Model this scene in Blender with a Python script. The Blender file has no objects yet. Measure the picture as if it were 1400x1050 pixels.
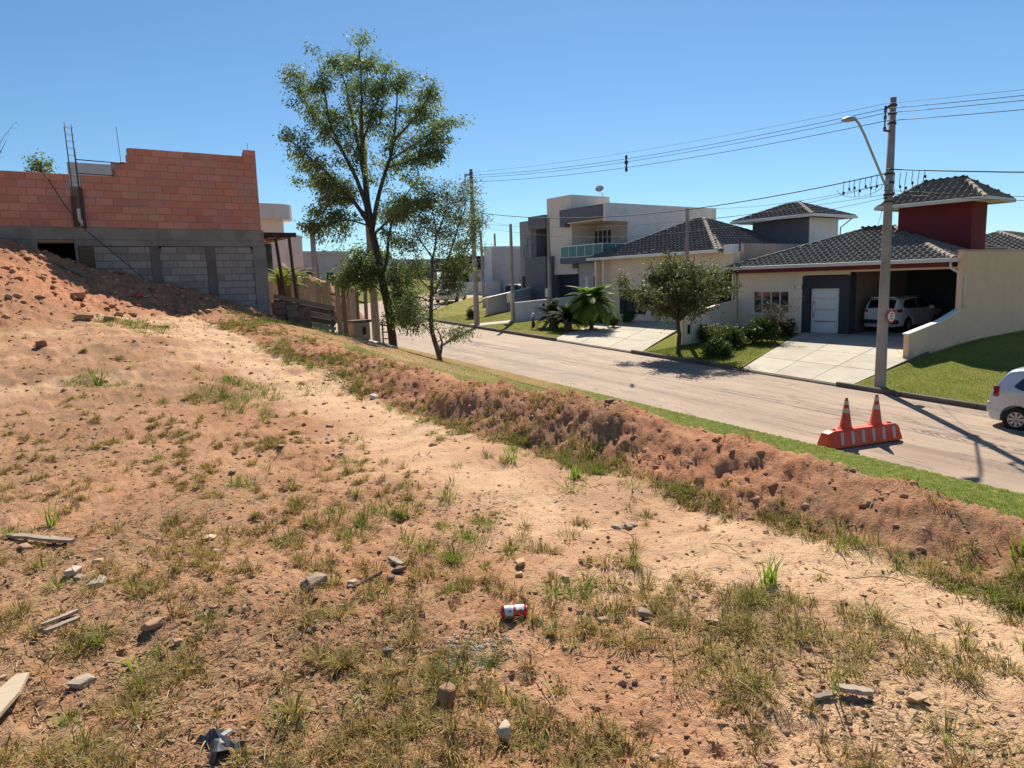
import bpy, bmesh, math, random
import numpy as np
from mathutils import Vector, Matrix, Euler
R = math.radians
random.seed(7)
rng = np.random.default_rng(11)
scene = bpy.context.scene
C = scene.collection

# ---------------------------------------------------------------- camera
CAM = Vector((0.0, 0.0, 4.2))
YAW, PITCH, ROLL = R(35.5), R(8.2), R(1.75)
fw = Vector((math.sin(YAW)*math.cos(PITCH), math.cos(YAW)*math.cos(PITCH), -math.sin(PITCH)))
rt0 = Vector((math.cos(YAW), -math.sin(YAW), 0)); up0 = rt0.cross(fw)
rt = math.cos(ROLL)*rt0 - math.sin(ROLL)*up0
up = math.cos(ROLL)*up0 + math.sin(ROLL)*rt0
cam_data = bpy.data.cameras.new('camera')
cam_data.sensor_width = 36.0
cam_data.lens = 965.0/1400.0*36.0
cam_data.clip_start = 0.05
cam_data.clip_end = 6000
cam = bpy.data.objects.new('camera', cam_data)
C.objects.link(cam)
cam.matrix_world = Matrix(((rt.x, up.x, -fw.x, CAM.x), (rt.y, up.y, -fw.y, CAM.y), (rt.z, up.z, -fw.z, CAM.z), (0, 0, 0, 1)))
scene.camera = cam

# ---------------------------------------------------------------- sky and sun
SUN_EL, SUN_AZ = R(46), R(43.9)          # azimuth from +Y towards +X
world = bpy.data.worlds.new('World'); scene.world = world; world.use_nodes = True
wn = world.node_tree; wn.nodes.clear()
sky = wn.nodes.new('ShaderNodeTexSky'); sky.sky_type = 'NISHITA'; sky.sun_disc = False
sky.sun_elevation = SUN_EL; sky.sun_rotation = SUN_AZ
sky.altitude = 900; sky.air_density = 1.0; sky.dust_density = 0.25; sky.ozone_density = 3.5
bg = wn.nodes.new('ShaderNodeBackground'); bg.inputs['Strength'].default_value = 0.077
wo = wn.nodes.new('ShaderNodeOutputWorld')
tint = wn.nodes.new('ShaderNodeMix'); tint.data_type = 'RGBA'; tint.blend_type = 'MULTIPLY'; tint.inputs[0].default_value = 1.0; tint.inputs[7].default_value = (0.72, 0.92, 1.0, 1)   # deep clear winter blue, even over the whole dome
wn.links.new(sky.outputs[0], tint.inputs[6]); wn.links.new(tint.outputs[2], bg.inputs['Color']); wn.links.new(bg.outputs[0], wo.inputs['Surface'])
sd = bpy.data.lights.new('sun', 'SUN'); sd.energy = 5.0; sd.angle = R(0.53); sd.color = (1.0, 0.92, 0.80)
sun = bpy.data.objects.new('sun', sd); C.objects.link(sun)
tosun = Vector((math.sin(SUN_AZ)*math.cos(SUN_EL), math.cos(SUN_AZ)*math.cos(SUN_EL), math.sin(SUN_EL)))
sun.rotation_euler = tosun.to_track_quat('Z', 'Y').to_euler(); sun.location = (20, 20, 40)
scene.view_settings.view_transform = 'Standard'; scene.view_settings.look = 'None'
scene.view_settings.exposure = 0.56; scene.view_settings.gamma = 1.0
scene.view_settings.use_curve_mapping = False
scene.render.engine = 'CYCLES'
scene.cycles.max_bounces = 8; scene.cycles.diffuse_bounces = 4; scene.cycles.transparent_max_bounces = 8
scene.cycles.use_denoising = True
try: scene.cycles.denoiser = 'OPENIMAGEDENOISE'
except Exception: pass

# ---------------------------------------------------------------- helpers
ORG = {}
def org(o): return ORG.get(o.name, Vector((0, 0, 0))) if o is not None else Vector((0, 0, 0))
def tag(o, label=None, cat=None, group=None, kind=None):
    if label: o['label'] = label
    if cat: o['category'] = cat
    if group: o['group'] = group
    if kind: o['kind'] = kind
    return o
def thing(name, label, cat, loc=(0, 0, 0), rotz=0.0, group=None, local=False):
    o = bpy.data.objects.new(name, None); C.objects.link(o)
    o.empty_display_size = 0.3
    o.location = loc; o.rotation_euler = (0, 0, rotz)
    tag(o, label, cat, group)
    ORG[o.name] = Vector((0, 0, 0)) if local else Vector(loc)
    return o
def copy_tree(o, parent=None):
    c = o.copy(); C.objects.link(c); c.parent = parent
    ORG[c.name] = org(o)
    for ch in list(o.children): copy_tree(ch, c)
    return c
def mesh_obj(name, me, parent=None, mat=None):
    o = bpy.data.objects.new(name, me); C.objects.link(o)
    if parent is not None: o.parent = parent; ORG[o.name] = org(parent)
    if mat is not None and len(me.materials) == 0: me.materials.append(mat)
    return o
class MB:
    def __init__(s): s.v = []; s.f = []; s.sm = []
    def add(s, vs, fs, smooth=False):
        n = len(s.v); s.v += [tuple(p) for p in vs]
        s.f += [tuple(n+i for i in f) for f in fs]; s.sm += [smooth]*len(fs); return s
    def box(s, x0, x1, y0, y1, z0, z1):
        return s.add([(x0,y0,z0),(x1,y0,z0),(x1,y1,z0),(x0,y1,z0),(x0,y0,z1),(x1,y0,z1),(x1,y1,z1),(x0,y1,z1)],
                     [(0,3,2,1),(4,5,6,7),(0,1,5,4),(1,2,6,5),(2,3,7,6),(3,0,4,7)])
    def obox(s, c, size, M):
        hx, hy, hz = size[0]/2, size[1]/2, size[2]/2
        vs = [Vector(c) + M @ Vector(p) for p in [(-hx,-hy,-hz),(hx,-hy,-hz),(hx,hy,-hz),(-hx,hy,-hz),(-hx,-hy,hz),(hx,-hy,hz),(hx,hy,hz),(-hx,hy,hz)]]
        return s.add(vs, [(0,3,2,1),(4,5,6,7),(0,1,5,4),(1,2,6,5),(2,3,7,6),(3,0,4,7)])
    def bar(s, a, b, w, h, roll=0.0):
        a = Vector(a); b = Vector(b); d = b-a; M = d.to_track_quat('X', 'Z').to_matrix() @ Matrix.Rotation(roll, 3, 'X')
        return s.obox((a+b)/2, (d.length, w, h), M)
    def tube(s, pts, rad, n=8, cap=True, smooth=True):
        pts = [Vector(p) for p in pts]
        if not isinstance(rad, (list, tuple)): rad = [rad]*len(pts)
        vs = []; prev = None
        for i, p in enumerate(pts):
            d = (pts[min(i+1, len(pts)-1)] - pts[max(i-1, 0)])
            d = d.normalized() if d.length > 1e-9 else Vector((0, 0, 1))
            if prev is None:
                a = Vector((0, 0, 1)) if abs(d.z) < 0.9 else Vector((1, 0, 0))
                u = d.cross(a).normalized()
            else:
                u = (prev - d*prev.dot(d))
                u = u.normalized() if u.length > 1e-6 else d.orthogonal().normalized()
            prev = u; w = d.cross(u)
            for k in range(n):
                t = 2*math.pi*k/n
                vs.append(p + (u*math.cos(t) + w*math.sin(t))*rad[i])
        fs = []
        for i in range(len(pts)-1):
            for k in range(n):
                fs.append((i*n+k, i*n+(k+1) % n, (i+1)*n+(k+1) % n, (i+1)*n+k))
        s.add(vs, fs, smooth)
        if cap:
            m = len(s.v)-len(vs)
            s.f.append(tuple(m+k for k in reversed(range(n)))); s.sm.append(False)
            s.f.append(tuple(m+(len(pts)-1)*n+k for k in range(n))); s.sm.append(False)
        return s
    def lathe(s, prof, c=(0, 0, 0), n=20, axis='Z', smooth=True):
        vs = []
        for (r, z) in prof:
            for k in range(n):
                t = 2*math.pi*k/n; x, y = r*math.cos(t), r*math.sin(t)
                p = (x, y, z) if axis == 'Z' else ((x, z, y) if axis == 'Y' else (z, x, y))
                vs.append((c[0]+p[0], c[1]+p[1], c[2]+p[2]))
        fs = [(i*n+k, i*n+(k+1) % n, (i+1)*n+(k+1) % n, (i+1)*n+k) for i in range(len(prof)-1) for k in range(n)]
        if axis == 'Y': fs = [f[::-1] for f in fs]
        return s.add(vs, fs, smooth)
    def prism(s, poly, fn, t0, t1):
        """poly: 2D outline, fn(a,b,t)->3D point, extruded from t0 to t1"""
        n = len(poly)
        vs = [fn(a, b, t0) for a, b in poly] + [fn(a, b, t1) for a, b in poly]
        fs = [tuple(reversed(range(n))), tuple(range(n, 2*n))] + [(i, (i+1) % n, n+(i+1) % n, n+i) for i in range(n)]
        return s.add(vs, fs)
    def quad(s, a, b, c, d): return s.add([a, b, c, d], [(0, 1, 2, 3)])
    def mesh(s, name, mat=None, off=(0, 0, 0), fix=True):
        me = bpy.data.meshes.new(name)
        me.from_pydata([(p[0]-off[0], p[1]-off[1], p[2]-off[2]) for p in s.v], [], s.f)
        me.polygons.foreach_set('use_smooth', s.sm)
        if fix:
            bm = bmesh.new(); bm.from_mesh(me); bmesh.ops.recalc_face_normals(bm, faces=bm.faces); bm.to_mesh(me); bm.free()
        if mat: me.materials.append(mat)
        me.update(); return me
    def build(s, name, mat, parent=None, bevel=0.0, seg=2, off=None, fix=True):
        o = mesh_obj(name, s.mesh(name, mat, org(parent) if off is None else off, fix), parent)
        if bevel > 0:
            b = o.modifiers.new('bevel', 'BEVEL'); b.width = bevel; b.segments = seg; b.limit_method = 'ANGLE'; b.angle_limit = R(35)
        return o
def grid_wall(mb, axis, pos, a0, a1, z0, z1, thick, holes=()):
    """vertical wall; axis 'X': plane X=pos (front) .. pos+thick, runs in Y; axis 'Y' the other way; holes (a0,a1,z0,z1)"""
    A = sorted(set([a0, a1]+[h[0] for h in holes]+[h[1] for h in holes])); Z = sorted(set([z0, z1]+[h[2] for h in holes]+[h[3] for h in holes]))
    A = [a for a in A if a0 <= a <= a1]; Z = [z for z in Z if z0 <= z <= z1]
    for i in range(len(A)-1):
        run = None
        for j in range(len(Z)-1):
            ca, cz = (A[i]+A[i+1])/2, (Z[j]+Z[j+1])/2
            inside = any(h[0] < ca < h[1] and h[2] < cz < h[3] for h in holes)
            if not inside:
                if run is None: run = Z[j]
                end = Z[j+1]
            if (inside or j == len(Z)-2) and run is not None:
                if axis == 'X': mb.box(pos, pos+thick, A[i], A[i+1], run, end)
                else: mb.box(A[i], A[i+1], pos, pos+thick, run, end)
                run = None
    return mb

# ---------------------------------------------------------------- materials
def nmat(name):
    m = bpy.data.materials.new(name); m.use_nodes = True
    nt = m.node_tree; return m, nt, nt.nodes['Principled BSDF'], nt.nodes['Material Output']
def N(nt, t, **kw):
    n = nt.nodes.new(t)
    for k, v in kw.items():
        if k.startswith('i_'): n.inputs[k[2:].replace('_', ' ')].default_value = v
        else: setattr(n, k, v)
    return n
def ramp(nt, fac, stops):
    r = nt.nodes.new('ShaderNodeValToRGB'); e = r.color_ramp.elements
    while len(e) < len(stops): e.new(0.5)
    for k, (p, c) in enumerate(stops):
        e[k].position = p; e[k].color = (c[0], c[1], c[2], 1) if not isinstance(c, (int, float)) else (c, c, c, 1)
    nt.links.new(fac, r.inputs['Fac']); return r.outputs['Color']
def noise(nt, scale, detail=4, rough=0.55, vec=None, dist=0.0):
    n = N(nt, 'ShaderNodeTexNoise'); n.inputs['Scale'].default_value = scale; n.inputs['Detail'].default_value = detail
    n.inputs['Roughness'].default_value = rough; n.inputs['Distortion'].default_value = dist
    if vec is not None: nt.links.new(vec, n.inputs['Vector'])
    return n.outputs['Fac']
def mixc(nt, fac, a, b, mode='MIX'):
    m = nt.nodes.new('ShaderNodeMix'); m.data_type = 'RGBA'; m.blend_type = mode
    for s, v in ((m.inputs[0], fac), (m.inputs[6], a), (m.inputs[7], b)):
        if isinstance(v, bpy.types.NodeSocket): nt.links.new(v, s)
        elif isinstance(v, (int, float)): s.default_value = v if s.type == 'VALUE' else (v, v, v, 1)
        else: s.default_value = (v[0], v[1], v[2], 1)
    return m.outputs[2]
def mathn(nt, op, a, b=None, clamp=False):
    m = nt.nodes.new('ShaderNodeMath'); m.operation = op; m.use_clamp = clamp
    for s, v in ((m.inputs[0], a), (m.inputs[1], b)):
        if v is None: continue
        if isinstance(v, bpy.types.NodeSocket): nt.links.new(v, s)
        else: s.default_value = v
    return m.outputs[0]
def wpos(nt): return nt.nodes.new('ShaderNodeNewGeometry').outputs['Position']
def opos(nt): return nt.nodes.new('ShaderNodeTexCoord').outputs['Object']
def orand(nt): return nt.nodes.new('ShaderNodeObjectInfo').outputs['Random']
def bump(nt, bsdf, h, strength=0.3, dist=0.02):
    b = nt.nodes.new('ShaderNodeBump'); b.inputs['Strength'].default_value = strength; b.inputs['Distance'].default_value = dist
    nt.links.new(h, b.inputs['Height']); nt.links.new(b.outputs[0], bsdf.inputs['Normal'])
MATS = {}
def surf(name, col, var=0.18, scale=3.0, rough=0.85, fine=40.0, bstr=0.25, bdist=0.01, stain=None, stain_amt=0.4, stain_scale=0.8, metal=0.0, obj_var=0.0, spec=0.3):
    """worn painted / mineral surface: blotchy colour, fine grain relief, optional stains"""
    if name in MATS: return MATS[name]
    m, nt, b, o = nmat(name); p = wpos(nt)
    a = noise(nt, scale, 5, 0.6, p); f = noise(nt, fine, 3, 0.6, p)
    lo = tuple(c*(1-var) for c in col); hi = tuple(min(1, c*(1+var)) for c in col)
    c = ramp(nt, a, [(0.28, lo), (0.72, hi)])
    c = mixc(nt, mathn(nt, 'MULTIPLY', f, 0.35), c, tuple(x*(1-var*1.2) for x in col))
    if stain:
        s = noise(nt, stain_scale, 6, 0.68, p, 0.6)
        c = mixc(nt, mathn(nt, 'MULTIPLY', ramp(nt, s, [(0.48, 0.0), (0.7, 1.0)]), stain_amt), c, stain)
    if stain:                                # rain streaks running down
        mp = N(nt, 'ShaderNodeMapping'); mp.inputs['Scale'].default_value = (1.7, 1.7, 0.2); nt.links.new(p, mp.inputs['Vector'])
        sk = noise(nt, 1.0, 5, 0.7, mp.outputs[0]); c = mixc(nt, mathn(nt, 'MULTIPLY', ramp(nt, sk, [(0.5, 0.0), (0.72, 1.0)]), stain_amt*0.45), c, tuple(x*.85 for x in stain))
    if obj_var > 0:
        r = orand(nt)
        c = mixc(nt, 1.0, c, ramp(nt, r, [(0.0, 1-obj_var), (1.0, 1.0)]), 'MULTIPLY')
    nt.links.new(c, b.inputs['Base Color'])
    b.inputs['Roughness'].default_value = rough; b.inputs['Metallic'].default_value = metal
    b.inputs['Specular IOR Level'].default_value = spec
    if bstr > 0: bump(nt, b, f, bstr, bdist)
    MATS[name] = m; return m
def plain(name, col, rough=0.4, metal=0.0, coat=0.0, emis=None, alpha=None, trans=0.0, spec=0.5):
    if name in MATS: return MATS[name]
    m, nt, b, o = nmat(name)
    p = wpos(nt); f = noise(nt, 6.0, 4, 0.6, p)
    c = mixc(nt, mathn(nt, 'MULTIPLY', f, 0.25), col, tuple(x*0.75 for x in col))
    nt.links.new(c, b.inputs['Base Color'])
    b.inputs['Roughness'].default_value = rough; b.inputs['Metallic'].default_value = metal
    b.inputs['Coat Weight'].default_value = coat; b.inputs['Coat Roughness'].default_value = 0.06
    b.inputs['Transmission Weight'].default_value = trans; b.inputs['Specular IOR Level'].default_value = spec
    MATS[name] = m; return m
def leafmat(name, cols, rough=0.55, trans=0.45, spec=0.35):
    """leaf: colour varies per leaf card (island), thin leaf lets light through"""
    if name in MATS: return MATS[name]
    m, nt, b, o = nmat(name); nt.nodes.remove(b)
    r = nt.nodes.new('ShaderNodeNewGeometry').outputs['Random Per Island']
    c = ramp(nt, r, [(i/(len(cols)-1), c) for i, c in enumerate(cols)])
    d = N(nt, 'ShaderNodeBsdfPrincipled'); d.inputs['Roughness'].default_value = rough
    d.inputs['Specular IOR Level'].default_value = spec
    t = N(nt, 'ShaderNodeBsdfTranslucent')
    ct = mixc(nt, 1.0, c, (1.12, 1.22, 0.6), 'MULTIPLY')
    nt.links.new(c, d.inputs['Base Color']); nt.links.new(ct, t.inputs['Color'])
    mx = N(nt, 'ShaderNodeMixShader'); mx.inputs[0].default_value = trans
    nt.links.new(d.outputs[0], mx.inputs[1]); nt.links.new(t.outputs[0], mx.inputs[2]); nt.links.new(mx.outputs[0], o.inputs['Surface'])
    MATS[name] = m; return m
def woodmat(name, col, var=0.35, obj_var=0.35):
    if name in MATS: return MATS[name]
    m, nt, b, o = nmat(name); p = opos(nt)
    mp = N(nt, 'ShaderNodeMapping'); mp.inputs['Scale'].default_value = (1.2, 14, 14); nt.links.new(p, mp.inputs['Vector'])
    g = noise(nt, 3.0, 6, 0.65, mp.outputs[0], 0.4); k = noise(nt, 1.4, 4, 0.6, wpos(nt))
    c = ramp(nt, g, [(0.3, tuple(x*(1-var) for x in col)), (0.7, tuple(min(1, x*(1+var)) for x in col))])
    c = mixc(nt, mathn(nt, 'MULTIPLY', k, 0.4), c, tuple(x*0.55 for x in col))
    c = mixc(nt, 1.0, c, ramp(nt, orand(nt), [(0, 1-obj_var), (1, 1.0)]), 'MULTIPLY')
    nt.links.new(c, b.inputs['Base Color']); b.inputs['Roughness'].default_value = 0.85; b.inputs['Specular IOR Level'].default_value = 0.2
    bump(nt, b, g, 0.4, 0.004); MATS[name] = m; return m
def glassmat(name, col=(0.02, 0.025, 0.03), rough=0.05):
    if name in MATS: return MATS[name]
    m, nt, b, o = nmat(name)
    f = noise(nt, 2.0, 2, 0.5, wpos(nt))
    nt.links.new(mixc(nt, f, col, tuple(c*1.6 for c in col)), b.inputs['Base Color'])
    b.inputs['Roughness'].default_value = rough; b.inputs['Specular IOR Level'].default_value = 0.8
    b.inputs['Coat Weight'].default_value = 0.5
    MATS[name] = m; return m

# ---------------------------------------------------------------- terrain
def _hash(ix, iy, s):
    h = (ix.astype(np.int64)*374761393 + iy.astype(np.int64)*668265263 + s*974634777) & 0xffffffff
    h = ((h ^ (h >> 13))*1274126177) & 0xffffffff
    return ((h ^ (h >> 16)) & 0xffff)/65535.0
def vnoise(x, y, s=0):
    x = np.asarray(x, float); y = np.asarray(y, float)
    ix = np.floor(x); iy = np.floor(y); fx = x-ix; fy = y-iy
    fx = fx*fx*fx*(fx*(fx*6-15)+10); fy = fy*fy*fy*(fy*(fy*6-15)+10)
    a = _hash(ix, iy, s); b = _hash(ix+1, iy, s); c = _hash(ix, iy+1, s); d = _hash(ix+1, iy+1, s)
    return (a*(1-fx)+b*fx)*(1-fy)+(c*(1-fx)+d*fx)*fy - 0.5
def fbm(x, y, f, o=4, s=0, g=0.5):
    t = 0; a = 1.0
    for k in range(o):
        c, sn = math.cos(0.6*k+s), math.sin(0.6*k+s)
        t = t + a*vnoise((x*c-y*sn)*f, (x*sn+y*c)*f, s+k*17); f *= 2.03; a *= g
    return t
def vnoise3(x, y, z, s=0):
    iz = np.floor(z); fz_ = z-iz; fz_ = fz_*fz_*(3-2*fz_)
    out = 0
    for d in (0, 1):
        off = (iz+d)*57.31
        ix = np.floor(x); iy = np.floor(y); fx = x-ix; fy = y-iy; fx = fx*fx*(3-2*fx); fy = fy*fy*(3-2*fy)
        kz = ((iz+d).astype(np.int64)*1013)
        a = _hash(ix+kz, iy, s); b = _hash(ix+1+kz, iy, s); c = _hash(ix+kz, iy+1, s); e = _hash(ix+1+kz, iy+1, s)
        v = (a*(1-fx)+b*fx)*(1-fy)+(c*(1-fx)+e*fx)*fy-0.5
        out = out+v*(fz_ if d else 1-fz_)
    return out
def fbm3(x, y, z, f, o=4, s=0, g=0.5):
    t = 0; a = 1.0
    for k in range(o):
        c, sn = math.cos(0.7*k+s), math.sin(0.7*k+s)
        t = t+a*vnoise3((x*c-y*sn)*f, (x*sn+y*c)*f, z*f+7.7*k, s+k*29); f *= 2.03; a *= g
    return t
def sstep(x, a, b):
    t = np.clip((x-a)/(b-a), 0, 1); return t*t*(3-2*t)
def table(k, w=8):
    g = np.arange(-80, 260, 0.25); z = np.interp(g, [a for a, b in k], [b for a, b in k])
    ker = np.hanning(2*w+3)[1:-1]; ker /= ker.sum(); zz = np.convolve(np.pad(z, w, 'edge'), ker, 'valid')
    return lambda y: np.interp(y, g, zz)
roadz = table([(-80, -4.24), (75, 3.975), (100, 4.6), (260, 4.6)])
lot0 = table([(-80, 2.2), (0, 2.62), (3, 2.66), (7.2, 2.68), (9, 2.87), (11.2, 3.08), (14.2, 3.32), (19.5, 3.62), (24, 3.75), (40, 4.6), (60, 5.0), (260, 5)], 6)
crest0 = table([(-80, 2.6), (0, 2.84), (1.5, 2.89), (2.9, 2.97), (4, 3.05), (4.7, 3.12), (7, 3.13), (8.4, 3.14), (9.7, 3.2), (11.5, 3.3), (14.7, 3.43), (18.3, 3.62), (22, 3.75), (40, 4.7), (60, 5.1), (260, 5.1)], 4)
xedge = table([(-80, 13.9), (38, 13.9), (41, 14.5), (44, 15.4), (49, 19), (55.5, 26), (72, 45), (104, 80), (260, 230)], 4)
pile_top = table([(-20, 5.4), (-6, 6.0), (0.16, 5.70), (1.0, 5.28), (1.7, 4.92), (3.26, 4.46), (4.44, 4.18), (5.7, 3.8), (6.4, 3.5), (7.2, 2.6), (9, 0), (60, 0)], 2)
def masks(x, y):
    """base shape without fine relief; returns z, xe (distance frame from road), mound amount, pile amount"""
    xe = x-(xedge(y)-13.9)
    lot = lot0(y) + 0.27*sstep(xe, 3.6, 1.2)*sstep(y, 8.5, 14)*(1-sstep(y, 30, 36))
    wob = 0.10*fbm(x*0+3.1, y, 0.55, 3, 5) + 0.10*fbm(x, y, 1.6, 2, 9)
    cr = crest0(y) - 0.055 + 0.09*fbm(x, y, 0.8, 3, 21)*(1-sstep(y, 30, 34))
    xb = 3.76 + wob
    steep = 0.26+0.36*sstep(fbm(x*0+1.7, y, 0.45, 2, 15), -0.15, 0.2)
    lip = sstep(xe, xb, xb+steep)*0.75 + sstep(xe, xb+0.1, xb+1.05)*0.25
    z = lot + (cr-lot)*lip
    verge = roadz(y)+0.13
    t = np.clip((xe-4.5)/(13.0-4.5), 0, 1)
    e = 0.80+0.44*sstep(y, 11, 20)
    bank = cr + (verge-cr)*t**e
    z = np.where(xe > 4.5, bank, z)
    z = np.where(xe > 13.0, verge, z)
    z = np.where(xe > 13.86, roadz(y)-0.2, z)
    far = np.maximum(xe-21.2, 0)
    z = np.where(xe > 21.2, roadz(y)-0.2+np.minimum(far, 12)*0.02, z)
    pt = pile_top(xe) + 0.12*fbm(x, y, 0.5, 3, 40) - 0.335*np.maximum(21.0-y, 0) - 0.7*np.maximum(y-22.2, 0)
    p = pt-z
    k = 0.16
    zz = z + np.where(p > -1.0, 0.5*(p+np.sqrt(p*p+k*k))-0.0, 0)
    pile = sstep(p, -0.15, 0.1)*(xe < 9)
    z = np.where(xe < 9, zz, z)
    mound = sstep(xe, xb-0.05, xb+0.1)*(1-sstep(xe, 6.0, 7.6))
    return z, xe, mound, pile, xb
def ground_z(x, y):
    x = np.atleast_1d(np.asarray(x, float)); y = np.atleast_1d(np.asarray(y, float))
    z, xe, mound, pile, xb = masks(x, y)
    r = np.hypot(x, y)
    soil = (xe < 13.0)
    amp = soil*(1-0.75*sstep(xe, 7, 11))*(1-sstep(r, 40, 60))
    smooth_path = sstep(xe, 1.6, 2.4)*(1-sstep(xe, xb-0.25, xb))
    rough = 0.35+0.65*sstep(fbm(x, y, 0.35, 3, 3), -0.2, 0.35)
    f1 = fbm(x, y, 1.3, 3, 60)*0.055
    f2 = fbm(x, y, 6.0, 3, 80)*0.030*rough*(1-0.72*smooth_path*(1-mound))
    f3 = fbm(x, y, 22.0, 2, 90)*0.013*(1-0.5*smooth_path*(1-mound))
    chunk = np.maximum(mound, pile)
    rid = np.abs(fbm(x, y, 2.2, 3, 120))
    clod = fbm(x, y, 3.0, 3, 130, 0.5)*0.06 
    # low tracks on the trampled pad
    tr = (np.sin(xe*0.9+y*5.2+3*fbm(x, y, 0.4, 2, 7))*0.02+fbm(xe*0.6+y*0.1, y*2.6, 1.1, 3, 77)*0.035+fbm(x, y, 5.0, 4, 78, .6)*0.05)*sstep(y, 7.5, 11)*(1-chunk)*(xe < 4)
    return z + amp*((f1+f2+f3)*(1-0.4*chunk) + chunk*clod*(1+0.6*pile)*sstep(r, 0.5, 2.5) + tr)
def gz(x, y): return float(ground_z(x, y)[0])

def build_ground():
    half = R(47); nc = 760
    ang = np.concatenate([np.linspace(-math.pi, -half, 60, endpoint=False), np.linspace(-half, half, nc), np.linspace(half, math.pi, 61)[1:-1]])
    rs = [0.25]
    while rs[-1] < 3000:
        d = rs[-1]
        rs.append(d+max(0.012, min(0.0066*d, 0.0026*d*d)) if d < 30 else (d*1.012 if d < 70 else d*1.09))
    rs = np.array(rs)
    A, Rr = np.meshgrid(ang, rs)
    az = YAW+A
    X = np.sin(az)*Rr; Y = np.cos(az)*Rr
    x = X.ravel(); y = Y.ravel()
    z = ground_z(x, y)
    r = np.hypot(x, y); t = sstep(r, 90, 220)
    z = z*(1-t)+2.0*t
    nr, na = X.shape
    # crumbly relief pushed out along the surface normal (so that cut faces crumble sideways too)
    G = np.stack([x, y, z], 1).reshape(nr, na, 3)
    du = np.roll(G, -1, 1)-np.roll(G, 1, 1); dv = np.empty_like(G); dv[1:-1] = G[2:]-G[:-2]; dv[0] = G[1]-G[0]; dv[-1] = G[-1]-G[-2]
    nn = np.cross(du, dv); nn /= np.maximum(np.linalg.norm(nn, axis=2, keepdims=True), 1e-12); nn[nn[..., 2] < 0] *= -1; nn = nn.reshape(-1, 3)
    _, xe0, mo0, pi0, xb0 = masks(x, y); ch = np.maximum(mo0*(1-sstep(xe0, 5.2, 6.6)), pi0)*(1-sstep(r, 30, 45))
    k = ch > 0.02; kx, ky, kz = x[k], y[k], z[k]
    a = fbm3(kx, ky, kz, 5.5, 4, 400, 0.62); crack = np.abs(fbm3(kx, ky, kz, 4.2, 3, 430))
    rg = 0.25+0.75*sstep(fbm(kx, ky, 0.9, 3, 470), -0.15, 0.3)
    dsp = (a*0.028 - np.maximum(0.04-crack, 0)*0.10)*rg + fbm3(kx, ky, kz, 12.0, 5, 460, 0.78)*0.040*(.45+.55*rg) + np.maximum(fbm3(kx, ky, kz, 30.0, 2, 480), 0)*0.016
    x = x.copy(); y = y.copy(); m = (dsp*ch[k]*(1+0.7*pi0[k])); x[k] += nn[k, 0]*m; y[k] += nn[k, 1]*m; z[k] += nn[k, 2]*m
    # small crumbs and hollows over the trampled lot
    q = (xe0 < 3.9) & (r < 12) & ~k; x_, y_ = x[q], y[q]
    z[q] += (fbm(x_, y_, 34.0, 2, 500)*0.012 - np.maximum(fbm(x_, y_, 9.0, 2, 510)-0.25, 0)*0.10)*(1-sstep(r[q], 7, 12))*(1-0.6*sstep(xe0[q], 2.2, 3.0))
    co = np.column_stack([x, y, z])
    c = np.array([[0, 0, gz(0, 0)]]); co = np.vstack([co, c])
    i = np.arange(nr-1)[:, None]*na; j = np.arange(na)[None, :]; jn = (j+1) % na
    q = np.stack([i+j, i+na+j, i+na+jn, i+jn], -1).reshape(-1, 4)[:, ::-1]
    # drop the sheet where the road lies well above it: keep all (the road covers it)
    me = bpy.data.meshes.new('ground')
    me.vertices.add(len(co)); me.vertices.foreach_set('co', co.ravel())
    nq = len(q); tri = np.column_stack([np.full(na, len(co)-1), (np.arange(na)+1) % na, np.arange(na)])[:, ::-1]
    loops = np.concatenate([q.ravel(), tri.ravel()])
    me.loops.add(len(loops)); me.loops.foreach_set('vertex_index', loops.astype(np.int32))
    starts = np.concatenate([np.arange(nq)*4, nq*4+np.arange(na)*3]); me.polygons.add(len(starts))
    me.polygons.foreach_set('loop_start', starts.astype(np.int32))
    try: me.polygons.foreach_set('loop_total', np.concatenate([np.full(nq, 4), np.full(na, 3)]).astype(np.int32))
    except Exception: pass
    me.polygons.foreach_set('use_smooth', np.ones(len(starts), bool))
    me.update(calc_edges=True); me.validate()
    X1 = co[:, 0]; Y1 = co[:, 1]
    _, xe, mound, pile, xb = masks(X1, Y1)
    lawn = sstep(xe+3.0*fbm(X1, Y1, 0.8, 5, 200, .6), 6.3, 8.0)*(1-0.55*sstep(Y1+4*fbm(X1, Y1, 0.5, 3, 205), 12, 18)*(Y1 < 45))
    lawn = np.maximum(lawn, sstep(np.hypot(X1, Y1), 75, 110))
    sand = sstep(xe+0.9*fbm(X1, Y1, 0.9, 4, 210), 1.9, 3.0)*(1-sstep(xe, xb-0.1, xb+0.05))*(1-0.5*sstep(fbm(X1, Y1, 0.9, 3, 215), 0.1, 0.4))
    sand = np.maximum(sand, sstep(Y1+2.5*fbm(X1, Y1, 0.6, 4, 220), 8.0, 10.5)*(1-mound)*(1-pile)*(xe < 5)*(0.15+0.7*sstep(fbm(X1*0.6, Y1*1.8, 0.9, 4, 222)+0.30*sstep(xe, 1.8, 3.2)-0.12*sstep(Y1, 11, 14), -0.1, 0.4)))
    litter = sstep(fbm(X1, Y1, 0.8, 4, 230)+0.25*sstep(xe, 2.2, -1.0), -0.12, 0.3)*(1-0.95*sand)
    red = np.clip(np.maximum(mound*0.75, pile), 0, 1)
    for nm, arr in (('lawn', lawn), ('sand', sand), ('litter', litter), ('red', red)):
        at = me.attributes.new(nm, 'FLOAT', 'POINT'); at.data.foreach_set('value', arr.astype(np.float32))
    o = bpy.data.objects.new('ground', me); C.objects.link(o); o['kind'] = 'structure'
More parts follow.
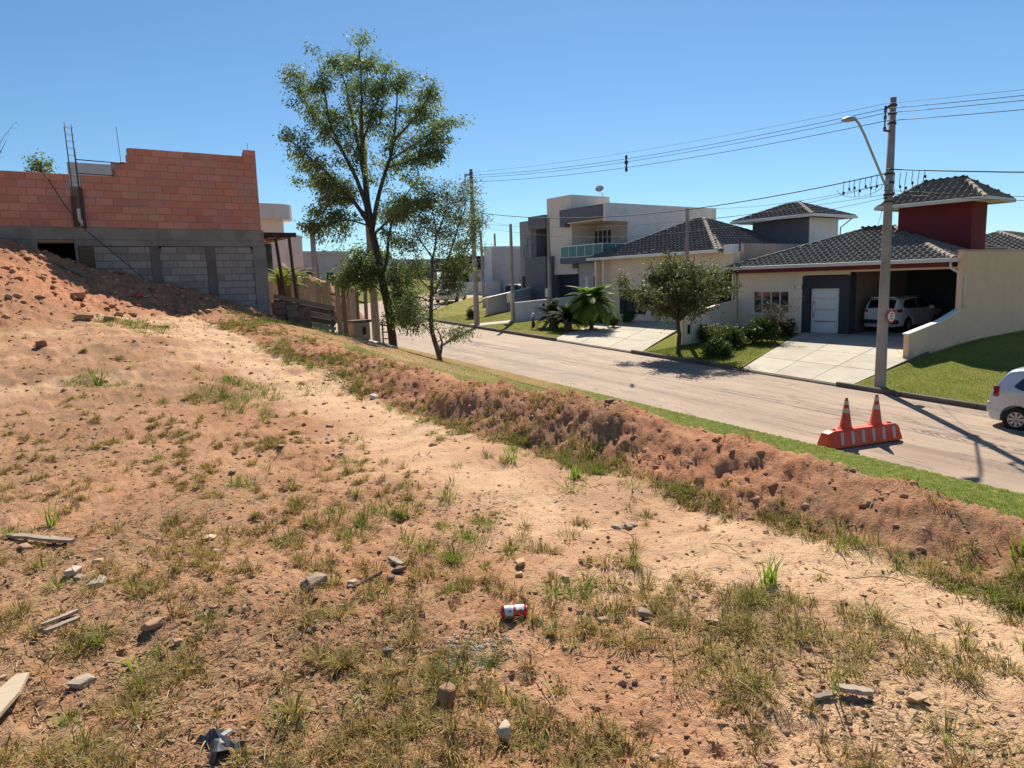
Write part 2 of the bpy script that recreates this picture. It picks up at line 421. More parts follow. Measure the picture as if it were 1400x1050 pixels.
    m, nt, b, out = nmat('soil'); p = wpos(nt)
    def A_(n): return N(nt, 'ShaderNodeAttribute', attribute_name=n).outputs['Fac']
    n1 = noise(nt, 1.1, 6, 0.62, p, 0.5); n2 = noise(nt, 7.0, 5, 0.65, p); n3 = noise(nt, 45.0, 4, 0.65, p); n4 = noise(nt, 150.0, 3, 0.6, p)
    base = ramp(nt, n1, [(0.25, (0.31, 0.15, 0.078)), (0.45, (0.43, 0.215, 0.112)), (0.6, (0.50, 0.275, 0.15)), (0.8, (0.47, 0.18, 0.082))])
    base = mixc(nt, mathn(nt, 'MULTIPLY', ramp(nt, n2, [(0.45, 0.0), (0.72, 1.0)]), 0.45), base, (0.57, 0.345, 0.20))
    sandc = ramp(nt, n2, [(0.25, (0.60, 0.365, 0.205)), (0.55, (0.72, 0.475, 0.285)), (0.8, (0.63, 0.36, 0.195))])
    c = mixc(nt, A_('sand'), base, sandc)
    redc = ramp(nt, mathn(nt, 'ADD', mathn(nt, 'MULTIPLY', n2, .55), mathn(nt, 'MULTIPLY', n3, .45)), [(0.3, (0.24, 0.09, 0.046)), (0.45, (0.44, 0.18, 0.094)), (0.58, (0.56, 0.27, 0.148)), (0.72, (0.66, 0.40, 0.245))])
    c = mixc(nt, A_('red'), c, redc)
    litc = ramp(nt, n3, [(0.3, (0.14, 0.08, 0.042)), (0.55, (0.31, 0.195, 0.105)), (0.8, (0.48, 0.35, 0.20))])
    lf = mathn(nt, 'MULTIPLY', A_('litter'), ramp(nt, n2, [(0.35, 0.1), (0.66, 0.75)]))
    c = mixc(nt, lf, c, litc)
    c = mixc(nt, mathn(nt, 'MULTIPLY', ramp(nt, n3, [(0.5, 0.0), (0.75, 1.0)]), 0.35), c, (0.22, 0.115, 0.062))
    c = mixc(nt, mathn(nt, 'MULTIPLY', ramp(nt, n4, [(0.55, 0.0), (0.7, 1.0)]), 0.35), c, (0.70, 0.49, 0.31))
    g = ramp(nt, n2, [(0.25, (0.10, 0.13, 0.02)), (0.5, (0.16, 0.195, 0.03)), (0.62, (0.26, 0.25, 0.06)), (0.74, (0.42, 0.32, 0.13))])
    g = mixc(nt, ramp(nt, n3, [(0.4, 0.0), (0.75, 0.6)]), g, (0.05, 0.065, 0.015))
    c = mixc(nt, A_('lawn'), c, g)
    # tyre streaks and streak shadows of the levelled pad, put into the colour
    mp = N(nt, 'ShaderNodeMapping'); mp.inputs['Scale'].default_value = (0.35, 2.2, 1.0); nt.links.new(p, mp.inputs['Vector'])
    st = noise(nt, 1.3, 5, 0.65, mp.outputs[0], 0.4)
    c = mixc(nt, mathn(nt, 'MULTIPLY', ramp(nt, st, [(0.52, 0.0), (0.68, 1.0)]), mathn(nt, 'MULTIPLY', A_('sand'), 0.55)), c, (0.33, 0.175, 0.10))
    nt.links.new(c, b.inputs['Base Color']); b.inputs['Roughness'].default_value = 0.95; b.inputs['Specular IOR Level'].default_value = 0.12
    h = mathn(nt, 'ADD', mathn(nt, 'MULTIPLY', n3, 1.0), mathn(nt, 'MULTIPLY', n4, 0.45))
    bump(nt, b, h, 0.9, 0.02)
    me.materials.append(m); return o
ground = build_ground()

# ---------------------------------------------------------------- road, kerbs, lawns, driveways
def strip(name, left, right, zf, mat, nu=6, kind='structure', thick=0.0):
    """sheet between two polylines with equal point counts"""
    mb = MB(); n = len(left)
    vs = []; 
    for (a, b) in zip(left, right):
        for k in range(nu+1):
            t = k/nu; x = a[0]+(b[0]-a[0])*t; y = a[1]+(b[1]-a[1])*t
            vs.append((x, y, zf(x, y)))
    fs = [(i*(nu+1)+k, i*(nu+1)+k+1, (i+1)*(nu+1)+k+1, (i+1)*(nu+1)+k) for i in range(n-1) for k in range(nu)]
    mb.add(vs, fs, True)
    o = mb.build(name, mat); 
    # make the sheet face upwards
    me = o.data
    if sum(p.normal.z for p in me.polygons) < 0: me.flip_normals()
    if kind: o['kind'] = kind
    return o
def road_mat():
    m, nt, b, o = nmat('dusty_asphalt'); p = wpos(nt)
    mp = N(nt, 'ShaderNodeMapping'); mp.inputs['Scale'].default_value = (1.0, 0.10, 1.0); nt.links.new(p, mp.inputs['Vector'])
    s = noise(nt, 1.6, 6, 0.65, mp.outputs[0], 0.3); l = noise(nt, 0.5, 5, 0.6, p, 0.4); f = noise(nt, 60, 4, 0.7, p)
    c = ramp(nt, s, [(0.3, (0.27, 0.185, 0.125)), (0.5, (0.36, 0.255, 0.175)), (0.7, (0.43, 0.315, 0.22))])
    c = mixc(nt, mathn(nt, 'MULTIPLY', ramp(nt, l, [(0.45, 0), (0.7, 1)]), 0.55), c, (0.48, 0.35, 0.24))
    c = mixc(nt, mathn(nt, 'MULTIPLY', ramp(nt, f, [(0.45, 0), (0.7, 1)]), 0.35), c, (0.13, 0.105, 0.09))
    # thin dark cracks wandering along the road
    mp2 = N(nt, 'ShaderNodeMapping'); mp2.inputs['Scale'].default_value = (0.55, 0.055, 1.0); nt.links.new(p, mp2.inputs['Vector'])
    k = noise(nt, 1.0, 7, 0.6, mp2.outputs[0], 0.7)
    kk = mathn(nt, 'ABSOLUTE', mathn(nt, 'SUBTRACT', k, 0.5))
    c = mixc(nt, mathn(nt, 'MULTIPLY', ramp(nt, kk, [(0.0, 1.0), (0.007, 0.0)]), 0.8), c, (0.09, 0.075, 0.065))
    mp3 = N(nt, 'ShaderNodeMapping'); mp3.inputs['Scale'].default_value = (0.30, 0.16, 1.0); mp3.inputs['Location'].default_value = (7.3, 2.1, 0); nt.links.new(p, mp3.inputs['Vector'])
    k2 = mathn(nt, 'ABSOLUTE', mathn(nt, 'SUBTRACT', noise(nt, 1.6, 8, 0.62, mp3.outputs[0], 1.2), 0.5))
    c = mixc(nt, mathn(nt, 'MULTIPLY', ramp(nt, k2, [(0.0, 1.0), (0.004, 0.0)]), 0.6), c, (0.10, 0.08, 0.07))
    pt_ = noise(nt, 0.23, 3, 0.5, p, 0.2); c = mixc(nt, mathn(nt, 'MULTIPLY', ramp(nt, pt_, [(0.56, 0.0), (0.58, 1.0)]), 0.22), c, (0.20, 0.165, 0.14))
    gr_ = noise(nt, 14.0, 4, 0.7, p); c = mixc(nt, mathn(nt, 'MULTIPLY', ramp(nt, gr_, [(0.58, 0.0), (0.72, 1.0)]), 0.35), c, (0.50, 0.37, 0.26))
    nt.links.new(c, b.inputs['Base Color']); b.inputs['Roughness'].default_value = 0.8; b.inputs['Specular IOR Level'].default_value = 0.3
    bump(nt, b, f, 0.35, 0.006); return m
M_road = road_mat()
ys = [-60+2*i for i in range(49)]                         # -60 .. 36
RL = [(13.78, y) for y in ys]+[(13.78, 38), (14.4, 41), (15.3, 44), (18.9, 49), (25.9, 55.5), (45, 72), (80, 104)]
RR = [(21.1, y) for y in ys]+[(21.1, 38), (21.5, 39.8), (22.6, 41.6), (25.5, 44.5), (31.8, 50.3), (50, 66.5), (86, 98.5)]
road = strip('road', RL, RR, lambda x, y: float(roadz(y))+0.03*(1-((x-17.4)/3.7)**2 if abs(x-17.4) < 3.7 else 0), M_road, 8)
M_kerb = surf('kerb_concrete', (0.16, 0.14, 0.12), 0.3, 2.0, stain=(0.06, 0.05, 0.045), stain_amt=0.6)
M_lawnside = surf('lawn_soil', (0.12, 0.08, 0.05))
def kerb(name, pts, w, low=()):
    """kerb made of cast lengths with open joints; lowered where a driveway crosses it"""
    root = bpy.data.objects.new(name, None); C.objects.link(root); root['kind'] = 'structure'
    tot = 0
    for (a, b) in zip(pts[:-1], pts[1:]):
        L = math.hypot(b[0]-a[0], b[1]-a[1]); n = max(1, round(L/1.0))
        for k in range(n):
            t0 = k/n; t1 = (k+1)/n-0.012/L
            p = [(a[0]+(b[0]-a[0])*t, a[1]+(b[1]-a[1])*t) for t in (t0, t1)]
            nx, ny = (b[1]-a[1])/L, -(b[0]-a[0])/L
            ym = (p[0][1]+p[1][1])/2; h = 0.05 if any(q[0] < ym < q[1] and p[0][0] < 24 for q in low) else 0.14
            mb = MB(); vs = []
            for (x, y) in p:
                z = float(roadz(y)); jx = random.uniform(-.006, .006)
                vs += [(x+jx, y, z-.15), (x+nx*w+jx, y+ny*w, z-.15), (x+nx*w+jx, y+ny*w, z+h), (x+nx*.025+jx, y+ny*.025, z+h), (x+jx, y, z+h-.03)]
            mb.add(vs, [(0, 1, 2, 3, 4), (9, 8, 7, 6, 5)]+[(i, (i+1) % 5, 5+(i+1) % 5, 5+i) for i in range(5)])
            o = mb.build('kerb_stone', M_kerb, root); tot += 1
    return root
KR = [(21.1, -12), (21.1, 38), (21.5, 39.8), (22.6, 41.6), (25.5, 44.5), (31.8, 50.3), (44, 61.1)]
kerb('kerb', KR, 0.15, low=((11.6, 15.5), (20.6, 26.2)))

def lawn_mat(name, dry=0.0):
    m, nt, b, o = nmat(name); p = wpos(nt)
    a = noise(nt, 0.8, 5, 0.6, p, 0.4); f = noise(nt, 9, 5, 0.7, p); g = noise(nt, 55, 3, 0.7, p)
    c = ramp(nt, f, [(0.25, (0.13, 0.15, 0.022)), (0.5, (0.21, 0.225, 0.036)), (0.75, (0.30, 0.29, 0.06))])
    c = mixc(nt, mathn(nt, 'MULTIPLY', ramp(nt, a, [(0.5-dry*.3, 0), (0.75-dry*.3, 1)]), 0.5+dry*.4), c, (0.40, 0.30, 0.10))
    c = mixc(nt, ramp(nt, g, [(0.4, 0.0), (0.75, 0.55)]), c, (0.045, 0.06, 0.014))
    nt.links.new(c, b.inputs['Base Color']); b.inputs['Roughness'].default_value = 0.95; b.inputs['Specular IOR Level'].default_value = 0.1
    bump(nt, b, mathn(nt, 'ADD', f, g), 0.8, 0.05); return m
M_lawn = lawn_mat('lawn_grass'); M_lawn_dry = lawn_mat('lawn_grass_dry', 0.6)
BACK = table([(-80, -3.2), (0, .35), (8, .75), (10.4, .92), (11.9, 1.40), (12.5, 1.46), (18.5, 1.47), (20.5, 1.55), (24, 1.74), (31, 1.76), (34, 2.15), (40, 2.5), (60, 3.6), (260, 5.2)], 2)
def fz_np(x, y):
    t = np.clip((x-21.2)/8.3, 0, 1.6); t = np.where(t > 1, 1+(t-1)*.3, t)
    return (roadz(y)+0.10)*(1-t)+BACK(y)*t-.02+0.03*vnoise(x*.7, y*.7, 3)
def fz(x, y):      # finished ground on the house side of the road
    return float(fz_np(x, y))
# corner of the neighbouring lot (grass), strip between the driveways, strip before the grey houses
LAWNS = [('lawn', [(21.27, -14), (21.27, 0), (21.27, 6), (21.27, 11.55), (21.27, 11.56)], [(60, -14), (60, 0), (60, 6), (60, 11.95), (25.7, 11.95)], M_lawn),
         ('lawn', [(21.27, 15.65), (21.27, 17), (21.27, 19), (21.27, 20.5)], [(29.9, 18.75), (29.9, 19.5), (29.9, 21.5), (29.9, 25.0)], M_lawn),
         ('lawn', [(21.27, 26.35), (21.27, 28), (21.27, 31), (21.27, 33.2)], [(30.0, 31.4), (30.0, 31.9), (30.0, 32.3), (30.0, 33.2)], M_lawn_dry),
         ('lawn', [(21.27, 34.0), (21.3, 36), (21.35, 38), (21.8, 40.0), (22.8, 41.5), (25.6, 44.3), (31.9, 50.1)], [(30, 34.0), (30, 36), (30, 38), (30.5, 39.5), (31, 40.5), (33, 43.3), (38, 48.5)], M_lawn_dry)]
for nm, a, b_, m_ in LAWNS:
    # resample for a soft uneven surface
    def dens(pl, n=24):
        t = np.linspace(0, len(pl)-1, n); return [(float(np.interp(k, range(len(pl)), [q[0] for q in pl])), float(np.interp(k, range(len(pl)), [q[1] for q in pl]))) for k in t]
    strip(nm, dens(a), dens(b_), fz, m_, 30)
M_path = surf('path_concrete', (0.50, 0.45, 0.37), 0.12, 1.2, stain=(0.34, 0.28, 0.2), stain_amt=0.35)
strip('pavement', [(21.26, 33.2), (21.26, 33.6), (21.26, 34.0)], [(30, 33.2), (30, 33.6), (30, 34.0)], lambda x, y: fz(x, y)+.012, M_path, 12)
# driveways: poured slabs with open joints, each slab a piece
M_slab = surf('driveway_concrete', (0.52, 0.46, 0.36), 0.13, 1.1, stain=(0.36, 0.27, 0.18), stain_amt=0.5, fine=70, bstr=0.3, obj_var=0.12)
M_base = surf('driveway_joint', (0.14, 0.11, 0.08))
def driveway(name, quad, nu, nv, z_of):
    root = bpy.data.objects.new(name, None); C.objects.link(root); root['kind'] = 'structure'
    P = [Vector((a, b, 0)) for a, b in quad]
    def pt(u, v): return (P[0]*(1-u)+P[1]*u)*(1-v)+(P[3]*(1-u)+P[2]*u)*v
    def sheet(nm, u0, u1, v0, v1, dz, m, th):
        mb = MB(); n = 3; vs = []
        for layer in (0, -th):
            for j in range(n+1):
                for i in range(n+1):
                    p = pt(u0+(u1-u0)*i/n, v0+(v1-v0)*j/n); vs.append((p.x, p.y, z_of(p.x, p.y)+dz+layer))
        w = n+1; fs = [(j*w+i, j*w+i+1, (j+1)*w+i+1, (j+1)*w+i) for j in range(n) for i in range(n)]
        k = w*w; edge = [(i) for i in range(w)]+[(j*w+n) for j in range(1, w)]+[(n*w+i) for i in reversed(range(n))]+[(j*w) for j in reversed(range(1, n))]
        fs += [(edge[i], edge[(i+1) % len(edge)], edge[(i+1) % len(edge)]+k, edge[i]+k) for i in range(len(edge))]
        mb.add(vs, fs); return mb.build(nm, m, root)
    sheet('joint_bed', 0, 1, 0, 1, -0.012, M_base, 0.1)
    for i in range(nu):
        for j in range(nv):
            gu, gv = 0.0022, 0.002
            sheet('slab', i/nu+gu, (i+1)/nu-gu, j/nv+gv, (j+1)/nv-gv, random.uniform(0, .006), M_slab, 0.06)
    return root
def dz1(x, y):
    t = min(max((x-21.2)/8.3, 0), 1); return (float(roadz(y))+0.06)*(1-t)+1.49*t
def dz2(x, y):
    t = min(max((x-21.2)/8.3, 0), 1); return (float(roadz(y))+0.06)*(1-t)+1.78*t
driveway('driveway', [(21.25, 11.6), (21.25, 15.6), (30.1, 18.75), (30.1, 12.16)], 3, 4, dz1)
driveway('driveway', [(21.25, 20.55), (21.25, 26.3), (30.1, 31.3), (30.1, 25.2)], 3, 4, dz2)

# ---------------------------------------------------------------- shared building materials
M_beige = surf('beige_render', (0.82, 0.54, 0.38), 0.07, 0.9, stain=(0.40, 0.30, 0.22), stain_amt=0.3, fine=90)
M_beige2 = surf('cream_render', (0.90, 0.74, 0.575), 0.06, 0.9, stain=(0.5, 0.42, 0.33), stain_amt=0.2, fine=90)
M_red = surf('dark_red_render', (0.17, 0.028, 0.035), 0.18, 1.2, fine=90, stain=(0.10, 0.025, 0.025), stain_amt=0.4)
M_white = surf('white_paint', (0.86, 0.83, 0.78), 0.05, 1.0, stain=(0.5, 0.47, 0.42), stain_amt=0.2, fine=90)
M_gutter = surf('gutter_grey', (0.66, 0.62, 0.57), 0.10, 2.0, rough=0.5, fine=60, bstr=0.05)
M_char = surf('charcoal_render', (0.050, 0.053, 0.062), 0.12, 1.0, fine=90)
M_slate = surf('slate_blue_render', (0.15, 0.155, 0.18), 0.10, 1.0, fine=90, stain=(0.08, 0.09, 0.11), stain_amt=0.3)
M_grey = surf('grey_render', (0.48, 0.45, 0.44), 0.08, 0.8, fine=90, stain=(0.25, 0.24, 0.25), stain_amt=0.3)
M_ltgrey = surf('pale_grey_render', (0.76, 0.73, 0.71), 0.07, 0.8, fine=90, stain=(0.4, 0.38, 0.36), stain_amt=0.3)
M_dark = surf('dark_interior', (0.035, 0.037, 0.045), 0.2, 1.0)  # near-black colour stands in for the shade inside rooms and garages
M_navy = surf('dark_blue_panel', (0.035, 0.045, 0.075), 0.12, 1.0)
M_alu = plain('white_aluminium', (0.72, 0.72, 0.72), 0.35)
M_blackalu = plain('black_aluminium', (0.025, 0.025, 0.028), 0.35)
M_glass = glassmat('window_glass')
M_tile = surf('roof_tile_grey', (0.24, 0.205, 0.17), 0.28, 2.5, rough=0.8, fine=35, stain=(0.34, 0.30, 0.25), stain_amt=0.45, stain_scale=1.6, obj_var=0.16, spec=.12)
M_tile_d = surf('roof_tile_dark', (0.15, 0.13, 0.115), 0.3, 2.5, rough=0.8, fine=35, stain=(0.2, 0.18, 0.15), stain_amt=0.4, stain_scale=1.6, spec=.12)
M_floor = surf('garage_floor', (0.30, 0.28, 0.25), 0.12, 1.0)

# ---------------------------------------------------------------- roof tiles
TW, TH = 0.295, 0.36
def tile_shape():
    pr = []
    for k in range(7):                       # roman tile: flat pan then a round roll
        a = k/6; pr.append((a*TW*0.99, 0.012 if k == 0 else (0.0 if k in (1, 2) else 0.062*math.sin(math.pi*(a-0.33)/0.67)+0.002)))
    vs = []
    for (y, dz) in ((-0.03, 0.050), (TH+0.02, 0.020)):
        for (x, z) in pr: vs.append((x, y, z+dz))
    for (x, z) in pr: vs.append((x, -0.03, z+dz+0.002))
    n = len(pr); fs = [(i, i+1, n+i+1, n+i) for i in range(n-1)]+[(2*n+i, 2*n+i+1, i+1, i) for i in range(n-1)]
    return vs, fs
TILE_V, TILE_F = tile_shape()
def inside(p, poly):
    c = False; n = len(poly)
    for i in range(n):
        a, b = poly[i], poly[(i+1) % n]
        if (a[1] > p[1]) != (b[1] > p[1]) and p[0] < (b[0]-a[0])*(p[1]-a[1])/(b[1]-a[1])+a[0]: c = not c
    return c
def roof_face(parent, pts, mat, singles=0, tile_me=None):
    """pts: 3D outline, first edge = eave (seen from outside left to right); covers it with tiles"""
    P = [Vector(p) for p in pts]; u = (P[1]-P[0]).normalized()
    nrm = Vector((0, 0, 0))
    for i in range(1, len(P)-1): nrm += (P[i]-P[0]).cross(P[i+1]-P[0])
    nrm.normalize()
    if nrm.z < 0: nrm = -nrm
    v = nrm.cross(u)
    if v.z < 0: u = -u; v = nrm.cross(u)
    O = P[0]; poly = [((p-O).dot(u), (p-O).dot(v)) for p in P]
    u0 = min(p[0] for p in poly); u1 = max(p[0] for p in poly); v1 = max(p[1] for p in poly)
    off = org(parent); mb = MB(); spots = []
    rows = int(v1/TH)+1; cols = int((u1-u0)/TW)+1
    for r in range(rows):
        for c in range(cols):
            x = u0+c*TW; y = r*TH
            if inside((x+TW/2, min(y+TH*0.45, v1-0.02)), poly): spots.append((x, y))
    for k, (x, y) in enumerate(spots):
        M = Matrix((u, v, nrm)).transposed()
        jit = Matrix.Rotation(random.uniform(-.012, .012), 3, 'Z') @ Matrix.Rotation(random.uniform(-.01, .01), 3, 'X')
        base = O+u*x+v*y+nrm*random.uniform(0, .006)
        if k < singles:
            o = bpy.data.objects.new('roof_tile', tile_me); C.objects.link(o); o.parent = parent
            mm = (M @ jit).to_4x4(); mm.translation = base-off; o.matrix_local = mm
        else:
            mb.add([base+M @ (jit @ Vector(q)) for q in TILE_V], TILE_F, True)
    if mb.v:
        o = mb.build('tile_field', mat, parent, fix=False); o['kind'] = 'stuff'
    return len(spots)
def ridge_tiles(mb, a, b, r=0.10, step=0.36):
    a = Vector(a); b = Vector(b); d = (b-a); L = d.length; d.normalize(); n = max(1, int(L/step))
    side = d.cross(Vector((0, 0, 1))).normalized(); upv = side.cross(d)
    for k in range(n):
        p0 = a+d*(L*k/n-0.02); p1 = a+d*(L*(k+1)/n+0.03); vs = []
        for (p, rr) in ((p0, r*1.12), (p1, r*0.92)):
            for q in range(6):
                t = math.pi*(-0.08+1.16*q/5); vs.append(p+side*math.cos(t)*rr*1.15+upv*(math.sin(t)*rr+0.02))
        mb.add(vs, [(q, q+1, 7+q, 6+q) for q in range(5)]+[(0, 1, 2, 3, 4, 5)], True)
def hip_roof(parent, x0, x1, y0, y1, ze, rise, mat, singles=0, gutter=None, fascia=None, skip=(), ridge_at=None):
    """hip roof over a rectangle; ridge along the longer side"""
    lx, ly = x1-x0, y1-y0
    if ly >= lx:
        h = lx/2; A = Vector((x0+h, y0+h, ze+rise)); B = Vector((x0+h, y1-h, ze+rise))
        f = {'W': [(x0, y1, ze), (x0, y0, ze), A, B], 'E': [(x1, y0, ze), (x1, y1, ze), B, A], 'S': [(x0, y0, ze), (x1, y0, ze), A], 'N': [(x1, y1, ze), (x0, y1, ze), B]}
        hips = [((x0, y0, ze), A), ((x1, y0, ze), A), ((x0, y1, ze), B), ((x1, y1, ze), B)]
    else:
        h = ly/2; A = Vector((x0+h, y0+h, ze+rise)); B = Vector((x1-h, y0+h, ze+rise))
        f = {'W': [(x0, y1, ze), (x0, y0, ze), A], 'E': [(x1, y0, ze), (x1, y1, ze), B], 'S': [(x0, y0, ze), (x1, y0, ze), B, A], 'N': [(x1, y1, ze), (x0, y1, ze), A, B]}
        hips = [((x0, y0, ze), A), ((x0, y1, ze), A), ((x1, y0, ze), B), ((x1, y1, ze), B)]
    if (A-B).length > 0.3: hips.append((A, B))
    deck = MB()
    for k, p in f.items(): deck.add([Vector(q)-Vector((0, 0, 0.012)) for q in p], [tuple(range(len(p)))])
    deck.add([(x0+.02, y0+.02, ze-.02), (x1-.02, y0+.02, ze-.02), (x1-.02, y1-.02, ze-.02), (x0+.02, y1-.02, ze-.02)], [(0, 1, 2, 3)])
    roof = deck.build('roof', mat, parent)
    tme = None
    for k, p in f.items():
        if k in skip: continue
        if singles and k == 'W':
            mb = MB(); mb.add(TILE_V, TILE_F, True); tme = mb.mesh('roof_tile', mat, fix=False)
        roof_face(roof, p, mat, singles if k == 'W' else 0, tme)
    rm = MB()
    for (a, b) in hips: ridge_tiles(rm, a, b)
    o = rm.build('ridge_tiles', mat, roof, fix=False); o['kind'] = 'stuff'
    if gutter:
        g = MB(); t = 0.12
        g.box(x0-t, x0, y0-t, y1+t, ze-0.10, ze+0.05); g.box(x1, x1+t, y0-t, y1+t, ze-0.10, ze+0.05)
        g.box(x0, x1, y0-t, y0, ze-0.10, ze+0.05); g.box(x0, x1, y1, y1+t, ze-0.10, ze+0.05)
        g.build('gutter', gutter, roof, bevel=0.015)
    if fascia:
        g = MB(); g.box(x0+.03, x0+.07, y0+.05, y1-.05, ze-0.28, ze-0.10); g.box(x0+.07, x1-.07, y0+.05, y0+.09, ze-.28, ze-.10)
        g.build('fascia', fascia, roof)
    return roof
def window(parent, axis, pos, a0, a1, z0, z1, n=2, frame=None, glass=None, t=0.05, curtain=None, proud=0.02, split=None):
    """framed window in a wall plane: each pane its own piece"""
    frame = frame or M_alu; glass = glass or M_glass
    mb = MB()
    def bx(m, q0, q1, r0, r1, d0, d1):
        if axis == 'X': m.box(pos+d0, pos+d1, q0, q1, r0, r1)
        else: m.box(q0, q1, pos+d0, pos+d1, r0, r1)
    bx(mb, a0, a1, z0, z0+t, -proud, .06); bx(mb, a0, a1, z1-t, z1, -proud, .06)
    w = (a1-a0)/n
    bx(mb, a0, a0+t, z0+t, z1-t, -proud, .06); bx(mb, a1-t, a1, z0+t, z1-t, -proud, .06)
    for k in range(1, n): bx(mb, a0+w*k-t/2, a0+w*k+t/2, z0+t, z1-t, -proud+.004, .055)
    if split: bx(mb, a0+t, a1-t, split-t/2, split+t/2, -proud+.002, .058)
    win = mb.build('window', frame, parent)
    for k in range(n):
        g = MB(); bx(g, a0+w*k+(t if k == 0 else t/2), a0+w*(k+1)-(t if k == n-1 else t/2), z0+t, z1-t, .018, .030); g.build('pane', glass, win)
    return win

# ---------------------------------------------------------------- beige house with garage and red tower
h1 = thing('house', 'single storey beige house with open garage, white door and dark red roof tower', 'house', (30, 17, 1.45))
w = MB()
grid_wall(w, 'X', 30.0, 12.16, 22.35, 1.0, 4.45, 0.18, [(19.49, 21.45, 2.32, 3.41), (16.62, 18.72, 1.0, 4.06), (12.3, 16.62, 1.0, 4.2)])
w.build('front_wall', M_beige2, h1)
w = MB(); w.box(30.18, 40, 22.2, 22.35, 1.0, 4.5); w.box(39.85, 40, 12.2, 22.2, 1.0, 4.5); w.build('rear_wall', M_beige2, h1)
# entrance porch: dark lining, door set back
w = MB(); w.box(30.5, 30.6, 16.64, 18.85, 1.2, 4.2); w.build('entrance_wall', M_char, h1)
w = MB(); w.box(29.97, 30.5, 18.70, 18.80, 1.2, 4.06); w.box(29.97, 30.5, 16.54, 16.64, 1.2, 4.06); w.box(29.97, 30.5, 16.64, 18.70, 4.0, 4.10); w.box(29.975, 30.5, 16.64, 17.02, 1.2, 4.0); w.box(29.975, 30.5, 18.44, 18.70, 1.2, 4.0); w.box(29.975, 30.5, 17.02, 18.44, 3.52, 4.0)
w.build('entrance_frame', M_char, h1)
d = MB(); d.box(30.10, 30.16, 17.05, 18.41, 1.50, 3.50); door = d.build('door', M_alu, h1, bevel=0.01)
for z in (2.02, 2.55, 3.05):
    d = MB(); d.box(30.09, 30.105, 17.25, 18.25, z-.03, z+.03); d.build('door_inlay', plain('satin_steel', (0.62, 0.62, 0.62), 0.3, 0.8), door)
d = MB(); d.tube([(30.03, 18.25, 2.2), (30.03, 18.25, 2.95)], .018, 8); d.box(30.03, 30.11, 18.24, 18.26, 2.28, 2.31); d.box(30.03, 30.11, 18.24, 18.26, 2.84, 2.87); d.build('door_handle', plain('satin_steel', (0.62, 0.62, 0.62), 0.3, 0.8), door)
# garage interior
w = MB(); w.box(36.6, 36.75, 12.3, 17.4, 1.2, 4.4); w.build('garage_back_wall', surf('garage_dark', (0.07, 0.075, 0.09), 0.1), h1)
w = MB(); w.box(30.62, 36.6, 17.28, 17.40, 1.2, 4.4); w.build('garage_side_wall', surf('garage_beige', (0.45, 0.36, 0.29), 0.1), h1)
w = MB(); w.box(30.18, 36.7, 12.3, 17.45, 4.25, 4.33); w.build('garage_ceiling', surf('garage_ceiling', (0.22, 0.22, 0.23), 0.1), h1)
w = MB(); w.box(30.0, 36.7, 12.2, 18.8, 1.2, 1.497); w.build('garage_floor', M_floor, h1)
window(h1, 'X', 30.05, 19.49, 21.45, 2.32, 3.41, 4)
w = MB(); w.box(30.13, 30.17, 19.45, 21.5, 2.28, 3.45); w.build('window_dark_sheet', M_dark, h1)  # dark sheet standing in for the unlit room behind the panes
w = MB(); w.box(29.93, 30.0, 19.4, 21.55, 2.25, 2.32); w.build('window_sill', M_white, h1, bevel=.01)
w = MB()
for k, y in enumerate((19.28, 19.02, 18.88)):
    w.box(29.94, 30.0, y-.07, y+.07, 3.50, 3.68)
w.build('house_number', plain('satin_steel', (0.62, 0.62, 0.62), 0.3, 0.8), h1, bevel=.01)
# side wall with raking front end, running out to the kerb side
def side(a, b, t): return (a, t, b)
w = MB()
w.prism([(25.7, 0.4), (39.0, 0.5), (39.0, 4.86), (29.62, 4.84), (29.62, 2.62), (28.14, 2.28), (25.7, 1.96)], side, 11.98, 12.16)
def grimy():
    m = surf('beige_side_render', (0.88, 0.55, 0.385), 0.07, 0.8, stain=(0.46, 0.34, 0.26), stain_amt=0.3, fine=90)
    nt = m.node_tree; b = nt.nodes['Principled BSDF']; src = b.inputs['Base Color'].links[0].from_socket; p = wpos(nt); sp = N(nt, 'ShaderNodeSeparateXYZ'); nt.links.new(p, sp.inputs[0])
    low = mathn(nt, 'ADD', mathn(nt, 'MULTIPLY', mathn(nt, 'SUBTRACT', 1.5, sp.outputs['Z']), 2.2), mathn(nt, 'MULTIPLY', mathn(nt, 'SUBTRACT', noise(nt, 1.1, 6, .7, p), .55), 4.0), True)
    nt.links.new(mixc(nt, mathn(nt, 'MULTIPLY', low, .6), src, (.33, .26, .21)), b.inputs['Base Color']); return m     # damp grime along the foot of the wall
sw = w.build('side_wall', grimy(), h1)
w = MB(); cap = [(25.66, 1.962), (28.14, 2.282), (29.60, 2.622)]
for (a, b) in zip(cap[:-1], cap[1:]): w.bar((a[0], 12.07, a[1]+.02), (b[0], 12.07, b[1]+.02), 0.24, 0.04)
w.build('wall_coping', M_white, sw)
w = MB(); w.box(29.58, 39.0, 11.95, 12.19, 4.862, 4.90); w.build('wall_coping', M_beige, sw)
w = MB(); w.box(39.2, 47, 11.9, 12.05, 0.9, 3.7); w.build('rear_yard_wall', M_beige, h1)
roof1 = hip_roof(h1, 29.42, 38.3, 12.22, 22.62, 4.56, 1.58, M_tile, singles=300, gutter=M_gutter, fascia=M_red)
w = MB(); w.tube([(29.36, 12.30, 4.45), (29.36, 12.30, 4.25), (29.75, 12.08, 4.0), (29.80, 11.95, 3.9), (29.80, 11.95, 2.7)], 0.05, 8); w.build('downpipe', M_gutter, h1)
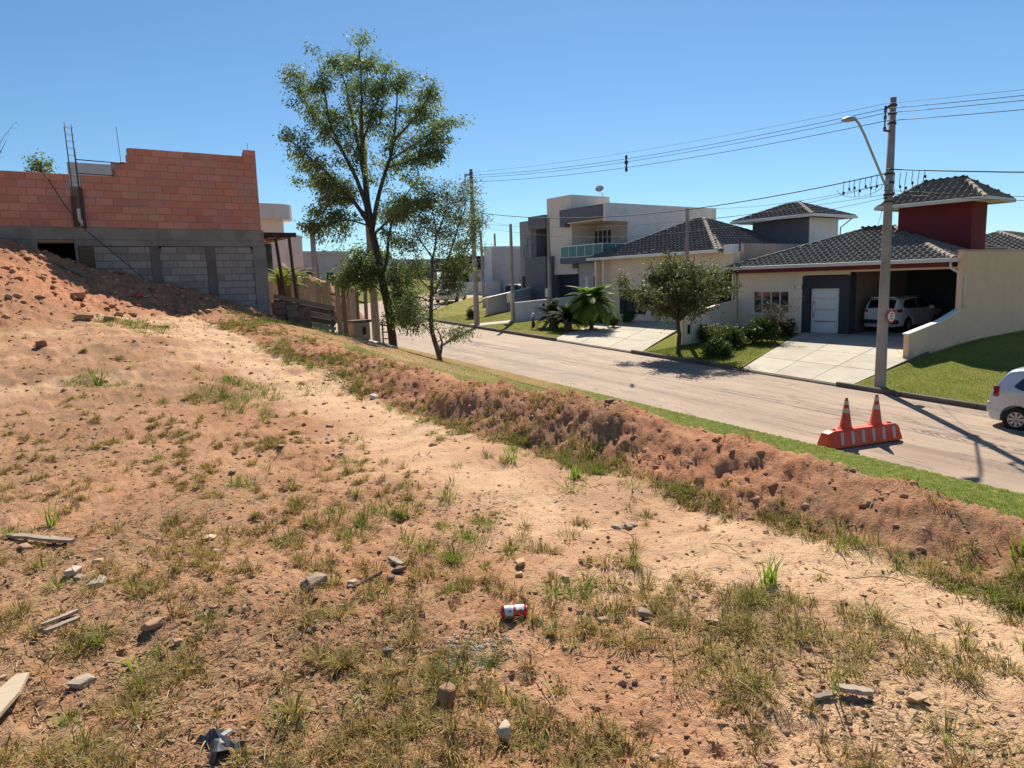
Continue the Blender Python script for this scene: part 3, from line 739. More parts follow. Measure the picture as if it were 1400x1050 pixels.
w = MB(); w.tube([(29.40, 22.5, 4.45), (29.9, 22.42, 4.2), (29.94, 22.40, 2.2)], 0.05, 8); w.build('downpipe', M_gutter, h1)
# red tower
w = MB(); w.box(33.0, 34.42, 13.1, 16.1, 4.7, 6.95); tw = w.build('roof_tower', M_red, h1)
hip_roof(h1, 32.45, 35.1, 12.45, 16.75, 7.0, 0.95, M_tile, gutter=M_gutter)
w = MB(); w.box(32.6, 34.9, 12.6, 16.6, 6.95, 6.985); w.build('tower_soffit', M_white, h1)

# ---------------------------------------------------------------- cream house behind the round tree
h2 = thing('house', 'cream single storey house with grey hip roof and tall slate blue tank tower', 'house', (30, 27, 1.7))
w = MB(); grid_wall(w, 'X', 30.0, 22.62, 32.4, 1.2, 5.45, 0.18, [(28.6, 30.73, 2.13, 3.57), (22.72, 26.2, 1.2, 4.35)]); w.build('front_wall', M_beige2, h2)
w = MB(); w.box(30.18, 39, 32.22, 32.4, 1.2, 5.4); w.box(30.18, 39, 22.62, 22.75, 1.2, 5.4); w.box(38.85, 39, 22.75, 32.22, 1.2, 5.4); w.build('side_walls', M_beige2, h2)
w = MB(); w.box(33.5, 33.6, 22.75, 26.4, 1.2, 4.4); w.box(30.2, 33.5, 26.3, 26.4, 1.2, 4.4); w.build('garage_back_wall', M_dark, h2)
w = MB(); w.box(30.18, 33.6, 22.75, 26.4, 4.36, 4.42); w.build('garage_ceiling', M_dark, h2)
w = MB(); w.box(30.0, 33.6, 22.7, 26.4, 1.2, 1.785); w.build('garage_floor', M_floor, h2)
window(h2, 'X', 30.02, 28.6, 30.73, 2.13, 3.57, 4, frame=M_blackalu, split=2.95)
w = MB(); w.box(30.14, 30.17, 28.55, 30.78, 2.1, 3.6); w.build('window_dark_sheet', M_dark, h2)  # same dark sheet in place of a shaded room
w = MB(); w.box(29.55, 30.0, 31.6, 31.75, 1.5, 5.3); w.box(29.55, 30.0, 32.25, 32.4, 1.5, 5.3); w.build('porch_pillar', M_beige2, h2)
hip_roof(h2, 29.4, 38.4, 23.2, 32.75, 5.46, 2.08, M_tile_d, gutter=M_white, skip=('N', 'E'))
hip_roof(h2, 29.42, 37.4, 22.95, 28.6, 5.44, 1.12, M_tile_d, skip=('N', 'E'))
w = MB(); w.box(30.55, 36.5, 22.42, 22.60, 4.0, 5.78); w.build('parapet_wall', surf('pinkish_render', (0.46, 0.37, 0.32), 0.1, 0.9, stain=(0.3, 0.22, 0.18), stain_amt=0.4), h2)
w = MB(); w.box(29.6, 30.1, 22.40, 22.95, 5.25, 5.72); w.build('corner_box', M_white, h2, bevel=.02)
w = MB(); w.box(36.0, 38.9, 22.3, 25.86, 4.5, 7.22); w.build('tank_tower', M_slate, h2)
w = MB(); w.box(36.03, 38.88, 22.275, 22.30, 4.5, 7.21); w.build('tower_end_wall', M_white, h2)
hip_roof(h2, 35.35, 39.55, 21.7, 26.75, 7.28, 0.85, M_tile_d, gutter=M_white, skip=('N', 'E'))
w = MB(); w.tube([(39.4, 21.75, 7.2), (39.0, 22.2, 6.7), (38.95, 22.22, 5.0)], .04, 6); w.build('downpipe', M_gutter, h2)

# ---------------------------------------------------------------- two storey modern grey house
h3 = thing('house', 'two storey modern grey house with glass balcony and tall pale block', 'house', (31, 37, 2.2))
w = MB(); grid_wall(w, 'Y', 33.05, 33.6, 41.8, 1.8, 8.93, 0.2); w.build('side_wall', M_ltgrey, h3)
w = MB(); w.box(31.1, 33.6, 33.05, 33.25, 7.82, 8.93); w.box(33.2, 33.6, 33.05, 33.25, 5.3, 7.82); w.build('side_wall', M_ltgrey, h3)
w = MB(); w.box(31.05, 33.7, 33.27, 37.45, 8.0, 8.87); w.box(31.05, 33.7, 36.9, 37.45, 7.75, 8.0); w.build('roof_fascia', M_slate, h3)
w = MB(); w.box(31.2, 33.6, 33.3, 36.85, 7.93, 7.995); w.build('canopy_soffit', M_beige2, h3)
w = MB()
for k in range(3): w.lathe([(0.001, 0), (.07, 0), (.07, .02), (.001, .02)], (31.9, 34.6+k*.6, 7.905), 10)
w.build('soffit_lamp', M_alu, h3)
w = MB(); grid_wall(w, 'X', 33.55, 33.25, 37.6, 1.8, 8.0, 0.15, [(35.05, 36.85, 5.55, 7.55)]); w.build('recess_wall', M_grey, h3)
win = window(h3, 'X', 33.57, 35.05, 36.85, 5.55, 7.55, 4)
w = MB(); w.box(33.66, 33.69, 35.1, 36.8, 5.55, 7.5); w.build('curtain', surf('curtain_grey', (0.3, 0.31, 0.33)), h3)
# balcony
w = MB(); w.box(31.0, 33.54, 33.27, 37.42, 5.32, 5.70); w.build('balcony_slab', M_slate, h3)
M_bglass = None
def green_glass():
    m, nt, b, o = nmat('green_balcony_glass')
    f = noise(nt, 2, 2, .5, wpos(nt))
    nt.links.new(mixc(nt, f, (0.20, 0.42, 0.37), (0.28, 0.50, 0.45)), b.inputs['Base Color'])
    b.inputs['Roughness'].default_value = 0.06; b.inputs['Transmission Weight'].default_value = 0.6; b.inputs['IOR'].default_value = 1.2
    return m
M_bglass = green_glass()
rail = MB(); rail.box(31.03, 31.08, 33.3, 37.4, 6.42, 6.48); rail.box(31.03, 31.08, 33.3, 37.4, 5.70, 5.74)
ny = 5
for k in range(ny+1):
    y = 33.32+k*(37.38-33.32)/ny; rail.box(31.035, 31.075, y-.02, y+.02, 5.74, 6.42)
rail.box(31.08, 33.5, 33.30, 33.35, 6.42, 6.48); rail.box(32.2, 32.24, 33.31, 33.34, 5.70, 6.42)
rl = rail.build('balcony_rail', M_alu, h3)
for k in range(ny):
    y = 33.32+k*(37.38-33.32)/ny; g = MB(); g.box(31.05, 31.062, y+.03, y+(37.38-33.32)/ny-.03, 5.75, 6.41); g.build('glass_panel', M_bglass, rl)
for x0, x1 in ((31.12, 32.18), (32.26, 33.48)):
    g = MB(); g.box(x0, x1, 33.318, 33.33, 5.75, 6.41); g.build('glass_panel', M_bglass, rl)
# tall pale block and lower walls
w = MB(); w.box(31.5, 35.0, 36.75, 39.35, 4.98, 9.85); w.build('tall_block', surf('warm_grey_render', (0.74, 0.64, 0.57), 0.07, .8, fine=90, stain=(.42, .37, .33), stain_amt=.25), h3)
w = MB(); w.box(31.45, 35.0, 36.2, 38.6, 4.62, 4.98); w.build('garage_lintel', surf('warm_grey_render', (0.56, 0.50, 0.46)), h3)
w = MB(); w.box(31.9, 31.98, 36.2, 38.6, 1.9, 4.62); w.build('garage_door', M_navy, h3)
w = MB(); grid_wall(w, 'X', 31.6, 33.25, 36.2, 1.8, 5.3, .15, [(33.6, 34.85, 2.9, 4.52), (35.3, 35.65, 2.1, 4.45)]); w.build('ground_floor_wall', M_grey, h3)
window(h3, 'X', 31.62, 33.6, 34.85, 2.9, 4.52, 3)
w = MB(); w.box(31.71, 31.74, 33.55, 34.9, 2.85, 4.55); w.build('curtain', surf('curtain_pale', (0.45, 0.47, 0.48)), h3)
w = MB(); w.box(31.63, 31.69, 35.3, 35.65, 2.1, 4.45); w.build('side_door', M_alu, h3)
# left wing
w = MB(); w.box(31.5, 41.5, 41.3, 42.6, 1.9, 8.55); w.build('wing_wall', surf('mid_grey_render', (0.27, 0.265, 0.28), .1, fine=90), h3)
w = MB(); w.box(31.3, 41.5, 39.36, 41.28, 7.85, 8.78); w.build('wing_fascia', M_slate, h3)
w = MB(); w.box(33.0, 41.5, 39.36, 41.28, 1.9, 7.84); w.build('wing_recess_wall', M_beige2, h3)
w = MB(); w.box(31.48, 32.98, 40.6, 41.28, 5.9, 7.84); w.build('wing_column', M_slate, h3)
w = MB(); w.box(31.47, 31.5, 41.62, 41.85, 6.0, 7.4); w.build('slit_window', M_glass, h3)
w = MB(); w.box(30.7, 32.98, 38.64, 41.0, 1.9, 5.9); w.build('wing_entry_block', M_slate, h3)
w = MB(); w.box(30.66, 30.70, 41.02, 41.06, 5.9, 6.6)
for k in range(4): w.tube([(30.8, 38.8+k*.7, 5.9), (30.8, 38.8+k*.7, 6.75)], .015, 5)
w.tube([(30.8, 38.7, 6.75), (30.8, 41.0, 6.75)], .018, 5); w.build('wing_rail', M_blackalu, h3)
w = MB(); w.box(31.4, 31.46, 41.4, 42.3, 1.9, 4.6); w.build('wing_door', M_dark, h3)
w = MB(); w.box(33.9, 41.6, 33.26, 42.5, 7.6, 7.7); w.build('roof_slab', M_grey, h3)
w = MB(); w.box(35.0, 41.5, 36.7, 41.2, 1.9, 7.6); w.build('core_wall', M_grey, h3)
dish = thing('satellite_dish', 'round pale satellite dish on a short arm above the grey house', 'dish', (35.2, 37.5, 9.8))
mb = MB(); dd = Vector((-0.62, -0.45, 0.64)).normalized(); mm = dd.to_track_quat('Z', 'Y').to_matrix(); c0 = Vector((35.1, 37.85, 10.5))
pr = [(0.001, 0)]+[(.30*k/6, .07*(k/6)**2) for k in range(1, 7)]
vs = []; n = 24
for (r_, z_) in pr:
    for k in range(n): vs.append(c0+mm @ Vector((r_*math.cos(2*math.pi*k/n), r_*math.sin(2*math.pi*k/n), z_)))
mb.add(vs, [(i*n+k, i*n+(k+1) % n, (i+1)*n+(k+1) % n, (i+1)*n+k) for i in range(len(pr)-1) for k in range(n)], True)
mb.build('reflector', surf('dish_metal', (0.45, 0.40, 0.37), .1), dish)
mb = MB(); mb.tube([(34.95, 37.3, 9.83), (35.1, 37.6, 10.2), c0], .03, 6); mb.tube([c0-Vector((0, 0, .4)), c0+dd*.5], .012, 5); mb.box(34.85, 35.05, 37.2, 37.4, 9.83, 9.87); mb.build('mount_arm', M_gutter, dish)

# ---------------------------------------------------------------- further houses along the bend
h4 = thing('house', 'flat roofed grey house with dark blue front far along the bend', 'house', (40, 59, 3.2))
w = MB(); w.box(40, 52, 53.6, 57.0, 2.6, 7.3); w.box(40.4, 52, 57.0, 59.5, 2.6, 7.7); w.build('main_wall', M_grey, h4)
w = MB(); w.box(40.6, 52, 59.5, 61.2, 2.6, 7.85); w.build('white_block', M_white, h4)
w = MB(); w.box(39.4, 50, 61.25, 70, 5.6, 6.95); w.build('dark_fascia', M_navy, h4)
w = MB(); grid_wall(w, 'X', 40.5, 61.25, 70, 2.6, 5.58, .2, [(64, 68.5, 2.6, 5.3), (61.9, 62.9, 3.6, 5.0)]); w.build('front_wall', M_ltgrey, h4)
w = MB(); w.box(43, 43.2, 63.8, 68.8, 2.6, 5.4); w.build('garage_back_wall', M_dark, h4)
w = MB(); w.box(40.55, 40.6, 61.9, 62.9, 3.6, 5.0); w.build('window', M_glass, h4)
w = MB(); w.box(38.2, 38.4, 57.5, 66.5, 2.7, 4.35); w.box(38.4, 40.0, 57.5, 57.7, 2.7, 4.35); w.build('front_yard_wall', M_ltgrey, h4)

def flat_house(label, x0, x1, y0, y1, z0, z1, mat, wins=(), face='S', par=0.25):
    h = thing('house', label, 'house', ((x0+x1)/2, (y0+y1)/2, z0))
    w = MB(); w.box(x0, x1, y0, y1, z0-1.2, z1); w.build('wall', mat, h)
    w = MB(); w.box(x0-.15, x1+.15, y0-.15, y1+.15, z1, z1+par); w.build('parapet', mat, h)
    for (a0, a1, b0, b1) in wins:
        wn_ = MB()
        if face == 'S': wn_.box(a0, a1, y0-.03, y0+.02, b0, b1)
        else: wn_.box(x0-.03, x0+.02, a0, a1, b0, b1)
        q = wn_.build('window', M_alu, h)
        p_ = MB()
        if face == 'S': p_.box(a0+.06, a1-.06, y0-.036, y0-.028, b0+.06, b1-.06)
        else: p_.box(x0-.036, x0-.028, a0+.06, a1-.06, b0+.06, b1-.06)
        p_.build('pane', M_glass, q)
    return h
flat_house('grey unfinished house with dark openings beyond the plank hoarding', 20.6, 25.5, 60, 68, 3.2, 7.1, M_grey, [(21.3, 22.2, 4.6, 5.8), (23.2, 24.0, 3.3, 5.6)])
flat_house('low pale house behind the big tree at the road bend', 25.8, 34, 66, 74, 3.6, 6.4, M_ltgrey, [(26.6, 28.2, 4.4, 5.6), (30, 31.5, 4.4, 5.6)])
flat_house('low grey house with wide dark windows seen between the two roadside trees', 34.6, 43.5, 76, 85, 4.2, 7.0, M_grey, [(36, 38.5, 4.8, 6.3), (40, 42.5, 4.8, 6.3)])
flat_house('plain pale wall of a building behind the grey unfinished house', 17.5, 20.2, 66, 73, 3.6, 7.8, M_ltgrey)
# white house with rounded parapet next to the building site
h5 = thing('house', 'white house with a tall rounded grey parapet beside the brick building site', 'house', (7, 38, 4.2))
w = MB(); w.box(0, 11.05, 33.4, 43, 3.0, 7.38); w.build('wall', M_white, h5)
def rr(x0, x1, y0, y1, r, n=6):
    pts = []
    for (cx, cy, a0) in ((x1-r, y0+r, -90), (x1-r, y1-r, 0), (x0+r, y1-r, 90), (x0+r, y0+r, 180)):
        for k in range(n+1):
            t = R(a0+90*k/n); pts.append((cx+r*math.cos(t), cy+r*math.sin(t)))
    return pts
w = MB(); w.prism(rr(-1, 11.62, 32.85, 43.5, 1.1), lambda a, b, t: (a, b, t), 7.38, 8.05); w.build('parapet', M_ltgrey, h5)
w = MB(); w.box(11.06, 12.05, 33.9, 43, 3.0, 6.72); w.build('side_block', M_ltgrey, h5)
w = MB(); w.box(9.2, 10.4, 33.36, 33.42, 4.8, 6.3); w.build('window', M_glass, h5)
# building over the right hand boundary with solar panels
h6 = thing('house', 'tiled roof with a blue solar panel behind the beige boundary wall', 'house', (46, 16, 1.5))
w = MB(); w.box(41.2, 52, 12.3, 21, 1.0, 4.55); w.build('wall', M_beige, h6)
hip_roof(h6, 40.6, 52.6, 11.7, 21.6, 4.6, 1.5, M_tile, gutter=M_gutter, skip=('N', 'E'))
w = MB(); sl = 1.5/4.95
w.obox((46.5, 14.0, 4.6+sl*2.3+.17), (3.2, 1.7, .05), Matrix.Rotation(math.atan(sl), 3, 'X')); w.build('solar_panel', plain('solar_glass', (0.10, 0.17, 0.34), 0.12, 0.0, 0.5), h6)

# low walls between the houses and the street
def low_wall(label, pts, z0, ztop, th, mat, cap=True):
    t_ = thing('boundary_wall', label, 'wall', (pts[0][0], pts[0][1], z0))
    w = MB(); c = MB()
    for (a, b), (za, zb) in zip(zip(pts[:-1], pts[1:]), zip(ztop[:-1], ztop[1:])):
        d_ = Vector((b[0]-a[0], b[1]-a[1], 0)).normalized(); s_ = Vector((-d_.y, d_.x, 0))*th/2
        A_, B_ = Vector((a[0], a[1], 0)), Vector((b[0], b[1], 0))
        vs = []
        for (P_, zt) in ((A_, za), (B_, zb)):
            for sg in (1, -1):
                for z in (z0, zt): q = P_+s_*sg; vs.append((q.x, q.y, z))
        w.add(vs, [(0, 1, 3, 2), (4, 6, 7, 5), (0, 4, 5, 1), (2, 3, 7, 6), (1, 5, 7, 3), (0, 2, 6, 4)])
        if cap: c.bar((a[0], a[1], za+.025), (b[0], b[1], zb+.025), th+.06, .05)
    w.build('wall', mat, t_)
    if cap: c.build('coping', M_white, t_)
    return t_
low_wall('curved cream wall with a meter box beside the round tree', [(23.75, 20.75), (23.85, 20.55), (24.2, 20.48), (25.2, 20.6), (27, 21.4), (29.9, 22.4)], .9, [2.62, 2.66, 2.72, 2.75, 2.85, 3.0], .16, M_beige2, False)
low_wall('low pale grey wall along the path beside the cycads', [(24.3, 33.9), (31.3, 34.0)], 1.4, [2.95, 3.25], .16, M_ltgrey)
low_wall('low dark grey sloping wall beyond the pale one', [(24.9, 37.4), (30.6, 40.4)], 1.6, [3.25, 3.75], .16, M_grey)
low_wall('grey yard wall beside the parked dark car on the bend', [(27.5, 41.7), (33.2, 45.2)], 1.9, [3.1, 3.5], .16, M_grey)

# ---------------------------------------------------------------- brick house under construction
site = thing('brick_house', 'unfinished house of red clay blocks on a grey concrete block base', 'house', (3, 21.5, 3.4))
YB = 21.5
def brick_mat(name, cols, obj_var=0.28):
    m, nt, b, o = nmat(name); r = orand(nt)
    c = ramp(nt, r, [(i/(len(cols)-1), k) for i, k in enumerate(cols)])
    p = wpos(nt); f = noise(nt, 30, 4, .65, p); l = noise(nt, 1.3, 5, .6, p)
    c = mixc(nt, mathn(nt, 'MULTIPLY', f, .45), c, tuple(x*.55 for x in cols[0]))
    c = mixc(nt, mathn(nt, 'MULTIPLY', ramp(nt, l, [(.45, 0), (.7, 1)]), .45), c, (0.40, 0.27, 0.24))
    nt.links.new(c, b.inputs['Base Color']); b.inputs['Roughness'].default_value = .9; b.inputs['Specular IOR Level'].default_value = .15
    bump(nt, b, f, .4, .006); return m
M_brick = brick_mat('clay_block', [(0.50, 0.20, 0.145), (0.66, 0.27, 0.19), (0.72, 0.32, 0.225), (0.55, 0.28, 0.235), (0.68, 0.25, 0.165), (0.60, 0.24, 0.17)])
M_block = brick_mat('concrete_block', [(0.24, 0.21, 0.19), (0.32, 0.285, 0.26), (0.40, 0.36, 0.33)])
M_mortar = surf('mortar', (0.36, 0.24, 0.20), .2, 3.0, fine=50)
M_conc = surf('raw_concrete', (0.28, 0.24, 0.21), .28, 1.4, stain=(0.08, 0.075, 0.07), stain_amt=.5, fine=50, bstr=.4)
M_concd = surf('wet_concrete', (0.16, 0.135, 0.12), .3, 1.4, fine=50, bstr=.4)
M_rebar = surf('rusty_rebar', (0.07, 0.05, 0.045), .3, 8.0, rough=.7)
def brick_mesh(name, L, mat):
    mb = MB(); mb.box(-L/2, L/2, -.03, .03, -.0875, .0875)
    me = mb.mesh(name, mat); bm = bmesh.new(); bm.from_mesh(me)
    bmesh.ops.bevel(bm, geom=bm.edges[:], offset=.006, segments=1, affect='EDGES'); bm.to_mesh(me); bm.free(); return me
_bm = {}
def lay(parent, name, x0, x1, z, mat, shift, pitch=.40, y=YB+.03):
    """one course of blocks from x0 to x1, cut at the ends"""
    k0 = math.floor((x0-shift)/pitch); x = shift+k0*pitch
    while x < x1-.03:
        a, b = max(x, x0), min(x+pitch, x1)
        L = round(b-a-.014, 2)
        if L > .05:
            if (name, L) not in _bm: _bm[(name, L)] = brick_mesh(name, L, mat)
            o = bpy.data.objects.new(name, _bm[(name, L)]); C.objects.link(o); o.parent = parent
            o.location = Vector(((a+b)/2, y+random.uniform(-.004, .004), z+random.uniform(-.003, .003)))-org(parent)
            o.rotation_euler = (random.uniform(-.008, .008), random.uniform(-.006, .006), random.uniform(-.01, .01))
        x += pitch
core = MB(); core.box(-4, 1.74, YB+.012, YB+.14, 5.9, 7.25); core.box(1.98, 2.72, YB+.012, YB+.14, 5.4, 7.24); core.box(2.72, 3.12, YB+.012, YB+.14, 5.4, 7.60); core.box(3.12, 6.44, YB+.012, YB+.14, 5.4, 8.0); core.box(6.1, 6.44, YB+.012, YB+.14, 8.0, 8.13)
mw = core.build('upper_wall', M_mortar, site)
for k in range(7): lay(mw, 'brick', -3.6, 1.74, 5.93+.095+.19*k, M_brick, .2*(k % 2)+.03*random.random())
for k in range(11):
    z = 5.93+.095+.19*k; x0 = 1.98 if k < 7 else (2.68+.12*(k-6)); lay(mw, 'brick', x0, 6.45, z, M_brick, .2*(k % 2)+.06+.03*random.random())
lay(mw, 'brick', 6.1, 6.45, 5.93+.095+.19*11, M_brick, 6.1)
core = MB(); core.box(2.1, 6.4, YB+.012, YB+.14, 2.8, 5.46); lw = core.build('lower_wall', surf('mortar_grey', (0.20, 0.185, 0.17), .2, 3.0, fine=50), site)
for k in range(11):
    for (a, b) in ((2.1, 3.43), (3.65, 4.85), (5.09, 6.15)): lay(lw, 'concrete_block', a, b, 5.46-.1-.195*k, M_block, .2*(k % 2)+.1)
w = MB(); w.box(-4, 6.5, YB-.015, YB+.16, 5.62, 5.925); w.box(1.72, 6.5, YB-.012, YB+.16, 5.46, 5.62); w.build('ring_beam', M_conc, site, bevel=.012)
for (a, b, z0) in ((3.43, 3.65, 2.8), (4.85, 5.09, 2.8), (6.15, 6.53, 2.6)):
    w = MB(); w.box(a, b, YB-.018, YB+.17, z0, 5.458); w.build('column', M_concd if a < 6 else M_conc, site, bevel=.01)
w = MB(); w.box(-4, .89, YB, YB+.14, 3.0, 5.62); w.box(1.69, 1.76, YB, YB+.14, 3.0, 5.62); w.build('side_panel_wall', M_conc, site)
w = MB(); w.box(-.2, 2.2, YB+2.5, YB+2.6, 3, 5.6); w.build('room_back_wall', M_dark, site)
w = MB(); w.box(-4, 6.4, YB+.2, YB+8, 5.55, 5.62); w.build('floor_slab', M_conc, site)
M_board = woodmat('site_board', (0.20, 0.12, 0.075))
M_oldwood = woodmat('weathered_wood', (0.36, 0.29, 0.22))
M_darkwood = woodmat('dark_wood', (0.10, 0.072, 0.052))
w = MB(); w.box(1.77, 2.09, YB-.03, YB+.05, 4.5, 5.45); w.build('plywood_panel', M_board, site)
w = MB(); w.box(1.74, 1.98, YB-.005, YB+.15, 5.92, 6.95); w.build('column_stub', M_concd, site)
w = MB(); w.box(1.72, 1.80, YB-.06, YB-.012, 5.95, 6.7); w.box(1.93, 2.0, YB-.05, YB-.01, 5.9, 6.9); w.build('formwork_board', M_darkwood, site)
w = MB(); w.box(1.82, 1.90, YB-.035, YB-.004, 6.05, 6.4); w.box(1.86, 1.93, YB-.04, YB-.006, 5.96, 6.12); w.build('mortar_spill', surf('pale_mortar', (.55, .5, .46)), site)
for i, (dx, dy) in enumerate(((0, 0), (.15, 0), (0, .14), (.15, .14))):
    w = MB(); w.tube([(1.79+dx, YB+dy, 6.0), (1.79+dx-.02, YB+dy, 8.52-.04*i)], .008, 6); w.build('rebar', M_rebar, site)
w = MB()
for k in range(9):
    z = 7.05+k*.17; w.tube([(1.78, YB-.005, z), (1.95, YB-.005, z), (1.95, YB+.145, z), (1.78, YB+.145, z), (1.78, YB-.005, z)], .004, 4, False)
w.build('rebar_ties', M_rebar, site)
for (x, z0, z1) in ((2.96, 7.6, 8.55), (6.28, 8.1, 8.42)):
    w = MB(); w.tube([(x, YB+.07, z0), (x-.03, YB+.07, z1)], .007, 5); w.build('rebar', M_rebar, site)
w = MB(); w.tube([(1.94, YB-.02, 7.62), (3.0, YB-.02, 7.60)], .014, 6); w.tube([(1.95, YB-.02, 7.28), (2.74, YB-.02, 7.27), (2.74, YB-.02, 7.42)], .012, 6); w.tube([(1.93, YB-.02, 6.9), (1.93, YB-.02, 7.85)], .014, 6)
w.build('scaffold_rod', M_rebar, site)
w = MB(); w.box(2.1, 3.4, 26.0, 26.2, 6.0, 8.25); w.build('rear_parapet', surf('pale_block', (.5, .5, .48), .1), site)
# street side and rear of the shell
w = MB(); w.box(6.28, 6.42, YB+.17, 30, 2.6, 7.6); w.box(-4, 6.28, 29.85, 30, 3, 7.4); w.build('shell_wall', M_brick, site)
cb = MB(); cb.tube([(1.18, YB-.06, 7.32), (1.55, YB-.10, 6.5), (1.95, YB-.2, 5.85), (2.55, YB-.5, 5.2), (3.1, YB-.9, 4.55)], .012, 5)
tag(cb.build('rope', M_rebar, None), 'dark rope hanging down the brick wall to the dirt heap', 'rope')
def lot_board(label, a, b, wd, th, mat, lift=.03, roll=0., name='wooden_board', cat='board'):
    A_ = Vector((a[0], a[1], gz(*a)+lift)); B_ = Vector((b[0], b[1], gz(*b)+lift))
    mb = MB(); mb.bar(A_, B_, wd, th, roll); o = mb.build(name, mat, None, bevel=.004, off=(A_+B_)/2); o.location = (A_+B_)/2
    return tag(o, label, cat)
lot_board('pale plank lying half in shade on the red dirt heap', (.92, 20.2), (1.75, 19.75), .15, .04, M_oldwood, .05)

# timber frame leaning on the corner of the brick house
fr = thing('timber_frame', 'rough timber posts carrying beams against the corner of the brick house', 'frame', (7.3, 22.8, 3.2))
def pole_w(parent, name, a, b, r, mat, bend=.02):
    mb = MB(); a = Vector(a); b = Vector(b); pts = [a+(b-a)*t+Vector((random.uniform(-bend, bend), random.uniform(-bend, bend), 0))*(0 < t < 1) for t in (0, .33, .66, 1)]
    mb.tube(pts, [r, r*.97, r*.93, r*.9], 7); return mb.build(name, mat, parent)
M_post = woodmat('bark_post', (0.13, 0.095, 0.07))
pole_w(fr, 'post', (7.52, 22.9, 3.2), (7.22, 22.7, 5.85), .055, M_post); pole_w(fr, 'post', (7.95, 23.1, 3.0), (7.72, 22.9, 5.85), .055, M_post)
pole_w(fr, 'post', (7.4, 24.6, 3.2), (7.35, 24.6, 5.8), .05, M_post); pole_w(fr, 'post', (8.0, 24.8, 3.0), (7.9, 24.7, 4.6), .045, M_post); pole_w(fr, 'post', (7.75, 24.2, 3.0), (7.7, 24.3, 4.7), .045, M_post)
for (y, z) in ((22.75, 5.90), (23.6, 5.92), (24.6, 5.90)):
    w = MB(); w.bar((6.4, y, z), (7.95, y+.15, z+.02), .06, .14); w.build('beam', M_darkwood, fr)
for x in (6.7, 7.1, 7.5):
    w = MB(); w.bar((x, 22.6, 5.80), (x+.03, 24.9, 5.79), .22, .025); w.build('board', woodmat('fresh_board', (0.42, 0.27, 0.15)), fr)
# stacked blocks and rough rails below the frame
M_clayd = brick_mat('old_clay_block', [(0.16, 0.085, 0.06), (0.22, 0.12, 0.085), (0.28, 0.17, 0.13)])
for i in range(3):
    for j in range(4):
        for k in range(1):
            mb = MB(); mb.box(-.19, .19, -.09, .09, -.095, .095); 
            o = mb.build('clay_block', M_clayd, None, bevel=.008, off=(0, 0, 0)); x = 7.05+.4*i+random.uniform(-.02, .02); y = 22.35+random.uniform(-.03, .03)
            o.location = (x, y, 3.12+.194*j-.1*i*(1 if j >= 0 else 0)); o.rotation_euler[2] = random.uniform(-.06, .06)
            tag(o, 'weathered brown clay block in the stack below the timber frame', 'block', 'clay blocks stacked below the timber frame')
rf = thing('rail_fence', 'low fence of rough horizontal slats below the timber frame', 'fence', (8, 22.6, 2.8))
for x in (7.15, 8.05, 8.85):
    zt = gz(x, 22.6); pole_w(rf, 'post', (x, 22.6, zt-.3), (x+.02, 22.6, zt+(.95 if x > 8.5 else .7)), .05, M_post)
for k in range(5):
    a = Vector((6.95+.05*random.random(), 22.54, gz(7, 22.54)+.12+.17*k)); b = Vector((8.95, 22.54, gz(8.9, 22.54)+.20+.17*k))
    w = MB(); w.bar(a, b, .03, .11+.03*random.random(), random.uniform(-.1, .1)); w.build('slat', M_board if k % 2 else M_oldwood, rf)

# plank hoarding across the next lot
hd = thing('plank_hoarding', 'hoarding of weathered upright planks with gaps beyond the rail fence', 'fence', (10.5, 29, 2.4))
x = 8.6; k = 0
while x < 12.95:
    wd = random.uniform(.14, .24); zt = 5.0-.205*(x-8.6)+random.uniform(-.12, .08); zb = gz(x, 29)+random.uniform(-.1, .15)
    if k not in (6, 13, 19):
        w = MB(); w.obox((x+wd/2, 29+random.uniform(-.02, .02), (zb+zt)/2), (wd*.96, .025, zt-zb), Matrix.Rotation(random.uniform(-.02, .02), 3, 'Y'))
        w.build('plank', woodmat('hoarding_pale', (0.52, 0.44, 0.36)) if random.random() < .75 else woodmat('hoarding_dark', (0.26, 0.19, 0.14)), hd)
    x += wd+random.uniform(.004, .02); k += 1
for dz in (.5, 1.5):
    w = MB(); w.bar((8.6, 29.06, gz(8.6, 29)+dz+.2), (12.9, 29.06, gz(12.9, 29)+dz+.3), .05, .08); w.build('cross_rail', M_darkwood, hd)
# soil heap behind the hoarding
def heap(name, label, cx, cy, rx, ry, z0, h, mat, seed, n=40, kind=None):
    mb = MB(); vs = []; m_ = 14
    for j in range(m_+1):
        r_ = j/m_
        for i in range(n):
            t = 2*math.pi*i/n; x_ = cx+rx*r_*math.cos(t); y_ = cy+ry*r_*math.sin(t)
            z_ = z0+h*(1-r_**1.6)*(1+.5*float(fbm(x_, y_, .9, 3, seed)))+.25*h*float(fbm(x_, y_, 3, 2, seed+3))*(1-r_)
            vs.append((x_, y_, z_))
    mb.add(vs, [(j*n+i, j*n+(i+1) % n, (j+1)*n+(i+1) % n, (j+1)*n+i) for j in range(m_) for i in range(n)], True)
    o = mb.build(name, mat, None, off=(cx, cy, z0)); o.location = (cx, cy, z0); return tag(o, label, 'heap')
M_redsoil = surf('red_soil', (0.42, 0.20, 0.12), .25, 2.0, fine=25, bstr=.6, bdist=.03)
heap('soil_heap', 'orange soil heap showing above the plank hoarding', 11.3, 32.0, 2.9, 1.6, 2.6, 2.1, M_redsoil, 31)
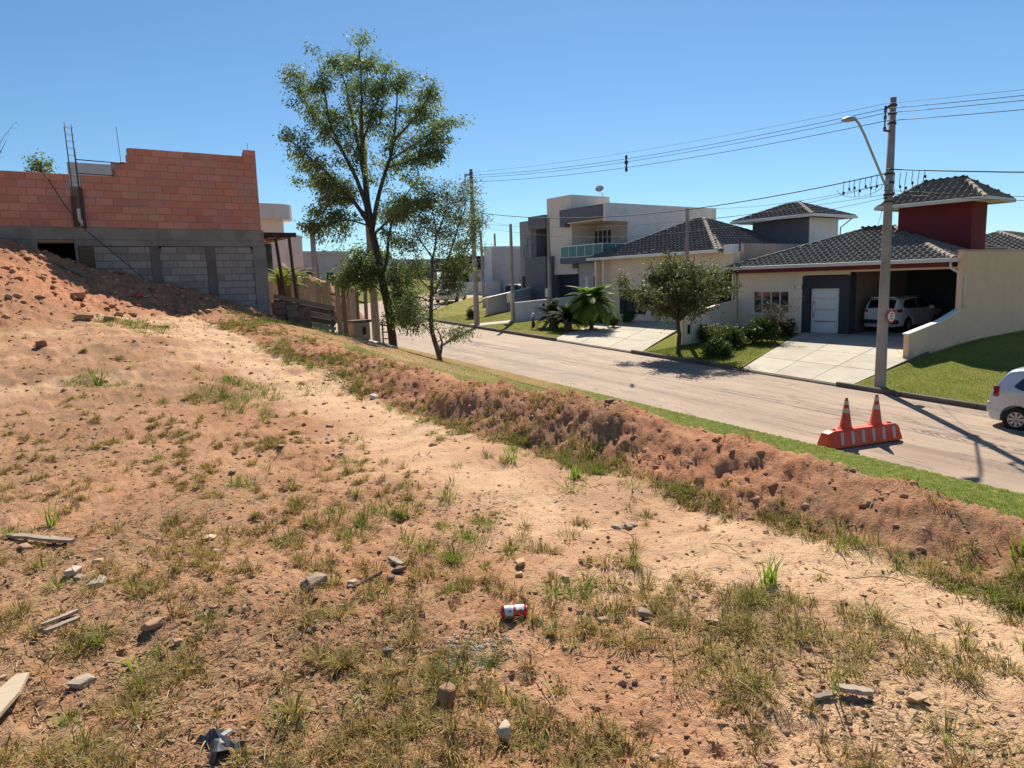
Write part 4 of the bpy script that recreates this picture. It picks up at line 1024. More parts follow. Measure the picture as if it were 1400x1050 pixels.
# posts in the next lot
for (lab, x, y, z0, z1, r_, m_) in (('pale square concrete post standing behind the plank hoarding', 12.1, 32.6, 2.4, 6.85, .09, surf('post_concrete', (.34, .33, .31), .15, 2.0)),
                                  ('thin dark leaning pole beside the pale concrete post', 12.35, 32.9, 2.4, 7.15, .05, M_post)):
    mb = MB()
    if r_ > .08: mb.box(x-r_, x+r_, y-r_, y+r_, z0, z1)
    else: mb.tube([(x+.05, y, z0), (x, y, (z0+z1)/2), (x-.1, y, z1)], [r_, r_*.9, r_*.75], 8)
    o = mb.build('post', m_, None, off=(x, y, z0)); o.location = (x, y, z0); tag(o, lab, 'post')
# meter cabinet by the pale pole
mc = thing('meter_cabinet', 'squat concrete meter cabinet with dark lid beside the pale roadside pole', 'cabinet', (11.25, 25.9, gz(11.25, 25.9)))
zc = gz(11.25, 25.9)
w = MB(); w.box(10.9, 11.6, 25.7, 26.2, zc-.3, zc+.72); w.build('body', surf('cabinet_concrete', (.40, .37, .33), .12, 2.0, stain=(.25, .2, .15), stain_amt=.4), mc, bevel=.02)
w = MB(); w.box(10.86, 11.66, 25.66, 26.24, zc+.72, zc+.82); w.build('lid', M_concd, mc, bevel=.015)
w = MB(); w.box(11.28, 11.42, 25.685, 25.70, zc+.25, zc+.55); w.build('meter_window', M_dark, mc)
lot_board('pale broken slab leaning in the weeds before the meter cabinet', (10.9, 24.4), (11.6, 23.6), .3, .06, surf('pale_mortar', (.55, .5, .46)), .06, .2, 'concrete_slab', 'slab')
lg = thing('ladder_gate', 'small wooden gate of thin rails behind the pale roadside pole', 'gate', (12.7, 26.6, gz(12.7, 26.6)))
zg = gz(12.7, 26.6)
for x in (12.55, 12.85):
    w = MB(); w.bar((x, 26.6, zg-.1), (x, 26.6, zg+1.1), .05, .05); w.build('stile', M_darkwood, lg)
for k in range(4):
    w = MB(); w.bar((12.55, 26.6, zg+.15+.27*k), (12.85, 26.6, zg+.15+.27*k), .03, .05); w.build('rail', M_darkwood, lg)

# ---------------------------------------------------------------- utility poles, lamp, sign, wires
M_pole = surf('pole_concrete', (0.36, 0.32, 0.285), .16, 1.5, stain=(.13, .11, .10), stain_amt=.5, fine=60, bstr=.3)
M_pole_pale = surf('pole_concrete_pale', (0.42, 0.37, 0.31), .14, 1.5, stain=(.25, .2, .16), stain_amt=.4, fine=60, bstr=.3)
M_galv = surf('galvanised', (0.36, 0.36, 0.37), .12, 4.0, rough=.45, metal=.6, bstr=.05)
M_iron = surf('dark_iron', (0.05, 0.05, 0.055), .2, 5.0, rough=.6)
M_ins = plain('brown_porcelain', (0.10, 0.05, 0.04), .3)
M_wire = surf('wire_black', (0.02, 0.02, 0.022), .1, 5, rough=.6, bstr=0)
def upole(label, x, y, z0, h, r0, r1, lean=(0, 0), mat=None, group=None, arms=True):
    t_ = thing('utility_pole', label, 'pole', (x, y, z0), group=group)
    mb = MB(); mb.tube([(x+lean[0]*k, y+lean[1]*k, z0-.5+(h+.5)*k) for k in (0, .06, .3, .6, 1)], [r0*1.02, r0, r0*.7+r1*.3, r0*.4+r1*.6, r1], 16); mb.build('shaft', mat or M_pole, t_)
    if arms:
        tx, ty = x+lean[0], y+lean[1]
        for dz in (.22, .45, .72, 2.15, 2.4, 2.75, 2.95):
            mb = MB(); mb.tube([(tx, ty, z0+h-dz-.03), (tx, ty, z0+h-dz+.03)], r1*1.25 if dz < 2 else r0*.85, 14); mb.build('clamp_band', M_iron, t_)
        for dz in (.30, .95):
            mb = MB(); mb.bar((tx-.42, ty, z0+h-dz), (tx-r1*.5, ty, z0+h-dz), .05, .05); mb.build('bracket', M_iron, t_)
        mb = MB(); mb.tube([(tx-.40, ty, z0+h-.30), (tx-.40, ty, z0+h-.98)], .022, 6); mb.build('spacer_rod', M_iron, t_)
        for dz in (.38, .58, .9):
            mb = MB(); mb.lathe([(.02, -.07), (.055, -.05), (.03, -.02), (.055, .01), (.03, .04), (.02, .07)], (tx-.40, ty, z0+h-dz), 10); mb.build('insulator', M_ins, t_)
        for dz in (2.15, 2.75, 2.85):
            mb = MB(); mb.bar((tx-.28, ty, z0+h-dz), (tx+.25, ty, z0+h-dz), .04, .04); mb.build('bracket', M_iron, t_)
    return t_
PA = (21.62, 10.86, .72); PB = (21.6, 33.5, 1.92)
upole('tall grey concrete utility pole carrying the street lamp and the speed sign', *PA, 8.45, .165, .095, (.05, .02))
upole('tall grey concrete utility pole on the kerb where the road bends', *PB, 8.45, .165, .095, (0, .02))
upole('pale roadside utility pole behind the big tree', 12.0, 26.0, gz(12, 26), 9.0, .165, .10, (-.1, .05), M_pole_pale, arms=False)
NP = (21.6, -24.0, -1.1)
upole('grey concrete utility pole further down the road', *NP, 9.0, .165, .095)
# street lamp
ax, ay, az = PA
sl_ = thing('street_lamp', 'street lamp on a long slanted arm fixed to the pole by the garage', 'street lamp', (ax-.1, ay, az+5.9))
mb = MB(); mb.tube([(ax-.10, ay, az+5.85), (ax-.3, ay+.02, az+6.1), (ax-1.25, ay+.12, az+7.3), (ax-1.5, ay+.15, az+7.58), (ax-1.66, ay+.17, az+7.69)], .032, 10); mb.build('arm', M_galv, sl_)
mb = MB(); mb.bar((ax-.15, ay, az+5.8), (ax-.10, ay, az+6.15), .1, .06); mb.build('arm_clamp', M_galv, sl_)
M_lens = plain('lamp_lens', (.55, .55, .5), .2)
hd_c = Vector((ax-1.92, ay+.19, az+7.66)); prof = []
mb = MB(); vs = []; n = 14; secs = [(-.34, .03, .03), (-.28, .11, .07), (-.1, .15, .10), (.08, .13, .10), (.22, .08, .07), (.3, .045, .045)]
for (dx, rw, rh) in secs:
    for k in range(n):
        t = 2*math.pi*k/n; vs.append(hd_c+Vector((dx, rw*math.cos(t), (rh*math.sin(t) if math.sin(t) > 0 else rh*.45*math.sin(t))+dx*.12)))
mb.add(vs, [(i*n+k, i*n+(k+1) % n, (i+1)*n+(k+1) % n, (i+1)*n+k) for i in range(len(secs)-1) for k in range(n)]+[tuple(range(n)), tuple(len(secs)*n-n+k for k in range(n))], True); mb.build('lamp_head', M_galv, sl_)
mb = MB(); mb.lathe([(.001, -.05), (.07, -.03), (.10, .01), (.001, .012)], hd_c+Vector((-.12, 0, -.035)), 14); mb.build('lens', M_lens, sl_)
# speed sign
def text_mesh(body, size, name='text'):
    cu = bpy.data.curves.new(name, 'FONT'); cu.body = body; cu.size = size; cu.align_x = 'CENTER'; cu.align_y = 'CENTER'; cu.extrude = .0008; cu.resolution_u = 3
    o = bpy.data.objects.new(name, cu); C.objects.link(o); bpy.context.view_layer.update()
    me = bpy.data.meshes.new_from_object(o.evaluated_get(bpy.context.evaluated_depsgraph_get()))
    bpy.data.objects.remove(o); bpy.data.curves.remove(cu); return me
sg = thing('speed_sign', 'round red rimmed speed limit sign on the pole by the driveway', 'sign', (ax+.05, ay-.22, az+2.12), R(-12), local=True)
mb = MB(); mb.lathe([(.001, 0), (.20, 0), (.20, .012), (.001, .012)], (0, 0, 0), 32, 'Y', False); mb.build('rim', plain('sign_red', (.50, .02, .025), .4), sg)
mb = MB(); mb.lathe([(.001, -.004), (.148, -.004), (.148, .004), (.001, .004)], (0, -.001, 0), 32, 'Y', False); mb.build('face', plain('sign_white', (.75, .75, .73), .4), sg)
for body, sz, z in (('20', .15, .035), ('km/h', .07, -.075)):
    me = text_mesh(body, sz); me.materials.append(plain('sign_black', (.015, .015, .015), .4))
    o = mesh_obj('lettering', me, sg); o.rotation_euler = (R(90), 0, 0); o.location = (0, -.0085, z); o.scale = (1.1, 1.25, 1)
mb = MB(); mb.bar((-.02, .012, .0), (-.05, .20, 0), .04, .05); mb.build('bracket', M_galv, sg)

def cable(label, a, b, sag, r=.012, group='overhead cables'):
    a = Vector(a); b = Vector(b); n = 22; pts = [a+(b-a)*(k/n)-Vector((0, 0, 4*sag*(k/n)*(1-k/n))) for k in range(n+1)]
    mb = MB(); mb.tube(pts, r, 5); o = mb.build('overhead_cable', M_wire, None, off=a); o.location = a
    return tag(o, label, 'cable', group)
topA = az+8.45; topB = PB[2]+8.45; topN = NP[2]+9.0
for (da, lab, r_) in ((.22, 'top bare wire strung between the utility poles above the houses', .005), (.36, 'upper insulated cable of the three strung between the utility poles', .009), (.48, 'middle insulated cable of the three strung between the utility poles', .009), (.70, 'lower insulated cable of the three strung between the utility poles', .010)):
    cable(lab, (ax-.40, ay, topA-da), (PB[0]-.40, PB[1], topB-da), .35 if da > .3 else .25, r_)
    cable(lab.replace('above the houses', 'towards the near end of the road').replace('strung between the utility poles', 'running on down the road'), (ax-.40, ay, topA-da), (NP[0]-.4, NP[1], topN-da), .75, r_)
for (da, lab, r_, sg_) in ((2.15, 'thick telephone cable sagging low before the house fronts', .017, .75), (2.75, 'thin telephone cable below the thick one before the houses', .007, .55), (2.85, 'slack lower telephone cable before the house fronts', .007, .9)):
    cable(lab, (ax-.2, ay, topA-da), (PB[0]-.2, PB[1], topB-da-.1), sg_, r_)
    cable(lab.replace('before the house fronts', 'down the road').replace('before the houses', 'down the road'), (ax-.2, ay, topA-da+.12), (NP[0]-.2, NP[1], topN-da), 1.2, r_)
# spacer clip on the three cables
k = .46; p = Vector((ax-.4, ay, topA-.5)).lerp(Vector((PB[0]-.4, PB[1], topB-.5)), k)-Vector((0, 0, 4*.35*k*(1-k)))
mb = MB(); mb.lathe([(.01, -.38), (.06, -.32), (.03, -.1), (.09, 0), (.03, .1), (.06, .24), (.01, .3)], p, 8); o = mb.build('cable_spacer', M_iron, None, off=p); o.location = p; tag(o, 'dark diamond spacer hanging on the three overhead cables', 'spacer')
# drop wires from the pole to the houses, and coiled slack near the pole
for (lab, b_, s_) in (('thin service wire from the lamp pole to the red tower house', (30.2, 16.0, 4.9), .3), ('thin service wire from the lamp pole to the short meter pole', (24.7, 20.9, 7.15), .25), ('thin service wire from the lamp pole to the grey modern house', (31.1, 34.0, 8.4), .8)):
    cable(lab, (ax, ay, topA-2.4), b_, s_, .007)
cable('thin service wire from the bend pole to the slanted meter pole', (PB[0], PB[1], topB-2.4), (24.0, 33.3, 7.4), .1, .007)
cable('thin service wire crossing from the bend pole to the far houses', (PB[0], PB[1], topB-2.6), (31.0, 46.7, 8.1), .3, .007)
for sgn, n_ in ((1, 7), (-1, 6)):
    for q in range(n_):
        f = .25+.17*q; y_ = ay+sgn*f; z_ = topA-2.17-.02*f
        mb = MB(); L_ = random.uniform(.3, .62); mb.tube([(ax-.2, y_, z_), (ax-.2+random.uniform(-.03, .03), y_+.02, z_-L_*.5), (ax-.2, y_+random.uniform(-.06, .06), z_-L_)], .009, 5)
        mb.lathe([(.005, -.05), (.028, -.03), (.028, .03), (.005, .05)], (ax-.2, y_, z_-L_*random.uniform(.5, .95)), 6)
        o = mb.build('drop_connector', M_wire, None, off=(ax-.2, y_, z_)); o.location = (ax-.2, y_, z_)
        tag(o, 'short drop wire hanging from the telephone cable on the bend side of the lamp pole' if sgn > 0 else 'short drop wire hanging from the telephone cable on the near side of the lamp pole', 'wire', 'drop wires on the bend side' if sgn > 0 else 'drop wires on the near side')
mb = MB(); cc = Vector((ax-.25, ay+.75, topA-2.45)); mb.tube([cc+Vector((0, .7*math.cos(t), -.28*math.sin(t))) for t in np.linspace(0, math.pi, 12)], .008, 5); o = mb.build('slack_cable', M_wire, None, off=cc); o.location = cc; tag(o, 'loop of slack cable beside the lamp pole', 'cable')

# short service poles with meters
def service_pole(label, x, y, z0, z1, r0, mat, box=None, lean=0.):
    t_ = thing('service_pole', label, 'pole', (x, y, z0))
    mb = MB()
    vs = []
    for (z, r_, lx) in ((z0-.3, r0, 0), (z0+.1, r0, 0), (z1, r0*.62, lean)):
        vs += [(x-r_+lx, y-r_*.8, z), (x+r_+lx, y-r_*.8, z), (x+r_+lx, y+r_*.8, z), (x-r_+lx, y+r_*.8, z)]
    mb.add(vs, [(i*4+k, i*4+(k+1) % 4, i*4+4+(k+1) % 4, i*4+4+k) for i in range(2) for k in range(4)]+[(0, 1, 2, 3), (8, 9, 10, 11)]); mb.build('shaft', mat, t_)
    if box:
        zb, hb, wb_ = box; mb = MB(); mb.box(x-r0-.16, x-r0+.02, y-wb_, y+wb_*.9, zb, zb+hb); mb.build('meter_box', surf('meter_box_grey', (.52, .52, .48), .08), t_, bevel=.015)
    return t_
service_pole('slim concrete service pole with a grey meter box on the dry lawn', 24.1, 33.45, 2.0, 7.5, .10, M_pole, (3.05, .55, .26))
service_pole('slim dark service pole with a small meter behind the cycad', 26.9, 33.5, 2.1, 7.95, .10, M_pole, (3.25, .5, .16))
service_pole('slim leaning service pole behind the dark grey sloping wall', 30.6, 46.3, 2.6, 8.2, .11, M_pole, None, -.1)
service_pole('slim pale service pole far along the bend', 41.0, 59.7, 3.3, 9.1, .12, M_pole)
service_pole('short square concrete service pole rising out of the round tree', 24.55, 20.95, 1.3, 7.15, .09, M_pole)
mb = MB(); mb.box(23.98, 24.10, 20.36, 20.40, 1.75, 2.15); o = mb.build('meter_window', M_dark, None, off=(24.04, 20.38, 1.75)); o.location = (24.04, 20.38, 1.75); tag(o, 'dark meter window set in the curved cream wall', 'meter')

# ---------------------------------------------------------------- barrier and cones
M_orange = surf('orange_plastic', (0.78, 0.075, 0.028), .12, 3.0, rough=.5, fine=40, bstr=.1, stain=(.55, .26, .17), stain_amt=.6)
M_reflect = surf('white_reflective', (0.62, 0.50, 0.43), .08, 4.0, rough=.5, stain=(.45, .35, .28), stain_amt=.4)
bx, by = 15.15, 7.98; bz = float(roadz(by))+.03; ba = math.atan2(-.5, 1.93)
br = thing('road_barrier', 'long orange plastic road barrier with white slanted stripes', 'barrier', (bx, by, bz), ba, local=True)
L2 = 1.0; pr = [(-.24, 0), (-.235, .06), (-.13, .32), (-.11, .36), (.11, .36), (.13, .32), (.235, .06), (.24, 0)]
mb = MB(); vs = []
for (xx, s_) in ((-L2, .55), (-L2+.10, .96), (-L2+.14, 1), (L2-.14, 1), (L2-.10, .96), (L2, .55)):
    for (y_, z_) in pr: vs.append((xx-(0.04 if abs(xx) == L2 and xx < 0 else 0), y_*(.8+.2*s_), z_*(s_*.35+.65)))
n = len(pr); mb.add(vs, [(i*n+k, i*n+k+1, (i+1)*n+k+1, (i+1)*n+k) for i in range(5) for k in range(n-1)]+[(i*n+n-1, i*n, (i+1)*n, (i+1)*n+n-1) for i in range(5)]+[tuple(range(n)), tuple(5*n+k for k in range(n))])
body = mb.build('body', M_orange, br, bevel=.012)
def on_face(s, h_):   # point on the sloped sides
    y_ = .235+(.13-.235)*(h_-.06)/(.32-.06); return y_*s
for k in range(6):
    x0 = -.80+.30*k
    for s in (-1, 1):
        mb = MB(); vs = []
        for h_, dx in ((.065, 0), (.315, .06)):
            for q in (0, .085): vs.append((x0+q+dx, on_face(s, h_)+s*.004, h_))
        mb.add(vs, [(0, 1, 3, 2)]); mb.build('stripe', M_reflect, br)
for x0 in (-.6, .6):
    mb = MB(); mb.lathe([(.045, .355), (.045, .385), (.001, .386)], (x0*1.35, 0, 0), 14); mb.build('filler_cap', M_orange, br)
def cone(label, x, y, z, rz):
    t_ = thing('traffic_cone', label, 'cone', (x, y, z), rz, group='orange cones on the barrier', local=True)
    def rad(h_): return .135+(.028-.135)*h_/.68
    mb = MB(); mb.lathe([(.17, 0), (.165, .02), (.145, .03), (rad(.05), .05), (rad(.68), .68), (rad(.68)*.5, .69), (.001, .69)], (0, 0, 0), 24); mb.build('body', M_orange, t_)
    for a_, b_ in ((.36, .46), (.54, .62)):
        mb = MB(); mb.lathe([(rad(a_)+.003, a_), (rad(b_)+.003, b_)], (0, 0, 0), 24); mb.build('reflective_band', M_reflect, t_)
    return t_
ca, sa = math.cos(ba), math.sin(ba)
cone('orange traffic cone with grey band on the end of the barrier nearer the grass', bx-.46*ca, by-.46*sa, bz+.355, .3)
cone('orange traffic cone on the end of the barrier nearer the middle of the road', bx+.42*ca, by+.42*sa, bz+.355, 1.1)

# ---------------------------------------------------------------- cars
M_tyre = surf('tyre_rubber', (0.022, 0.022, 0.024), .15, 8, rough=.85)
M_rim = plain('silver_wheel', (.50, .50, .51), .35, .5)
M_cglass = glassmat('car_glass', (.012, .014, .016), .04)
M_tail = plain('tail_lamp_red', (.30, .012, .018), .15, 0, .6)
M_headl = plain('head_lamp', (.62, .63, .65), .1, 0, .8)
M_trim = plain('black_trim', (.02, .02, .022), .5)
M_plate = plain('number_plate', (.6, .6, .6), .4)
M_silver = plain('silver_blue_paint', (.56, .61, .68), .25, .15, .8)
M_whitep = plain('white_car_paint', (.74, .75, .77), .25, 0, .8)
M_darkp = plain('dark_car_paint', (.045, .05, .06), .25, .1, .8)
def car(label, loc, rotz, spec, paint, group=None):
    """spec: dict with L, W, wheel r, wheel x positions, top profile (x,z), belt (x,z), bottom, glass panels"""
    t_ = thing('car', label, 'car', loc, rotz, group, local=True)
    top, belt, W2 = spec['top'], spec['belt'], spec['W']/2
    ix = [p[0] for p in top]; iz = [p[1] for p in top]; xs = sorted(set(ix))
    def zt(x): return float(np.interp(x, ix, iz))
    def zb(x): return float(np.interp(x, [p[0] for p in belt], [p[1] for p in belt]))
    x0, x1 = xs[0], xs[-1]; H = max(iz); gr = spec.get('ground', .2)
    def plan(x):
        a = min(1, max(0, (x-x0)/.55)); b = min(1, max(0, (x1-x)/.75)); return W2*(.80+.20*math.sin(a*math.pi/2))*(.76+.24*math.sin(b*math.pi/2))
    def half(x, z):
        b = zb(x); w_ = plan(x)
        if z > b: return w_*(.965-.24*(z-b)/max(.3, H-b))
        if z < .45: return w_*(.93+.06*(z-gr)/(.45-gr))
        return w_*(.99+.01*math.sin((z-.45)/max(.1, b-.45)*math.pi)-.025*max(0, (z-b+.12)/.12)*.5)
    rows = []
    for x in xs:
        T = zt(x); b = min(zb(x), T-.035); g = gr+(.10 if x in (x0, x1) else 0)
        zs = [g, g+.06, .45, .60, b-.06, b] if b-.06 > .62 else [g, g+.06, .40, .48, b-.04, b]
        if T-b > .12: zs += [b+(T-b)*.35, b+(T-b)*.75, T-.05]
        else: zs += [b+(T-b)*.3, b+(T-b)*.5, b+(T-b)*.7]
        sec = [(0, g)]+[(half(x, z), z) for z in zs]+[(half(x, zs[-1])*.80, T-.008), (half(x, zs[-1])*.4, T), (0, T+.004)]
        rows.append([(x, y, z) for y, z in sec])
    n = len(rows[0]); mb = MB(); vs = []
    for r_ in rows: vs += r_+[(p[0], -p[1], p[2]) for p in reversed(r_[1:-1])]
    m_ = 2*n-2
    fs = [(i*m_+k, i*m_+(k+1) % m_, (i+1)*m_+(k+1) % m_, (i+1)*m_+k) for i in range(len(rows)-1) for k in range(m_)]
    def endcap(i): 
        b_ = i*m_; return [(b_+k, b_+k+1, b_+m_-k-1, b_+m_-k) if k > 0 else (b_, b_+1, b_+m_-1) for k in range(n-2)]+[(b_+n-2, b_+n-1, b_+n)]
    mb.add(vs, fs+endcap(0)+endcap(len(rows)-1), True)
    o = mb.build('body', paint, t_)
    s_ = o.modifiers.new('sub', 'SUBSURF'); s_.levels = 2; s_.render_levels = 2
    cut = MB(); wr = spec['wr']
    for wx in spec['wheels']:
        for sg_ in (-1, 1): cut.lathe([(.001, -.3), (wr+.055, -.3), (wr+.055, .3), (.001, .3)], (wx, sg_*(W2-.02), wr), 24, 'Y', False)
    co = cut.build('cutter', None); bo = o.modifiers.new('arch', 'BOOLEAN'); bo.operation = 'DIFFERENCE'; bo.object = co; bo.solver = 'EXACT'
    co.parent = t_; bpy.context.view_layer.update()
    me = bpy.data.meshes.new_from_object(o.evaluated_get(bpy.context.evaluated_depsgraph_get())); o.modifiers.clear(); o.data = me
    bpy.data.objects.remove(co)
    mb = MB(); mb.box(x0+.4, x1-.4, -W2+.34, W2-.34, gr-.02, .62); mb.build('underbody', M_trim, t_)
    # wheels
    for wx in spec['wheels']:
        for sg_ in (-1, 1):
            yc = sg_*(W2-.115); ty = MB()
            ty.lathe([(wr*.62, -.095), (wr*.9, -.10), (wr*.985, -.08), (wr, -.03), (wr, .03), (wr*.985, .08), (wr*.9, .10), (wr*.62, .095), (wr*.62, -.095)], (wx, yc, wr), 32, 'Y'); tyre = ty.build('tyre', M_tyre, t_)
            rm = MB(); f_ = yc+sg_*.085
            rm.lathe([(wr*.64, f_-sg_*.02), (wr*.66, f_), (wr*.56, f_+sg_*.004), (wr*.55, f_-sg_*.03)], (wx, 0, wr), 28, 'Y')
            for q in range(spec.get('spokes', 7)):
                t = 2*math.pi*q/spec.get('spokes', 7)
                a_ = Vector((wx+.05*math.cos(t), f_-sg_*.004, wr+.05*math.sin(t))); b_ = Vector((wx+wr*.58*math.cos(t), f_-sg_*.004, wr+wr*.58*math.sin(t)))
                d_ = (b_-a_).normalized(); pp = Vector((-d_.z, 0, d_.x))
                rm.add([a_+pp*.02, a_-pp*.02, b_-pp*.036, b_+pp*.036], [(0, 1, 2, 3)])
            rm.lathe([(.001, f_+sg_*.006), (.05, f_+sg_*.004), (.055, f_-sg_*.02)], (wx, 0, wr), 16, 'Y')
            rm.build('wheel_cover', M_rim, tyre)
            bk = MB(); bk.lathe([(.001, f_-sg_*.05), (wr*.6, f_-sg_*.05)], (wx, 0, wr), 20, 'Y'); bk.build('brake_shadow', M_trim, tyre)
    # glass
    def side_patch(poly, name, mat, offs=.008):
        for sg_ in (-1, 1):
            g = MB(); xa = min(p[0] for p in poly['lo']); xb_ = max(p[0] for p in poly['lo']); nx, nz = 8, 4; vs = []
            for i in range(nx+1):
                x = xa+(xb_-xa)*i/nx; lo = float(np.interp(x, [p[0] for p in poly['lo']], [p[1] for p in poly['lo']])); hi = float(np.interp(x, [p[0] for p in poly['hi']], [p[1] for p in poly['hi']]))
                for j in range(nz+1):
                    z = lo+(hi-lo)*j/nz; vs.append((x, sg_*(half(x, z)+offs), z))
            g.add(vs, [(i*(nz+1)+j, i*(nz+1)+j+1, (i+1)*(nz+1)+j+1, (i+1)*(nz+1)+j) for i in range(nx) for j in range(nz)], True); g.build(name, mat, t_)
    for poly in spec['side_glass']: side_patch(poly, 'side_window', M_cglass)
    for (nm, xa, xb_, f0, f1) in spec['top_glass']:
        g = MB(); vs = []; nx, nyy = 6, 8
        for i in range(nx+1):
            x = xa+(xb_-xa)*i/nx; T = zt(x); wd = half(x, T-.05)*(f0+(f1-f0)*i/nx)
            for j in range(nyy+1):
                y_ = -wd+2*wd*j/nyy; vs.append((x+spec.get('gx', 0)*(1 if nm == 'windscreen' else -1), y_, T+.012-.03*(abs(y_)/max(wd, .1))**3))
        g.add(vs, [(i*(nyy+1)+j, i*(nyy+1)+j+1, (i+1)*(nyy+1)+j+1, (i+1)*(nyy+1)+j) for i in range(nx) for j in range(nyy)], True); g.build(nm, M_cglass, t_)
    # lamps
    for sg_ in (-1, 1):
        tl = spec['tail']; g = MB(); vs = []; 
        nx, nz = 4, 4
        for i in range(nx+1):
            for j in range(nz+1):
                x = tl[0]+(tl[1]-tl[0])*i/nx; z = tl[2]+(tl[3]-tl[2])*j/nz; vs.append((x-.012*(i == 0), sg_*(half(x, z)+.010), z))
        g.add(vs, [(i*(nz+1)+j, i*(nz+1)+j+1, (i+1)*(nz+1)+j+1, (i+1)*(nz+1)+j) for i in range(nx) for j in range(nz)], True)
        # wrap round the rear face
        yw = half(tl[0], tl[2])*.93; g.box(tl[0]-.035, tl[0]+.06, sg_*yw-.11 if sg_ > 0 else sg_*yw, sg_*yw if sg_ > 0 else sg_*yw+.11, tl[2]+.015, tl[3]-.015)
        g.build('tail_lamp', M_tail, t_)
        hl = spec['head']; g = MB(); vs = []
        for i in range(nx+1):
            for j in range(nz+1):
                x = hl[0]+(hl[1]-hl[0])*i/nx; z = hl[2]+(hl[3]-hl[2])*j/nz; vs.append((x, sg_*(half(x, z)+.010), z))
        g.add(vs, [(i*(nz+1)+j, i*(nz+1)+j+1, (i+1)*(nz+1)+j+1, (i+1)*(nz+1)+j) for i in range(nx) for j in range(nz)], True)
        g.box(x1-.30, x1-.02, sg_*W2*.72-.14, sg_*W2*.72+.14, hl[2], hl[3]); g.build('head_lamp', M_headl, t_)
        for hx in spec['handles']:
            z = zb(hx)-.10; g = MB(); g.box(hx-.09, hx+.09, sg_*(half(hx, z)+.005)-.012, sg_*(half(hx, z)+.005)+.014, z-.016, z+.016); g.build('door_handle', M_trim, t_, bevel=.006)
        mx = spec['mirror']; z = zb(mx)+.06; g = MB(); g.box(mx-.06, mx+.10, sg_*(half(mx, z))-.02 if sg_ > 0 else sg_*half(mx, z)-.19, sg_*half(mx, z)+.19 if sg_ > 0 else sg_*half(mx, z)+.02, z-.07, z+.07); g.build('mirror', paint, t_, bevel=.025)
        for dx in spec['doors']:
            g = MB(); zz0, zz1 = .36, zb(dx)-.01; vs = []
            for j in range(7):
                z = zz0+(zz1-zz0)*j/6; vs += [(dx-.006, sg_*(half(dx, z)+.004), z), (dx+.006, sg_*(half(dx, z)+.004), z)]
            g.add(vs, [(2*j, 2*j+1, 2*j+3, 2*j+2) for j in range(6)]); g.build('door_gap', M_trim, t_)
    for (nm, ax0, ax1, ay0, ay1, az0, az1, mt, bv) in spec.get('extra', ()):
        g = MB(); g.box(ax0, ax1, ay0, ay1, az0, az1); g.build(nm, mt, t_, bevel=bv)
    return t_
hatch = dict(W=1.66, wr=.29, wheels=(-1.24, 1.21), ground=.19, spokes=8,
    top=[(-1.90, .62), (-1.86, .86), (-1.78, 1.02), (-1.62, 1.30), (-1.50, 1.46), (-1.30, 1.50), (-.8, 1.53), (-.2, 1.53), (.25, 1.49), (.55, 1.36), (.95, 1.10), (1.15, 1.02), (1.5, .95), (1.75, .84), (1.88, .62)],
    belt=[(-1.90, .88), (-1.6, .96), (-.6, .95), (.8, .92), (1.88, .75)],
    side_glass=[dict(lo=[(-1.32, 1.06), (-1.15, .98), (-.42, .97)], hi=[(-1.32, 1.10), (-1.1, 1.36), (-.8, 1.42), (-.42, 1.43)]), dict(lo=[(-.36, .97), (.78, .95)], hi=[(-.36, 1.43), (.15, 1.40), (.45, 1.26), (.78, 1.0)])],
    top_glass=[('rear_window', -1.80, -1.56, .80, .84), ('windscreen', .42, 1.0, .80, .92)], gx=.012,
    tail=(-1.76, -1.64, .80, 1.04), tail_in=True, head=(1.35, 1.68, .68, .84), handles=(-.70, .20), mirror=.66, doors=(-1.02, -.38, .80),
    extra=[('bumper', -1.93, -1.74, -.70, .70, .38, .66, M_silver, .06), ('number_plate', -1.90, -1.865, -.2, .2, .72, .84, M_plate, .004), ('rear_wiper', -1.80, -1.77, -.2, .05, 1.12, 1.14, M_trim, 0)])
car('silver blue hatchback parked at the far kerb before the beige wall', (20.05, 5.2, float(roadz(5.6))+.02), R(-90), hatch, M_silver)
